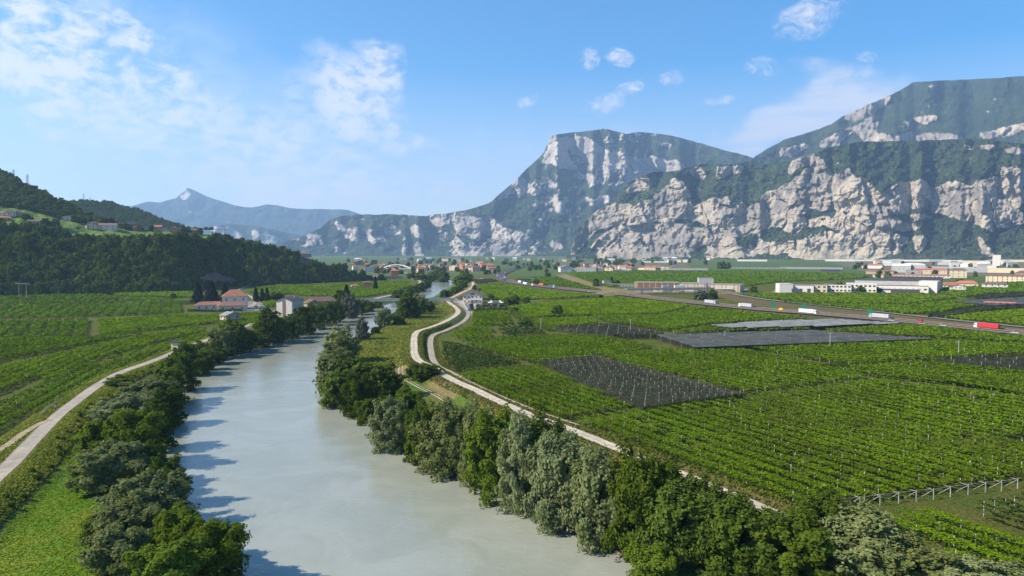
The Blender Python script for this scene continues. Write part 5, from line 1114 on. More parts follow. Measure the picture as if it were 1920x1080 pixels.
netted('pale grey hail net beside the motorway', [(1330, 609), (1440, 601), (1560, 598), (1690, 605), (1520, 611), (1370, 614)], [(1330, 609), (1560, 598)], NET_L, 3.6, 5, 8, 2, 4)
netted('dark hail net at the picture edge below the long vineyard', [(1756, 674), (1800, 668), (1930, 666), (2020, 680), (2020, 700), (1930, 691), (1850, 683)], [(1756, 674), (1930, 667)], NET_K, 3.6, 4.5, 9, 2, 5)
netted('dark hail net beside the bright wedge of vines', [(1742, 589), (1790, 580), (1860, 573), (1930, 571), (1930, 576), (1850, 580), (1790, 589)], [(1742, 589), (1860, 573)], NET_K, 3.6, 5, 0, 2, 6)
netted('grey hail net around the red-roofed shed', [(1790, 566), (1830, 561), (1930, 556), (1930, 569), (1860, 572)], [(1790, 566), (1930, 557)], NET_G, 3.6, 5, 0, 2, 7)
netted('black hail net near the white red-roofed farmhouses', [(1812, 556), (1850, 551), (1930, 545), (1930, 553), (1840, 560)], [(1812, 556), (1930, 546)], NET_K, 3.6, 5, 0, 2, 8)
netted('dark hail net by the motorway slip road', [(884, 524), (920, 522), (935, 527), (905, 531), (888, 529)], [(884, 524), (935, 527)], NET_K, 3.6, 5, 0, 2, 9)
# ================================================================== buildings
PLASTER = {'white': paint("white_plaster", (0.64, 0.585, 0.51), .85, .07, .4, streak=True), 'cream': paint("cream_plaster", (0.60, 0.50, 0.33), .85, .08, .4, streak=True), 'pink': paint("pink_plaster", (0.50, 0.36, 0.28), .85, .10, .5, streak=True),
           'orange': paint("orange_plaster", (0.52, 0.22, 0.08), .85, .08, .4), 'stone': paint("stone_wall", (0.36, 0.30, 0.25), .9, .18, 1.2), 'grey': paint("grey_plaster", (0.33, 0.32, 0.31), .85, .08, .4, streak=True),
           'red': paint("red_plaster", (0.42, 0.14, 0.08), .85, .08, .4), 'yellow': paint("yellow_plaster", (0.58, 0.42, 0.14), .85, .08, .4), 'timber': paint("timber_cladding", (0.34, 0.17, 0.065), .8, .22, 1.5, streak=True),
           'paletimber': paint("pale_cladding", (0.50, 0.42, 0.32), .8, .12, .8, streak=True), 'concrete': paint("concrete", (0.42, 0.40, 0.37), .85, .12, .5, streak=True), 'dark': paint("dark_wall", (0.06, 0.055, 0.055), .8, .1, .5)}
ROOFM = {'red': paint("red_roof_tiles", (0.30, 0.125, 0.075), .85, .2, 1.2), 'brown': paint("brown_roof_tiles", (0.17, 0.095, 0.070), .85, .2, 1.2), 'orange': paint("orange_roof_tiles", (0.42, 0.15, 0.07), .85, .15, 1.2), 'grey': paint("grey_roof", (0.22, 0.205, 0.20), .8, .1, .6),
         'dark': paint("dark_roof", (0.055, 0.05, 0.05), .7, .15, .6), 'white': paint("white_sheet_roof", (0.62, 0.62, 0.62), .6, .08, .4), 'solar': paint("solar_panels", (0.22, 0.24, 0.30), .35, .1, .4), 'bright': paint("bright_red_roof", (0.46, 0.13, 0.09), .7, .08, .5)}
m_glass = paint("window_glass", (0.035, 0.04, 0.045), .15, .1, 1.0)
m_frame = paint("window_frame", (0.42, 0.38, 0.33), .7, .1, 1.0)
m_door = paint("dark_wood_door", (0.10, 0.06, 0.04), .7, .15, 1.5)
m_metal = paint("galvanised_metal", (0.36, 0.37, 0.38), .5, .08, 1.0, metal=.4)
m_green_sign = paint("green_sign", (0.01, 0.16, 0.09), .5, .05, 1.0)
m_blue = paint("blue_door", (0.03, 0.05, 0.12), .6, .1, 1.0)
_wins = {}
def window_mesh(w, h):
    k = (round(w, 1), round(h, 1))
    if k not in _wins:
        f = MB(); t = .12
        f.span(-w / 2 - t, w / 2 + t, -.10, .06, -h / 2 - t, -h / 2); f.span(-w / 2 - t, w / 2 + t, -.10, .06, h / 2, h / 2 + t)
        f.span(-w / 2 - t, -w / 2, -.10, .06, -h / 2, h / 2); f.span(w / 2, w / 2 + t, -.10, .06, -h / 2, h / 2)
        _wins[k] = (f.mesh('window', m_frame), MB().span(-w / 2, w / 2, -.05, .05, -h / 2, h / 2).mesh('pane', m_glass))
    return _wins[k]
def add_window(root, x, y, z, rz, w=1.1, h=1.5):
    a, b = window_mesh(w, h); o = link('window', a, root); o.location = (x, y, z); o.rotation_euler = (0, 0, rz); link('pane', b, o); return o
def wall_block(w, d, h, gable=0.0, ridge='y', z0=-0.6):
    mb = MB(); mb.span(-w / 2, w / 2, -d / 2, d / 2, z0, h)
    if gable:
        if ridge == 'y': mb.prism([(-w / 2, h), (w / 2, h), (0, h + gable)], -d / 2, d / 2)
        else: mb.prism([(-d / 2, h), (d / 2, h), (0, h + gable)], -w / 2, w / 2, Matrix.Rotation(math.pi / 2, 4, 'Z'))
    return mb
def roof_block(kind, w, d, h, rh, ov=0.8, ridge='y', t=0.28):
    mb = MB()
    if kind == 'gable':
        a, b = (w, d) if ridge == 'y' else (d, w); k = rh / (a / 2); xo = a / 2 + ov; zo = h - ov * k
        M = None if ridge == 'y' else Matrix.Rotation(math.pi / 2, 4, 'Z')
        prof = [(-xo, zo + .05), (0, h + rh + .05), (xo, zo + .05), (xo, zo + t + .05), (0, h + rh + t + .1), (-xo, zo + t + .05)]
        mb.prism(prof, -b / 2 - ov, b / 2 + ov, M)
    elif kind == 'hip':
        X, Y = w / 2 + ov, d / 2 + ov; rx = max(0.2, (X - Y)) if X > Y else 0.2; ry = max(0.2, (Y - X)) if Y > X else 0.2
        vs = [(-X, -Y, h), (X, -Y, h), (X, Y, h), (-X, Y, h), (-X, -Y, h + .2), (X, -Y, h + .2), (X, Y, h + .2), (-X, Y, h + .2), (-rx, -ry, h + rh), (rx, -ry, h + rh), (rx, ry, h + rh), (-rx, ry, h + rh)]
        fs = [(3, 2, 1, 0)] + [(i, (i + 1) % 4, 4 + (i + 1) % 4, 4 + i) for i in range(4)] + [(4 + i, 4 + (i + 1) % 4, 8 + (i + 1) % 4, 8 + i) for i in range(4)] + [(8, 9, 10, 11)]
        mb.add(vs, fs)
    elif kind == 'flat':
        mb.span(-w / 2 - ov * .3, w / 2 + ov * .3, -d / 2 - ov * .3, d / 2 + ov * .3, h + .01, h + .35)
        mb.span(-w / 2, w / 2, -d / 2 - ov * .2, -d / 2 + .25, h + .36, h + .7)
    elif kind == 'mono':
        mb.add([(-w / 2 - ov, -d / 2 - ov, h), (w / 2 + ov, -d / 2 - ov, h), (w / 2 + ov, d / 2 + ov, h + rh), (-w / 2 - ov, d / 2 + ov, h + rh), (-w / 2 - ov, -d / 2 - ov, h + .3), (w / 2 + ov, -d / 2 - ov, h + .3), (w / 2 + ov, d / 2 + ov, h + rh + .3), (-w / 2 - ov, d / 2 + ov, h + rh + .3)],
               [(3, 2, 1, 0), (4, 5, 6, 7), (0, 1, 5, 4), (1, 2, 6, 5), (2, 3, 7, 6), (3, 0, 4, 7)])
    elif kind == 'arch':
        n = 10; prof = [(-w / 2 - .3, h)] + [(-math.cos(math.pi * k / n) * (w / 2 + .3), h + math.sin(math.pi * k / n) * rh + .15) for k in range(n + 1)] + [(w / 2 + .3, h)]
        mb.prism(prof, -d / 2 - .3, d / 2 + .3)
    return mb
def house(label, px, py, wpx, hpx, depth=10, rz=0.0, roof='gable', rpx=None, wall='white', roofm='red', floors=2, cols=3, ridge='x', name='house', cat='house', z=0.0, group=None, chimney=True, at_pt=None, ov=0.8, door=True, parent=None, side_cols=2, wins=True, dist=None):
    p = A(px, py, z) if at_pt is None else Vector(at_pt); D = math.hypot(p.x, p.y); az = -math.atan2(p.x, p.y)
    w = wpx / FPX * D / max(.5, math.cos(rz)); h = hpx / FPX * D; rh = (rpx if rpx is not None else hpx * .35) / FPX * D
    ang_ = az + rz; c = p + Vector((-math.sin(ang_), math.cos(ang_), 0)) * depth / 2
    if parent is None:
        root = empty(name, c, ang_); tag(root, label, cat, group); sub = root; pre = ''
    else:
        root = parent; sub = None; pre = 'wing_'
    gable = rh if roof == 'gable' else 0
    wl = wall_block(w, depth, h, gable, ridge).build(pre + 'wall', PLASTER[wall], root); rf = roof_block(roof, w, depth, h, rh, ov, ridge).build(pre + 'roof', ROOFM[roofm], root)
    if parent is not None:
        M = parent.matrix_basis.inverted() if False else (Matrix.Translation(parent.location) @ Matrix.Rotation(parent.rotation_euler.z, 4, 'Z')).inverted()
        L_ = M @ (Matrix.Translation(c) @ Matrix.Rotation(ang_, 4, 'Z'))
        for o in (wl, rf): o.matrix_basis = L_
        hold = wl
    else: hold = root
    if wins:
        fh = h / floors
        ww, wh = (1.1, min(1.5, fh * .5)) if D < 1100 else (1.5, min(1.8, fh * .55))
        for f in range(floors):
            for k in range(cols):
                if f == 0 and door and k == cols // 2 and parent is None: continue
                add_window(hold, -w / 2 + w * (k + .5) / cols, -depth / 2 - .02, fh * (f + .55), 0, ww, wh)
            for k in range(side_cols):
                for sx in (-1, 1):
                    if D > 900 and sx * rz > 0 and False: continue
                    add_window(hold, sx * (w / 2 + .02), -depth / 2 + depth * (k + .5) / side_cols, fh * (f + .55), math.pi / 2 * sx, ww, wh)
        if door and parent is None: MB().span(-.7, .7, -depth / 2 - .06, -depth / 2 + .05, -.3, 2.2).build('door', m_door, root)
    if chimney and roof in ('gable', 'hip') and D < 1600:
        ch = MB().span(-.35, .35, -.35, .35, 0, 1.6).span(-.45, .45, -.45, .45, 1.6, 1.8).build('chimney', PLASTER['concrete'], rf); ch.location = (w * .2, depth * .12, h + rh * .55)
    return root, Vector((w, depth, h)), rh
# --- by the river, near side of the valley road
fh_, dim, rh_ = house('white two-storey farmhouse with red hipped roof and low red-roofed wings', 441, 580, 41, 22, 15, 0.0, 'hip', 12, 'white', 'red', 2, 3, door=False)
house('', 394, 581, 46, 8, 8, 0.0, 'hip', 6, 'white', 'red', 1, 4, parent=fh_, chimney=False, side_cols=1)
house('', 436, 583, 46, 9, 7, 0.05, 'hip', 6, 'white', 'red', 1, 3, parent=fh_, chimney=False, side_cols=1)
barn, dim, rh_ = house('tall pale barn-like store with brown vertical panel and dark gable roof', 533, 594, 26, 29, 22, -0.45, 'gable', 5, 'white', 'dark', 4, 0, 'y', 'storehouse', 'building', door=False, side_cols=0)
MB().span(-1.4, 1.4, -dim.y / 2 - .12, -dim.y / 2 + .02, 0, dim.z).build('brown_panel', paint("brown_panel", (.22, .13, .085), .8, .1, 1.0), barn)
for k in range(7): MB().span(dim.x / 2 - .02, dim.x / 2 + .35, -dim.y / 2 + k * dim.y / 6.3, -dim.y / 2 + k * dim.y / 6.3 + .8, -.3, dim.z - .4).build('pilaster', PLASTER['grey'], barn)
MB().span(-dim.x / 2 - 5, -dim.x / 2 - .01, -dim.y / 2 + 1, -dim.y / 2 + 7, -.5, 4.5).build('lean_to', PLASTER['grey'], barn)
house('small pinkish stone house with grey gable roof by the vineyard', 438, 606, 24, 14, 9, 0.5, 'gable', 5, 'pink', 'grey', 2, 2, 'y')
brown, _, _ = house('dark brown-roofed house half hidden by the river trees', 606, 574, 36, 9, 14, 0.35, 'gable', 7, 'stone', 'brown', 1, 3, 'x')
house('', 588, 575, 18, 7, 9, 0.5, 'gable', 5, 'stone', 'brown', 1, 2, 'y', parent=brown, chimney=False)
house('low white shed with red roof beside the orange square house', 667, 541, 14, 5, 9, 0.2, 'hip', 3, 'white', 'red', 1, 2, chimney=False)
house('orange square house with flat brown roof and slim conifer', 689, 542, 15, 12, 11, 0.0, 'hip', 2.5, 'orange', 'brown', 2, 2)
hot, _, _ = house('tall orange-red house with a long low wing near the river bend', 740, 521, 14, 13, 13, 0.0, 'hip', 3.5, 'orange', 'orange', 3, 3)
house('', 737, 524, 34, 5, 12, 0.0, 'flat', 1, 'stone', 'brown', 1, 7, parent=hot, chimney=False)
house('grey metal shed roof beside the low wing of the orange-red house', 708, 522, 14, 3, 8, 0.2, 'mono', 1, 'grey', 'grey', 1, 2, name='shed', cat='shed', chimney=False)
house('pink field house at the foot of the wooded slope', 174, 551, 21, 8, 9, 0.1, 'gable', 3, 'pink', 'brown', 1, 3)
hut, dim, _ = house('narrow cream hut with a flat dark overhanging roof beside the paved path', 328, 661, 11.5, 17, 3.0, -0.5, 'flat', 1, 'cream', 'dark', 1, 0, name='pump_hut', cat='hut', z=LEVEE, chimney=False, ov=2.2, side_cols=0)
# country house
ch_, dim, rh_ = house('large white country house with broad brown gable roof beside the car park', 886, 569, 36, 15.5, 15, -0.10, 'gable', 7, 'white', 'brown', 2, 5, 'y', ov=1.6, side_cols=3)
st = MB()
for k in range(9): st.span(-dim.x * .42 + k * .8, -dim.x * .42 + k * .8 + .85, -dim.y / 2 - 1.5, -dim.y / 2 - .03, -.3, .4 + k * .42)
st.span(-dim.x * .42 + 7.2, dim.x * .35, -dim.y / 2 - 1.5, -dim.y / 2 - .03, 3.6, 3.85)
st.build('outside_staircase', PLASTER['stone'], ch_)
MB().span(-2, 2, -dim.y / 2 - .06, -dim.y / 2 + .03, dim.z + .6, dim.z + 2.0).build('attic_opening', PLASTER['dark'], ch_)
for k, (px, py, w) in enumerate(((921, 572, 12), (938, 572, 12))):
    p = A(px, py, 0); r = empty('garden_tent', p, -math.atan2(p.x, p.y)); tag(r, ('peaked white garden tent, the one nearer the country house', 'peaked white garden tent, the one farther from the country house')[k], 'tent', 'white tents in the country house garden')
    MB().add([(-3.4, -3.4, 2.6), (3.4, -3.4, 2.6), (3.4, 3.4, 2.6), (-3.4, 3.4, 2.6), (-1.0, -1.0, 3.6), (1.0, -1.0, 3.6), (1.0, 1.0, 3.6), (-1.0, 1.0, 3.6), (0, 0, 5.6)], [(0, 1, 5, 4), (1, 2, 6, 5), (2, 3, 7, 6), (3, 0, 4, 7), (4, 5, 8), (5, 6, 8), (6, 7, 8), (7, 4, 8)]).build('canopy', ROOFM['white'], r)
    for sx in (-1, 1):
        for sy in (-1, 1): MB().bar((sx * 3.3, sy * 3.3, -.2), (sx * 3.3, sy * 3.3, 2.7), .15).build('leg', m_metal, r)
house('low dark-roofed garden pavilion between the white tents', 930, 573, 20, 4, 8, 0.0, 'hip', 3, 'white', 'dark', 1, 3, name='pavilion', cat='pavilion', chimney=False)
for k in range(14):
    px = 884 + (k % 7) * 11 + random.uniform(-2, 2); py = 575 + (k // 7) * 5.0
    loc, h, wd = place(px, py - 5.5, py, 10, 0.0, 0.3); put_tree('olive_tree', loc, h, wd, 'olive', f'small grey olive tree, {ordinal(k % 7 + 1)} from the car park in the {"back" if k < 7 else "front"} garden row', 'olive trees in the country house garden', shape='round')
# --- timber building and white factory beyond the motorway
def block(root, px0, px1, py, hpx, depth, wall, roofm='grey', rz=0.0, wname='wall', slats=0, windows=0, rname='roof', winfl=1):
    px = (px0 + px1) / 2; p = A(px, py, 0); D = math.hypot(p.x, p.y); az = -math.atan2(p.x, p.y); w = (px1 - px0) / FPX * D / math.cos(rz); h = hpx / FPX * D
    c = p + Vector((-math.sin(az + rz), math.cos(az + rz), 0)) * depth / 2
    M = (Matrix.Translation(root.location) @ Matrix.Rotation(root.rotation_euler.z, 4, 'Z')).inverted() @ (Matrix.Translation(c) @ Matrix.Rotation(az + rz, 4, 'Z'))
    wl = MB().span(-w / 2, w / 2, -depth / 2, depth / 2, -.5, h).build(wname, PLASTER[wall], root); wl.matrix_basis = M
    rf = roof_block('flat', w, depth, h, .3, .6).build(rname, ROOFM[roofm], root); rf.matrix_basis = M
    for k in range(slats):
        s_ = MB().span(-.45, .45, -.25, 0, 0, h + .5).build('slat', PLASTER['timber'] if k % 3 else PLASTER['paletimber'], wl); s_.location = (-w / 2 + w * (k + .5) / slats, -depth / 2 - .02, 0)
    for f in range(winfl):
        for k in range(windows): add_window(wl, -w / 2 + w * (k + .5) / windows, -depth / 2 - .02, h * (f + .55) / winfl, 0, min(3.0, w / windows * .55), min(2.0, h / winfl * .45))
    return wl, w, h
def multi(name, label, cat, px, py):
    p = A(px, py, 0); r = empty(name, p, -math.atan2(p.x, p.y)); tag(r, label, cat); return r
tb = multi('timber_winery', 'long low building clad in orange timber slats beyond the motorway overpass', 'building', 1290, 546)
block(tb, 1195, 1275, 545, 14, 40, 'timber', 'grey', 0.10, slats=22)
block(tb, 1275.5, 1322, 546, 13, 45, 'paletimber', 'grey', -0.08, slats=8)
block(tb, 1322.5, 1384, 547, 12, 42, 'paletimber', 'grey', -0.16, slats=9)
w_, a_, b_ = block(tb, 1311, 1337, 535, 13, 20, 'concrete', 'grey', 0.12, 'roof_box', rname='roof_box_cap')
w_, a_, b_ = block(tb, 1344, 1372, 547.6, 5.5, 4, 'dark', 'white', -.16, 'entrance', rname='entrance_canopy')
block(tb, 1226, 1244, 547, 7, 3, 'cream', 'white', .1, 'service_box', windows=1, rname='service_box_cap')
ft = multi('white_factory', 'long white factory with dark upper roof beyond the motorway', 'building', 1600, 548)
block(ft, 1463, 1485, 549, 15, 20, 'white', 'white', 0.25); block(ft, 1485.5, 1522, 549, 12.5, 22, 'white', 'grey', 0, windows=0)
for px in (1487.5, 1501.5, 1516.5): block(ft, px - 2.6, px + 2.6, 549.3, 6.5, 1, 'dark', 'dark', 0, 'loading_door', rname='door_header')
block(ft, 1522.5, 1548, 549, 13, 18, 'cream', 'grey', 0, windows=3, winfl=2); block(ft, 1548.5, 1591, 548.5, 13, 18, 'white', 'grey', 0, windows=7, winfl=2); block(ft, 1591.5, 1637, 549, 15, 22, 'white', 'white', 0, windows=7, winfl=2)
block(ft, 1618, 1730, 545, 16, 50, 'concrete', 'dark', 0.02); block(ft, 1640, 1726, 548.6, 11, 12, 'white', 'dark', 0, windows=10, winfl=1); block(ft, 1636, 1712, 549, 6.5, 4, 'dark', 'white', 0, 'canopy', rname='canopy_roof')
block(ft, 1726.5, 1752, 549, 18, 30, 'white', 'white', -.12); block(ft, 1670, 1751, 545, 21, 40, 'dark', 'dark', -.05, 'upper_hall', rname='upper_hall_roof', windows=12)
for k, (px, py, w) in enumerate(((1662, 549.3, 12), (1690, 549.3, 17))): house(f'white parked trailer box at the factory dock, {("the shorter one", "the longer one")[k]}', px, py, w, 3.6, 2.6, 0, 'flat', .1, 'white', 'white', 1, 0, name='trailer_box', cat='trailer', door=False, chimney=False, side_cols=0)
VR = [(1777, 541.5, 31, 6, 4.5, 'white', 'red', 'red-roofed white farmhouse nearest the factory'), (1813, 539.5, 29, 6.5, 4.5, 'white', 'orange', 'orange-roofed white farmhouse behind the others'), (1796, 547, 21, 8, 3, 'white', 'red', 'white house with gable end in front of the farmhouses'), (1866, 542, 31, 7.5, 3.5, 'white', 'brown', 'long brown-roofed white house standing by itself'), (1843, 539, 10, 3.5, 1.5, 'white', 'brown', 'tiny white shed between the farmhouses')]
for px, py, w, h, r, wl, rf, lab in VR: house(lab, px, py, w, h, 11, 0.15, 'gable' if 'gable' in lab else 'hip', r, wl, rf, 1 if h < 7 else 2, 4, 'y' if 'gable' in lab else 'x', group='white farmhouses beyond the factory')
house('low shed with bright red roof between the grey nets', 1875, 574.5, 38, 3, 12, 0.1, 'gable', 3.2, 'white', 'bright', 1, 0, name='shed', cat='shed', chimney=False, door=False, side_cols=0)
house('tiny white shelter in the vineyard above the motorway', 1727, 566, 9, 1.6, 3, 0, 'flat', .2, 'white', 'white', 1, 0, name='shelter', cat='shelter', chimney=False, door=False, side_cols=0)
# --- industrial quarter at the edge
IND = [(1893, 530, 60, 10, 14, 'cream', 'brown', 'hip', 'long cream apartment house with brown roof at the picture edge'), (1935, 530, 40, 14, 14, 'pink', 'brown', 'hip', 'pink apartment house cut by the picture edge'), (1708, 521, 108, 4.5, 12, 'white', 'orange', 'mono', 'long white arcade with openings and a red-orange roof'),
       (1797, 521, 22, 12, 13, 'cream', 'brown', 'hip', 'cream three-storey house with brown roof among dark trees'), (1712, 511, 34, 12, 30, 'concrete', 'white', 'arch', 'pale hall with a rounded roof'), (1690, 511, 26, 11, 25, 'concrete', 'white', 'gable', 'pale hall with a gable beside the rounded roof'), (1713, 516, 22, 8, 10, 'grey', 'grey', 'flat', 'grey metal block in front of the rounded hall'), (1680, 508, 13, 19, 12, 'concrete', 'white', 'flat', 'concrete silo tower with a wider top'),
       (1777, 508, 70, 6, 30, 'grey', 'white', 'flat', 'long grey hall with white roof in the industrial quarter'), (1845, 511, 90, 6.5, 30, 'grey', 'white', 'flat', 'wide grey shed-roofed hall left of the white tower'), (1828, 500, 34, 9, 30, 'cream', 'white', 'flat', 'big cream warehouse below the landslide scar'), (1868, 505, 10, 22, 9, 'white', 'grey', 'flat', 'slim white tower at the industrial edge'), (1905, 512, 70, 7, 20, 'cream', 'white', 'flat', 'low cream factory right of the white tower'),
       (1650, 514, 40, 5, 14, 'pink', 'red', 'gable', 'low red-roofed workshop before the silo tower'), (1745, 514, 44, 7, 16, 'cream', 'bright', 'gable', 'red-roofed hall beside the arcade'), (1575, 490, 46, 3, 20, 'white', 'white', 'flat', 'white shed at the foot of the pale scree'), (1410, 490, 50, 3, 20, 'white', 'white', 'flat', 'long white shed below the cliffs'), (1600, 489, 28, 2.4, 20, 'white', 'grey', 'flat', 'small white shed below the cliffs right of the scree'), (1640, 490, 60, 2.6, 20, 'white', 'white', 'flat', 'long low white hall below the cliffs'), (1715, 490.5, 40, 2.8, 20, 'white', 'white', 'flat', 'white hall with a rooftop box below the cliffs'),
       (1748, 490.5, 36, 3.4, 20, 'grey', 'grey', 'flat', 'bluish grey hall below the cliffs'), (1785, 491, 26, 2.6, 20, 'white', 'white', 'flat', 'small white hall below the landslide scar'), (1900, 491, 60, 3, 20, 'cream', 'white', 'flat', 'far cream hall at the picture edge'), (1660, 498, 20, 5, 14, 'white', 'white', 'gable', 'white workshop near the silo tower'), (1630, 503, 22, 4, 14, 'cream', 'red', 'gable', 'cream workshop at the start of the industrial quarter'),
       (1520, 504.5, 100, 3.0, 26, 'grey', 'solar', 'flat', 'long shed covered with solar panels'), (1420, 504, 90, 2.2, 22, 'grey', 'solar', 'flat', 'long low greenhouse with a shiny roof'), (1557, 509, 30, 3.4, 20, 'dark', 'solar', 'mono', 'sloping solar roof at the end of the long shed'), (1235, 492.5, 60, 2.4, 18, 'white', 'white', 'flat', 'far white long shed in the green plain'), (1290, 506.5, 70, 3.6, 18, 'grey', 'grey', 'flat', 'low grey sheds on stilts behind the far field'), (1237, 507, 12, 4, 10, 'white', 'white', 'gable', 'white gabled shed beside the low grey sheds')]
for px, py, w, h, d, wl, rf, rk, lab in IND:
    far_ = py < 500
    house(lab, px, py, w, h, d, random.uniform(-.08, .12), rk, h * .28, wl, rf, 3 if h > 9 and wl in ('cream', 'pink') and rk == 'hip' else 1, max(2, int(w / 6)), 'x' if rk != 'arch' else 'y', 'warehouse' if rk in ('flat', 'arch', 'mono') else 'house', cat='building', chimney=False, wins=not far_ and 'tower' not in lab and 'solar' not in lab, door=False, side_cols=1, group='buildings of the industrial quarter')
# small bridge deck over the railway and buildings next to the motorway
house('pale concrete plant with stacked blocks left of the timber building', 1139, 534.5, 14, 8, 12, 0.2, 'flat', .4, 'concrete', 'grey', 2, 2, name='plant_building', cat='building', chimney=False)
house('low concrete shed in front of the stacked blocks', 1125, 537, 15, 3, 8, 0.1, 'flat', .3, 'concrete', 'grey', 1, 2, name='shed', cat='shed', chimney=False, door=False)
house('long grey canopy running up to the timber building', 1165, 537, 50, 4.5, 10, 0.0, 'flat', .3, 'grey', 'grey', 1, 8, name='canopy_hall', cat='building', chimney=False, door=False)
house('big white hall with dark glass gable in the middle village', 1062, 510, 22, 9, 24, 0.25, 'gable', 3, 'white', 'grey', 2, 4, 'y', chimney=False)
house('long white market hall right of the dark glass gable', 1095, 509.5, 44, 6, 24, 0.1, 'flat', .5, 'white', 'white', 1, 9, chimney=False)
# --- villages and the far town
def village(n, x0, x1, y0, y1, wr, hr, walls, roofs, text, grp, seed, sortx=True):
    rg = random.Random(seed); items = sorted((rg.uniform(x0, x1), y0 + (y1 - y0) * rg.random() ** 1.2) for _ in range(n))
    for i, (px, py) in enumerate(items):
        k = (py - 470) / 40; wl, rf = rg.choice(walls), rg.choice(roofs)
        house(f'{rf}-roofed {wl} house, {ordinal(i + 1)} from the left {text}', px, py, rg.uniform(*wr) * k, rg.uniform(*hr) * k, rg.uniform(8, 13), rg.uniform(-.6, .6), rg.choice(('gable', 'hip', 'gable')), rg.uniform(2.0, 3.2) * k, wl, rf, 2, 2, rg.choice(('x', 'y')), group=grp, chimney=False, wins=py > 506, door=False, side_cols=1)
village(46, 655, 925, 497.5, 512, (9, 17), (5, 9), ('white', 'cream', 'pink', 'orange', 'red', 'yellow'), ('red', 'brown', 'orange'), 'in the river town', 'houses of the river town', 1)
village(24, 1036, 1185, 496, 509, (10, 18), (5, 8), ('white', 'cream', 'pink', 'grey'), ('red', 'brown', 'grey'), 'in the middle village', 'houses of the middle village', 2)
village(12, 1185, 1262, 504, 508, (8, 14), (4, 6), ('white', 'cream', 'pink'), ('red', 'brown'), 'in the row beyond the far field', 'houses beyond the far field', 3)
village(40, 640, 1330, 486.5, 493, (12, 30), (6, 10), ('white', 'cream', 'grey'), ('red', 'white', 'grey'), 'along the far valley edge', 'houses along the far valley edge', 4)
village(14, 1640, 1915, 495, 505, (12, 26), (6, 10), ('white', 'cream', 'concrete'), ('red', 'white', 'grey'), 'in the industrial quarter', 'small houses of the industrial quarter', 5)
def church(label, px, py, w, h, wall, spire):
    p = A(px, py, 0); D = math.hypot(p.x, p.y); r = empty('church_tower', p, -math.atan2(p.x, p.y)); tag(r, label, 'tower'); W_, H_ = w / FPX * D, h / FPX * D
    MB().span(-W_ / 2, W_ / 2, -W_ / 2, W_ / 2, -.5, H_).build('tower', PLASTER[wall], r)
    MB().add([(-W_ * .55, -W_ * .55, H_), (W_ * .55, -W_ * .55, H_), (W_ * .55, W_ * .55, H_), (-W_ * .55, W_ * .55, H_), (0, 0, H_ + spire / FPX * D)], [(3, 2, 1, 0), (0, 1, 4), (1, 2, 4), (2, 3, 4), (3, 0, 4)]).build('spire', ROOFM['brown'], r)
    for s_ in (-1, 1): add_window(r, s_ * W_ * .22, -W_ / 2 - .02, H_ * .85, 0, W_ * .2, W_ * .4)
church('square church tower with flat cap in the river town', 812, 500, 2.4, 10, 'white', 1.6); church('slim white bell tower far off below the cliffs', 842, 488, 2.0, 7, 'white', 3)
# --- hamlet on the hill
HAM = [(8, 404, 16, 4, 'white', 'red', 'red-roofed house at the picture edge on the hill'), (20, 405, 13, 6, 'white', 'brown', 'bright white gabled house on the hill terrace'), (7, 413, 18, 4, 'orange', 'orange', 'orange-roofed house below the bright white one on the hill'), (33, 405, 10, 5, 'stone', 'brown', 'dark stone house beside the bright white one'),
       (67, 421, 20, 5, 'stone', 'brown', 'brown-roofed villa half hidden by trees on the hill'), (127, 413, 20, 5, 'white', 'red', 'red-roofed house alone above the hill vineyards'), (175, 430, 19, 6, 'cream', 'red', 'cream house at the front of the hamlet'), (177, 423, 20, 5, 'pink', 'brown', 'brown-roofed house behind the cream one'), (201, 432, 25, 8, 'white', 'brown', 'large white gable house in the hamlet'),
       (224, 427, 14, 6, 'grey', 'brown', 'grey house next to the large white gable house'), (242, 428, 18, 8, 'grey', 'dark', 'dark-roofed house with two chimneys in the hamlet'), (258, 432, 10, 5, 'red', 'red', 'low brick-red house right of the dark roof'), (272, 431, 16, 5, 'grey', 'dark', 'low grey house between brick-red ones'), (296, 433, 11, 7, 'orange', 'red', 'orange-red gable house, first of the two'), (309, 433, 13, 5, 'grey', 'dark', 'grey roof between the two orange-red gables'),
       (323, 434, 12, 6.5, 'orange', 'red', 'orange-red gable house, second of the two'), (336, 434, 14, 5, 'grey', 'dark', 'grey house at the end of the orange-red pair'), (363, 438, 9, 6, 'red', 'brown', 'small brick house at the lower end of the hamlet')]
for px, py, w, h, wl, rf, lab in HAM:
    q = HILL.at(px, py); house(lab, 0, 0, w, h, 11, random.uniform(-.35, .35), 'gable', h * .45, wl, rf, 2, 3, random.choice('xy'), at_pt=q, group='hamlet on the hill', door=False)
q = FRONT.at(570, 472.5); house('pale building on the brow above the red soil slope', 0, 0, 26, 6, 12, 0.2, 'hip', 2, 'pink', 'brown', 2, 5, at_pt=q)
HT = [(48, 410, 'dark'), (58, 416, 'dark'), (92, 424, 'dark'), (104, 424, 'dark'), (84, 423, 'dark'), (138, 416, 'mid'), (208, 422, 'conifer'), (213, 424, 'conifer'), (190, 422, 'dark'), (235, 430, 'dark'), (283, 432, 'dark'), (345, 436, 'mid'), (352, 436, 'dark'), (375, 439, 'dark')]
for i, (px, py, k) in enumerate(HT):
    q = HILL.at(px, py); put_tree('tree', q, random.uniform(8, 13), random.uniform(9, 14), k, f'{KLOOK[k]} among the hamlet houses, {ordinal(i + 1)} in order along the hill', 'trees among the hamlet houses', shape='conifer' if k == 'conifer' else 'round')
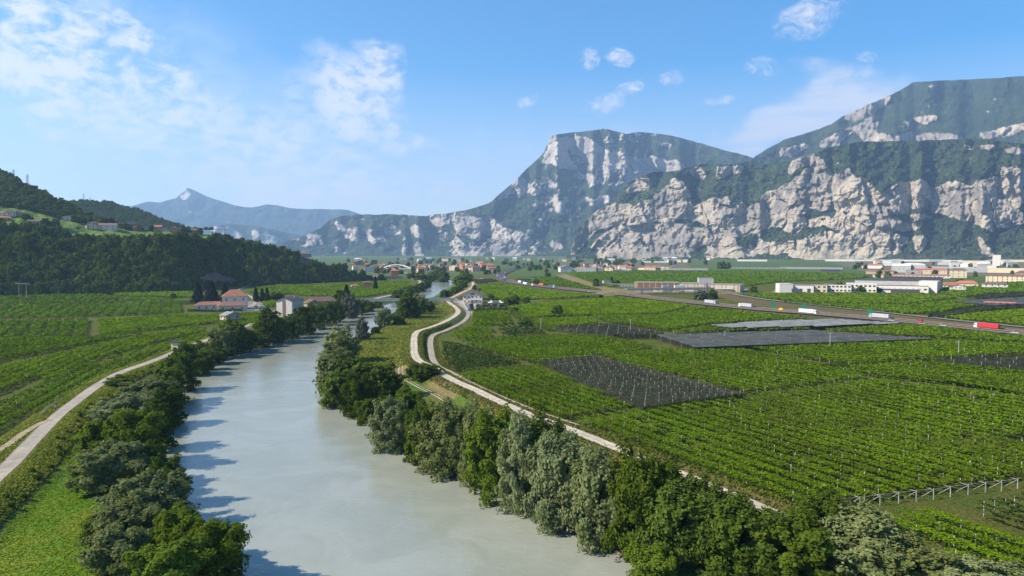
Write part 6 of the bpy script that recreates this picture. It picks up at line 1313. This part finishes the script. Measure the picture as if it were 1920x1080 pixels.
# --- trees of the plain and of the town
def grove(n, x0, x1, y0, y1, hr, text, grp, seed, kinds=('dark', 'dark', 'mid')):
    rg = random.Random(seed); it = sorted((rg.uniform(x0, x1), rg.uniform(y0, y1)) for _ in range(n))
    for i, (px, py) in enumerate(it):
        p = A(px, py, 0); h = rg.uniform(*hr); k = rg.choice(kinds); put_tree('tree', p, h, h * rg.uniform(.8, 1.3), k, f'{KLOOK[k]}, {ordinal(i + 1)} from the left {text}', grp, shape='round', parts=py > 505)
grove(60, 690, 935, 498, 515, (8, 14), 'among the river town houses', 'trees of the river town', 21)
grove(44, 1640, 1915, 494, 521, (8, 15), 'in the industrial quarter', 'trees of the industrial quarter', 22)
grove(14, 955, 1030, 497, 512, (9, 15), 'beside the far motorway bend', 'trees beside the far motorway bend', 23)
grove(90, 640, 1330, 486.5, 498, (9, 18), 'on the far plain', 'trees on the far plain', 24)
grove(10, 1600, 1660, 495, 505, (10, 16), 'by the end of the solar shed', 'trees by the solar shed', 25)
grove(60, 1090, 1560, 483.6, 485.2, (14, 26), 'along the foot of the cliffs', 'trees along the foot of the cliffs', 26, ('dark',))
grove(26, 1030, 1190, 492, 507, (10, 18), 'behind the middle village', 'trees behind the middle village', 27)
# ================================================================== bridges, road furniture
def vec(px, py, z): return A(px, py, z)
# river bridge
a, b = vec(655, 567.5, 2.6), vec(853, 565, 2.6); dirb = (b - a); Lb = dirb.length; br_ = empty('river_bridge', a, math.atan2(dirb.y, dirb.x)); tag(br_, 'long flat concrete road bridge across the river below the orange houses', 'bridge')
MB().span(-8, Lb, -3.6, 3.6, 1.2, 2.6).build('deck', PLASTER['concrete'], br_)
for s_ in (-1, 1): MB().span(-8, Lb, s_ * 3.4 - .12, s_ * 3.4 + .12, 2.6, 3.6).build('railing', m_metal, br_)
for t in (.1, .28, .46, .64, .82): MB().span(Lb * t - .9, Lb * t + .9, -2.8, 2.8, -5, 1.2).build('pier', PLASTER['concrete'], br_)
for t in (.3, .6, .9): MB().bar((Lb * t, 3.6, 2.6), (Lb * t, 3.6, 10.5), .25, .15).bar((Lb * t, 3.6, 10.4), (Lb * t, 1.8, 10.9), .12).build('lamp_post', m_metal, br_)
# white arch bridge upstream
a, b = vec(717, 505, 3), vec(770, 505.5, 3); d_ = b - a; La = d_.length; ab = empty('arch_bridge', a, math.atan2(d_.y, d_.x)); tag(ab, 'white tied-arch bridge with two slender arches in front of the town', 'bridge'); m_w = paint("white_steel", (.7, .7, .68), .5, .05, 1.0)
MB().span(-6, La + 6, -5, 5, 1.8, 3.0).build('deck', PLASTER['concrete'], ab)
for s_ in (-1, 1):
    m_ = MB(); n = 16
    for k in range(n):
        t0, t1 = k / n, (k + 1) / n; m_.bar((La * t0, s_ * 4.6, 3 + 10.5 * 4 * t0 * (1 - t0)), (La * t1, s_ * 4.6, 3 + 10.5 * 4 * t1 * (1 - t1)), 1.3)
    m_.build('arch', m_w, ab)
    for k in range(2, 15, 2):
        t = k / n; MB().bar((La * t, s_ * 4.6, 3), (La * t, s_ * 4.6, 3 + 42 * t * (1 - t)), .25).build('hanger', m_w, ab)
# motorway overpass
OV_Z = 7.0
a, b = vec(1188, 541.5, OV_Z), vec(1322, 540.5, OV_Z); d_ = b - a; Lo = d_.length; ov = empty('motorway_overpass', a, math.atan2(d_.y, d_.x)); ov.location.z = 0; tag(ov, 'greenish concrete overpass on slim pillars above the motorway', 'bridge')
MB().span(-10, Lo + 10, -5, 5, OV_Z - 1.5, OV_Z).build('deck', paint("grey_green_concrete", (.22, .245, .21), .85, .1, .5), ov)
for s_ in (-1, 1): MB().span(-10, Lo + 10, s_ * 4.9 - .1, s_ * 4.9 + .1, OV_Z, OV_Z + 1.1).build('parapet', m_metal, ov)
for t in (.12, .42, .47, .52, .66, .70, .86):
    for s_ in (-1, 1): MB().bar((Lo * t, s_ * 3, -.6), (Lo * t, s_ * 3, OV_Z - 1.5), .9, n=8).build('pillar', PLASTER['concrete'], ov)
for e, s_ in ((-10, -1), (Lo + 10, 1)):
    MB().add([(e, -6, OV_Z - .2), (e, 6, OV_Z - .2), (e + s_ * 45, 6, .1), (e + s_ * 45, -6, .1), (e, -16, -.5), (e, 16, -.5), (e + s_ * 50, 12, -.5), (e + s_ * 50, -12, -.5)], [(0, 1, 2, 3), (0, 3, 7, 4), (1, 5, 6, 2), (0, 4, 5, 1), (3, 2, 6, 7)]).build('approach_bank', paint("dry_bank", (.17, .14, .06), .95, .2, .3), ov)
# motorway barriers and lines
def hw_pt(s, off):
    P = HW_P; i = np.clip(np.interp(s, HW_S, np.arange(len(P))), 0, len(P) - 1.001); k = int(i); q = P[k] * (1 - (i - k)) + P[k + 1] * (i - k); t = P[k + 1] - P[k]; t = t / np.linalg.norm(t); return q + np.array([-t[1], t[0]]) * off, t
HW_P = resample(HIGHWAY, 300); HW_S = np.concatenate([[0], np.cumsum(np.linalg.norm(np.diff(HW_P, axis=0), axis=1))])
def strip_along(name, off, w, z0, z1, mat, label, cat, kind=None, posts=False):
    T = np.gradient(HW_P, axis=0); T /= np.linalg.norm(T, axis=1)[:, None]; Nn = np.stack([-T[:, 1], T[:, 0]], 1); v, f = [], []
    for k in range(len(HW_P)):
        for o_, zz in ((-w / 2, z0), (w / 2, z0), (w / 2, z1), (-w / 2, z1)):
            q = HW_P[k] + Nn[k] * (off + o_); v.append((q[0], q[1], zz + max(0, np.hypot(*q) - 200) * .00025))
    for k in range(len(HW_P) - 1):
        for j in range(4): f.append((k * 4 + j, k * 4 + (j + 1) % 4, k * 4 + 4 + (j + 1) % 4, k * 4 + 4 + j))
    o = link(name, mesh_np(name, np.array(v), np.array(f), mat)); tag(o, label, cat, kind=kind); return o
m_rust = paint("weathered_steel_barrier", (0.16, 0.115, 0.095), .7, .15, .5)
for off, lab in ((-10.2, 'rusty brown crash barrier on the near edge of the motorway'), (0.0, 'rusty brown central crash barrier of the motorway'), (10.2, 'rusty brown crash barrier on the far edge of the motorway')):
    strip_along('crash_barrier', off, .35, HW_Z + .45, HW_Z + 1.15, m_rust, lab, 'barrier')
for off in (-9.2, -1.1, 1.1, 9.2):
    strip_along('lane_line', off, .16, HW_Z + .02, HW_Z + .03, m_white_line, 'white lane line painted on the motorway', None, kind='structure')
# sign gantry
p = A(985, 533, HW_Z); q, t = hw_pt(float(HW_S[np.argmin(np.linalg.norm(HW_P - np.array([p.x, p.y]), axis=1))]), 0); gr = empty('sign_gantry', (q[0], q[1], HW_Z), math.atan2(t[1], t[0])); tag(gr, 'motorway sign gantry with a green board on a white mast', 'sign gantry')
MB().bar((0, 14, -1), (0, 14, 9.5), .8).bar((0, 14, 9.2), (0, -6, 9.2), .6).build('mast', m_w, gr); MB().span(-.2, .2, -6, 8, 7.0, 9.8).build('sign_board', m_green_sign, gr)
for k, px in enumerate((1449, 1507, 1631)):
    p = A(px, (579.5, 585.5, 596)[k], 0); r = empty('road_sign', p, -math.atan2(p.x, p.y)); tag(r, 'green motorway sign board, ' + ('the one nearest the overpass', 'the middle one of three', 'the one nearest the red lorry')[k], 'sign', 'green signs along the motorway')
    MB().span(-1.9, 1.9, -.08, .08, 2.4, 7.2).build('sign_board', m_green_sign, r)
    for s_ in (-1.2, 1.2): MB().bar((s_, .15, -.5), (s_, .15, 7.0), .18).build('post', m_metal, r)
# ================================================================== vehicles
m_tyre = paint("tyre", (.02, .02, .02), .9, .1, 1.0); m_vglass = paint("windscreen", (.02, .025, .03), .1, .05, 1.0)
VC = {n: paint('vehicle_' + n, c, .4, .05, .6) for n, c in (('white', (.72, .72, .71)), ('red', (.50, .025, .03)), ('grey', (.40, .41, .42)), ('blue', (.06, .09, .22)), ('orange', (.52, .13, .06)), ('yellow', (.70, .38, .02)), ('green', (.03, .16, .09)), ('silver', (.33, .36, .42)), ('darkred', (.30, .02, .02)), ('black', (.03, .03, .035)))}
_vm = {}
def wheel(root, x, y, r=.5, w=.35):
    if 'w' not in _vm:
        _vm['w'] = MB().bar((0, -.5, 0), (0, .5, 0), 2.0, n=12).mesh('wheel', m_tyre)
    o = link('wheel', _vm['w'], root); o.location = (x, y, r); o.scale = (r * .97, w, r * .97)
def truck(label, loc, ang, cabc, boxc, Lt=13.6, group='lorries on the motorway'):
    "articulated lorry, front towards +x"
    r = empty('truck', loc, ang); tag(r, label, 'truck', group); x0 = -(Lt + 2.6) / 2
    t_ = MB().span(x0, x0 + Lt, -1.27, 1.27, 1.15, 4.0).build('trailer', VC[boxc], r)
    for k in range(5): MB().span(x0 + .3 + k * Lt / 5, x0 + .42 + k * Lt / 5, -1.31, 1.31, 1.2, 3.95).build('strap', VC[boxc], t_)
    MB().span(x0, x0 + Lt, -.5, .5, .8, 1.15).build('chassis', VC['black'], r)
    xc = x0 + Lt + .5
    cb = MB().add([(xc, -1.22, .6), (xc + 2.2, -1.22, .6), (xc + 2.2, -1.22, 2.0), (xc + 1.9, -1.22, 3.5), (xc, -1.22, 3.8), (xc, 1.22, .6), (xc + 2.2, 1.22, .6), (xc + 2.2, 1.22, 2.0), (xc + 1.9, 1.22, 3.5), (xc, 1.22, 3.8)], [(0, 1, 2, 3, 4), (9, 8, 7, 6, 5), (0, 5, 6, 1), (1, 6, 7, 2), (2, 7, 8, 3), (3, 8, 9, 4), (4, 9, 5, 0)]).build('cab', VC[cabc], r)
    MB().add([(xc + 2.22, -1.05, 2.05), (xc + 2.22, 1.05, 2.05), (xc + 1.98, 1.05, 3.2), (xc + 1.98, -1.05, 3.2)], [(0, 1, 2, 3)]).build('windscreen', m_vglass, cb)
    for s_ in (-1, 1): MB().span(xc + 1.0, xc + 1.9, s_ * 1.225 - .01, s_ * 1.225 + .01, 2.1, 3.0).build('side_window', m_vglass, cb)
    for x in (x0 + 1.6, x0 + 2.9, x0 + 4.2, x0 + Lt - .6, xc + 1.3):
        for s_ in (-1, 1): wheel(r, x, s_ * 1.05)
    return r
def car(label, loc, ang, c, van=False, group='cars on the motorway'):
    r = empty('van' if van else 'car', loc, ang); tag(r, label, 'van' if van else 'car', group); h1, h2, Lc = (1.2, 2.3, 5.2) if van else (.85, 1.45, 4.3); k = Lc / 4.3
    prof = [(-2.15 * k, .3), (2.15 * k, .3), (2.15 * k, h1 * .8), (1.2 * k, h1), (-2.1 * k, h1)]
    MB().prism(prof, -.88, .88).build('body', VC[c], r)
    x1 = 1.0 * k if not van else 1.4 * k; cab = [(-1.9 * k, h1), (x1, h1), (x1 - .7, h2), (-1.6 * k, h2)]
    MB().prism(cab, -.76, .76).build('cabin', VC[c] if van else m_vglass, r)
    MB().prism([(-1.55 * k, h2 - .08), (x1 - .68, h2 - .08), (x1 - .75, h2 + .02), (-1.55 * k, h2 + .02)], -.72, .72).build('roof', VC[c], r)
    for x in (-1.3 * k, 1.35 * k):
        for s_ in (-1, 1): wheel(r, x, s_ * .8, .32, .22)
    return r
def on_road(px, py, off, line='hw'):
    p = A(px, py, HW_Z); i = int(np.argmin(np.linalg.norm(HW_P - np.array([p.x, p.y]), axis=1))); q, t = hw_pt(float(HW_S[i]), off)
    return (q[0], q[1], HW_Z + .05 + max(0, np.hypot(*q) - 200) * .00025), math.atan2(t[1], t[0])
PI = math.pi
TR = [(1342, 570, 5.2, 0, 'grey', 'grey', 'grey lorry just past the overpass'), (1404, 577, 5.2, PI, 'white', 'grey', 'grey lorry with white cab facing the overpass'), (1536, 588, -5.2, 0, 'white', 'white', 'white lorry with white cab heading for the picture edge'), (1647, 597, 5.2, PI, 'grey', 'grey', 'grey lorry beside the green road sign'),
      (1863, 617, 5.2, PI, 'white', 'red', 'bright red lorry with white cab near the picture edge'), (1036, 539.5, -5.2, 0, 'white', 'blue', 'dark blue lorry with white cab on the far motorway stretch'), (1007, 536.5, 5.2, PI, 'orange', 'orange', 'orange-red lorry on the far motorway stretch'), (988, 534, -5.2, 0, 'white', 'white', 'white lorry below the sign gantry'), (969, 531, 5.2, PI, 'white', 'white', 'white lorry before the motorway bend'),
      (949, 526.5, -5.2, 0, 'blue', 'blue', 'blue lorry at the motorway bend'), (943, 523, 5.2, PI, 'white', 'grey', 'grey lorry queuing at the motorway bend'), (938, 519, -5.2, 0, 'white', 'white', 'white lorry queuing behind the motorway bend'), (943, 513.5, 5.2, PI, 'grey', 'grey', 'last grey lorry beyond the motorway bend')]
for px, py, off, fl, cc, bc, lab in TR:
    loc, an = on_road(px, py, off); truck(lab, loc, an + fl, cc, bc)
CR = [(1457, 582, 5.2, PI, 'yellow', True, 'yellow delivery van on the motorway'), (1441, 581, 3.4, PI, 'white', False, 'white car behind the yellow delivery van'), (1674, 602, -5.2, 0, 'white', False, 'white car behind the white lorry, mid motorway'), (1722, 604, 5.2, PI, 'darkred', True, 'dark red van on the motorway'), (1745, 608, -5.2, 0, 'silver', False, 'silver blue car near the dark red van'), (1772, 611, -5.2, 0, 'white', False, 'white low car ahead of the silver blue one'), (1905, 624, -5.2, 0, 'white', False, 'white car in front of the red lorry'), (1105, 547, -5.2, 0, 'white', False, 'white car before the overpass'), (1138, 550, 5.2, PI, 'white', False, 'small white car right below the overpass'), (1000, 535.5, -3, 0, 'white', True, 'white van beside the orange-red lorry')]
for px, py, off, fl, c, vn, lab in CR:
    loc, an = on_road(px, py, off); car(lab, loc, an + fl, c, vn)
for k, (t, c) in enumerate(((.45, 'grey'), (.62, 'white'))):
    M = ov.matrix_basis if False else Matrix.Translation(ov.location) @ Matrix.Rotation(ov.rotation_euler.z, 4, 'Z'); q = M @ Vector((Lo * t, -2, OV_Z + .02))
    truck(('grey lorry driving over the overpass', 'white lorry driving over the overpass')[k], q, ov.rotation_euler.z, c, c, 9.0, 'lorries on the overpass')
for k, (px, py, c) in enumerate(((874.5, 572, 'white'), (877, 575.5, 'white'), (879.5, 579.5, 'white'), (881, 583, 'silver'), (851, 565.5, 'white'))):
    p = A(px, py, .25); car(('white car parked nearest the country house wall', 'second white car in the country house car park', 'third white car in the country house car park', 'silver car at the end of the country house car park', 'white car turning in from the bridge')[k], p, .5, c, group='cars parked at the country house')
for k, (px, py, c) in enumerate(((480, 576, 'black'), (493, 577.5, 'white'))):
    p = A(px, py, .1); car(('dark car in the farmhouse yard', 'white van in the farmhouse yard')[k], p, 1.2 if k == 0 else 0.2, c, k == 1, group='vehicles in the farmhouse yard')
for k in range(9):
    px = 1490 + k * 27; p = A(px, 550.2, .1); car(f'{("white", "silver", "dark")[k % 3]} parked car in front of the factory, {ordinal(k + 1)} from the left', p, random.uniform(0, 6), ('white', 'silver', 'black')[k % 3], group='cars parked at the factory')
# ================================================================== poles and pylons
def pole(label, px, ytop, ybot, z=0.0, w=.3):
    p = A(px, ybot, z); D = math.hypot(p.x, p.y); h = (ybot - ytop) / FPX * D; r = empty('utility_pole', p); tag(r, label, 'pole', 'poles standing in the vineyards')
    MB().bar((0, 0, -.5), (0, 0, h), w, w * .7, 6).build('shaft', m_post, r); MB().span(-.9, .9, -.07, .07, h - .7, h - .5).build('crossarm', m_post, r)
for a_ in (('pale utility pole beside the bright vineyard under the country house', 1014, 596, 621), ('pale utility pole in front of the small black net', 1182, 598, 627), ('pale utility pole in front of the slate-grey net', 1359, 620, 639), ('pale utility pole between the slate-grey net and the long vineyard', 1556, 626, 655), ('pale utility pole in the vineyard near the picture edge', 1797, 643, 669), ('pale utility pole on the farm road', 1001, 555, 562), ('pale utility pole by the sunlit field below the slope', 607, 529, 541)): pole(*a_)
hp = A(43, 561, 0); hr = empty('power_pole', hp); tag(hr, 'twin-legged power pole with a crossbar in the vineyards below the slope', 'power pole')
for s_ in (-1, 1): MB().bar((s_ * 4.2, 0, -.5), (s_ * 4.2, 0, 19), .35, .25, 6).build('leg', m_post, hr)
MB().span(-8, 8, -.15, .15, 17.6, 18.0).build('crossbar', m_post, hr)
for s_ in (-7, 0, 7): MB().bar((s_, 0, 17.6), (s_, 0, 16.4), .15).build('insulator', m_post, hr)
def pylon(label, q, h):
    r = empty('lattice_pylon', q); tag(r, label, 'pylon', 'pylons on the hill crest'); m_ = MB()
    for sx in (-1, 1):
        for sy in (-1, 1): m_.bar((sx * h * .1, sy * h * .1, -2), (sx * .5, sy * .5, h), .5, .3)
    m_.build('legs', m_metal, r); b_ = MB()
    for k in range(7):
        z0, z1 = h * k / 7, h * (k + 1) / 7; w0, w1 = h * .1 * (1 - k / 7) + .5, h * .1 * (1 - (k + 1) / 7) + .5
        b_.bar((-w0, -w0, z0), (w1, -w1, z1), .25).bar((w0, -w0, z0), (-w1, -w1, z1), .25)
    b_.build('bracing', m_metal, r)
    for z_, w_ in ((.72, .18), (.84, .15), (.95, .11)): MB().bar((-h * w_, 0, h * z_), (h * w_, 0, h * z_), .4, .3).build('arm', m_metal, r)
pylon('lattice pylon on the hill crest, nearest the picture edge', HILL.at(26, 333), 17); pylon('lattice pylon on the hill crest, the taller one', HILL.at(52, 347), 22); pylon('lattice pylon on the ridge behind the hamlet', HILL_BACK.at(157, 376), 24); pylon('small lattice pylon on the ridge, right of the other', HILL_BACK.at(169, 376), 15)
q = FRONT.at(600, 485); r = empty('mast', q); tag(r, 'thin dark mast on the brow right of the red soil slope', 'mast'); MB().bar((0, 0, -1), (0, 0, 24), .5, .3).build('shaft', m_metal, r); MB().bar((-1.5, 0, 21), (1.5, 0, 21), .25).build('crossarm', m_metal, r)
# ================================================================== braced end posts of the lower vineyard
EP = [(658, 355), (782, 342), (922, 327), (1052, 308), (1173, 296), (1292, 285), (1410, 266), (1533, 250), (1653, 236), (1763, 226), (1875, 210)]
prev = None
for i, (x, y) in enumerate(EP):
    p = A(1400 + x / 3.692, 860 + y / 3.692, 0); r = empty('end_post', p, 0.0); tag(r, f'pale braced end post of the large lower vineyard, {ordinal(i + 1)} from the gravel path', 'post', 'braced end posts of the lower vineyard')
    MB().bar((0, 0, -.4), (0, 0, 2.5), .16, .14).build('post', m_post, r)
    MB().bar((0, 0, 2.25), (-1.3, 2.2, .0), .11).build('brace', m_wood, r)
    MB().bar((0, 0, 2.3), (-.5, 1.7, 2.1), .09).build('strut', m_wood, r)
    if prev is not None: MB().bar((0, 0, 2.42), prev - p + Vector((0, 0, 2.42)), .05).build('rail', m_post, r)
    prev = p
# ================================================================== resting place on the flood bank
def person(label, p, ang, shirt, trousers, h=1.72):
    "standing figure, one skin grown over a skeleton"
    k = h / 1.75; J = [(0, 0, .95), (0, 0, 1.22), (0, 0, 1.44), (0, .01, 1.53), (0, .03, 1.66), (.19, 0, 1.40), (.25, .03, 1.14), (.24, .14, .92), (-.19, 0, 1.40), (-.26, .02, 1.14), (-.25, .10, .90), (.10, 0, .88), (.11, .02, .50), (.11, -.02, .08), (.11, .13, .04), (-.10, 0, .88), (-.12, .04, .50), (-.13, .0, .08), (-.13, .15, .04)]
    E = [(0, 1), (1, 2), (2, 3), (3, 4), (2, 5), (5, 6), (6, 7), (2, 8), (8, 9), (9, 10), (0, 11), (11, 12), (12, 13), (13, 14), (0, 15), (15, 16), (16, 17), (17, 18)]
    Rr = [.15, .15, .14, .06, .105, .07, .05, .04, .07, .05, .04, .095, .065, .045, .04, .095, .065, .045, .04]
    me = bpy.data.meshes.new('person'); me.from_pydata([(x * k, y * k, z * k) for x, y, z in J], E, []); me.update(); o = link('person', me)
    sk = o.modifiers.new('skin', 'SKIN'); sk.use_smooth_shade = True
    for i, v_ in enumerate(me.skin_vertices[0].data): v_.radius = (Rr[i] * k, Rr[i] * k * .85); v_.use_root = (i == 0)
    o.modifiers.new('sub', 'SUBSURF').levels = 1; o.modifiers['sub'].render_levels = 1
    m, nt = new_mat('clothes_and_skin'); pb = N(nt, 'ShaderNodeBsdfPrincipled'); tcn = N(nt, 'ShaderNodeTexCoord'); sp = N(nt, 'ShaderNodeSeparateXYZ'); L(nt, tcn.outputs['Object'], sp.inputs[0]); zz = sp.outputs[2]
    c1 = MIXC(nt, MATH(nt, 'GREATER_THAN', zz, .93 * k), trousers, shirt); c2 = MIXC(nt, MATH(nt, 'GREATER_THAN', zz, 1.47 * k), c1, (.45, .28, .2)); L(nt, MIXC(nt, MATH(nt, 'GREATER_THAN', zz, 1.70 * k), c2, (.05, .03, .02)), pb.inputs['Base Color']); finish(nt, pb.outputs[0]); me.materials.append(m)
    o.location = p; o.rotation_euler = (0, 0, ang); tag(o, label, 'person', 'people resting on the flood bank'); return o
def gz_(p): return float(hfun(np.array([p.x]), np.array([p.y]))[0])
for px, py, ang_, sh_, tr_, lab in ((104.5, 769, 1.0, (.5, .5, .5), (.02, .02, .03), 'person in a light top standing by the wooden fence on the flood bank'), (99.5, 768, 2.6, (.05, .05, .06), (.03, .03, .04), 'person in dark clothes standing by the wooden fence on the flood bank')):
    p = A(px, py, LEVEE); p.z = gz_(p); person(lab, p, ang_, sh_, tr_)
def bicycle(label, p, ang):
    r = empty('bicycle', p, ang); tag(r, label, 'bicycle', 'bicycles leaning by the fence')
    for x in (-.52, .52):
        m_ = MB(); n = 14
        for k in range(n): a0, a1 = 6.283 * k / n, 6.283 * (k + 1) / n; m_.bar((x + math.cos(a0) * .34, 0, .34 + math.sin(a0) * .34), (x + math.cos(a1) * .34, 0, .34 + math.sin(a1) * .34), .05)
        m_.build('wheel', m_tyre, r)
    MB().bar((-.52, 0, .34), (-.15, 0, .80), .04).bar((-.52, 0, .34), (-.05, 0, .32), .04).bar((-.05, 0, .32), (-.15, 0, .85), .04).bar((-.05, 0, .32), (.4, 0, .78), .05).bar((-.15, 0, .8), (.4, 0, .85), .05).bar((.38, 0, .95), (.52, 0, .34), .04).build('frame', VC['darkred'], r)
    MB().bar((.36, -.28, .98), (.36, .28, .98), .04).build('handlebar', m_tyre, r); MB().span(-.3, -.02, -.07, .07, .86, .93).build('saddle', m_tyre, r)
for px, py, lab in ((86, 775, 'bicycle parked by the fence, the one nearer the people'), (81, 779, 'bicycle parked by the fence, the one farther from the people')):
    p = A(px, py, LEVEE); p.z = gz_(p); bicycle(lab, p, 1.1)
fpts = [A(px, py, LEVEE) for px, py in ((76, 781), (84, 771), (93, 763), (104, 756), (116, 750))]
c0 = fpts[2].copy(); c0.z = gz_(c0); fr = empty('wooden_fence', c0); tag(fr, 'short wooden rail fence between the vines and the paved path', 'fence')
for k, q in enumerate(fpts):
    q.z = gz_(q); MB().bar(q - c0 + Vector((0, 0, -.3)), q - c0 + Vector((0, 0, 1.1)), .14).build('post', m_wood, fr)
    if k:
        for z_ in (.5, 1.0): MB().bar(fpts[k - 1] - c0 + Vector((0, 0, z_)), q - c0 + Vector((0, 0, z_)), .09).build('rail', m_wood, fr)
# boulder at the vineyard edge and hedges of the farm
def hedge(label, pts, w, h, z=0.0, kind='dark'):
    P = resample(W(pts, z), 60); rg = np.random.default_rng(len(label)); n = int(np.sum(np.linalg.norm(np.diff(P, axis=0), axis=1)) * 28); k = rg.integers(0, 59, n); t = rg.random(n)[:, None]
    X = P[k] * (1 - t) + P[k + 1] * t; C = np.column_stack([X + rg.uniform(-w / 2, w / 2, (n, 2)), rg.uniform(0, h, n) ** 1.0]); c = C.mean(0) * [1, 1, 0]
    V, F = quads_at(C - c, unit(n, rg) + [0, 0, .4], .55, rg); o = link('hedge', mesh_np('hedge', V, F, LEAF[kind])); o.location = c; tag(o, label, 'hedge', 'hedges')
hedge('long clipped dark hedge in front of the white farmhouse', [(352, 584), (400, 585), (455, 583)], 2.0, 2.2); hedge('dark hedge left of the cedar garden', [(342, 571), (365, 570)], 3, 4)
hedge('dark hedge line behind the white tents', [(905, 563), (950, 562), (985, 567)], 2.5, 2.5); hedge('dark hedge along the edge of the upright vine rows', [(882, 583), (955, 581)], 1.5, 2.0); hedge('thicket hedge from the garden down to the bright vineyard', [(958, 583), (975, 600), (1000, 611), (1035, 622)], 5, 4, kind='mid')
hedge('dark overgrown strip between the long vineyard and its neighbour', [(1535, 686), (1600, 690), (1700, 705), (1800, 722), (1900, 738)], 2.5, 1.6)
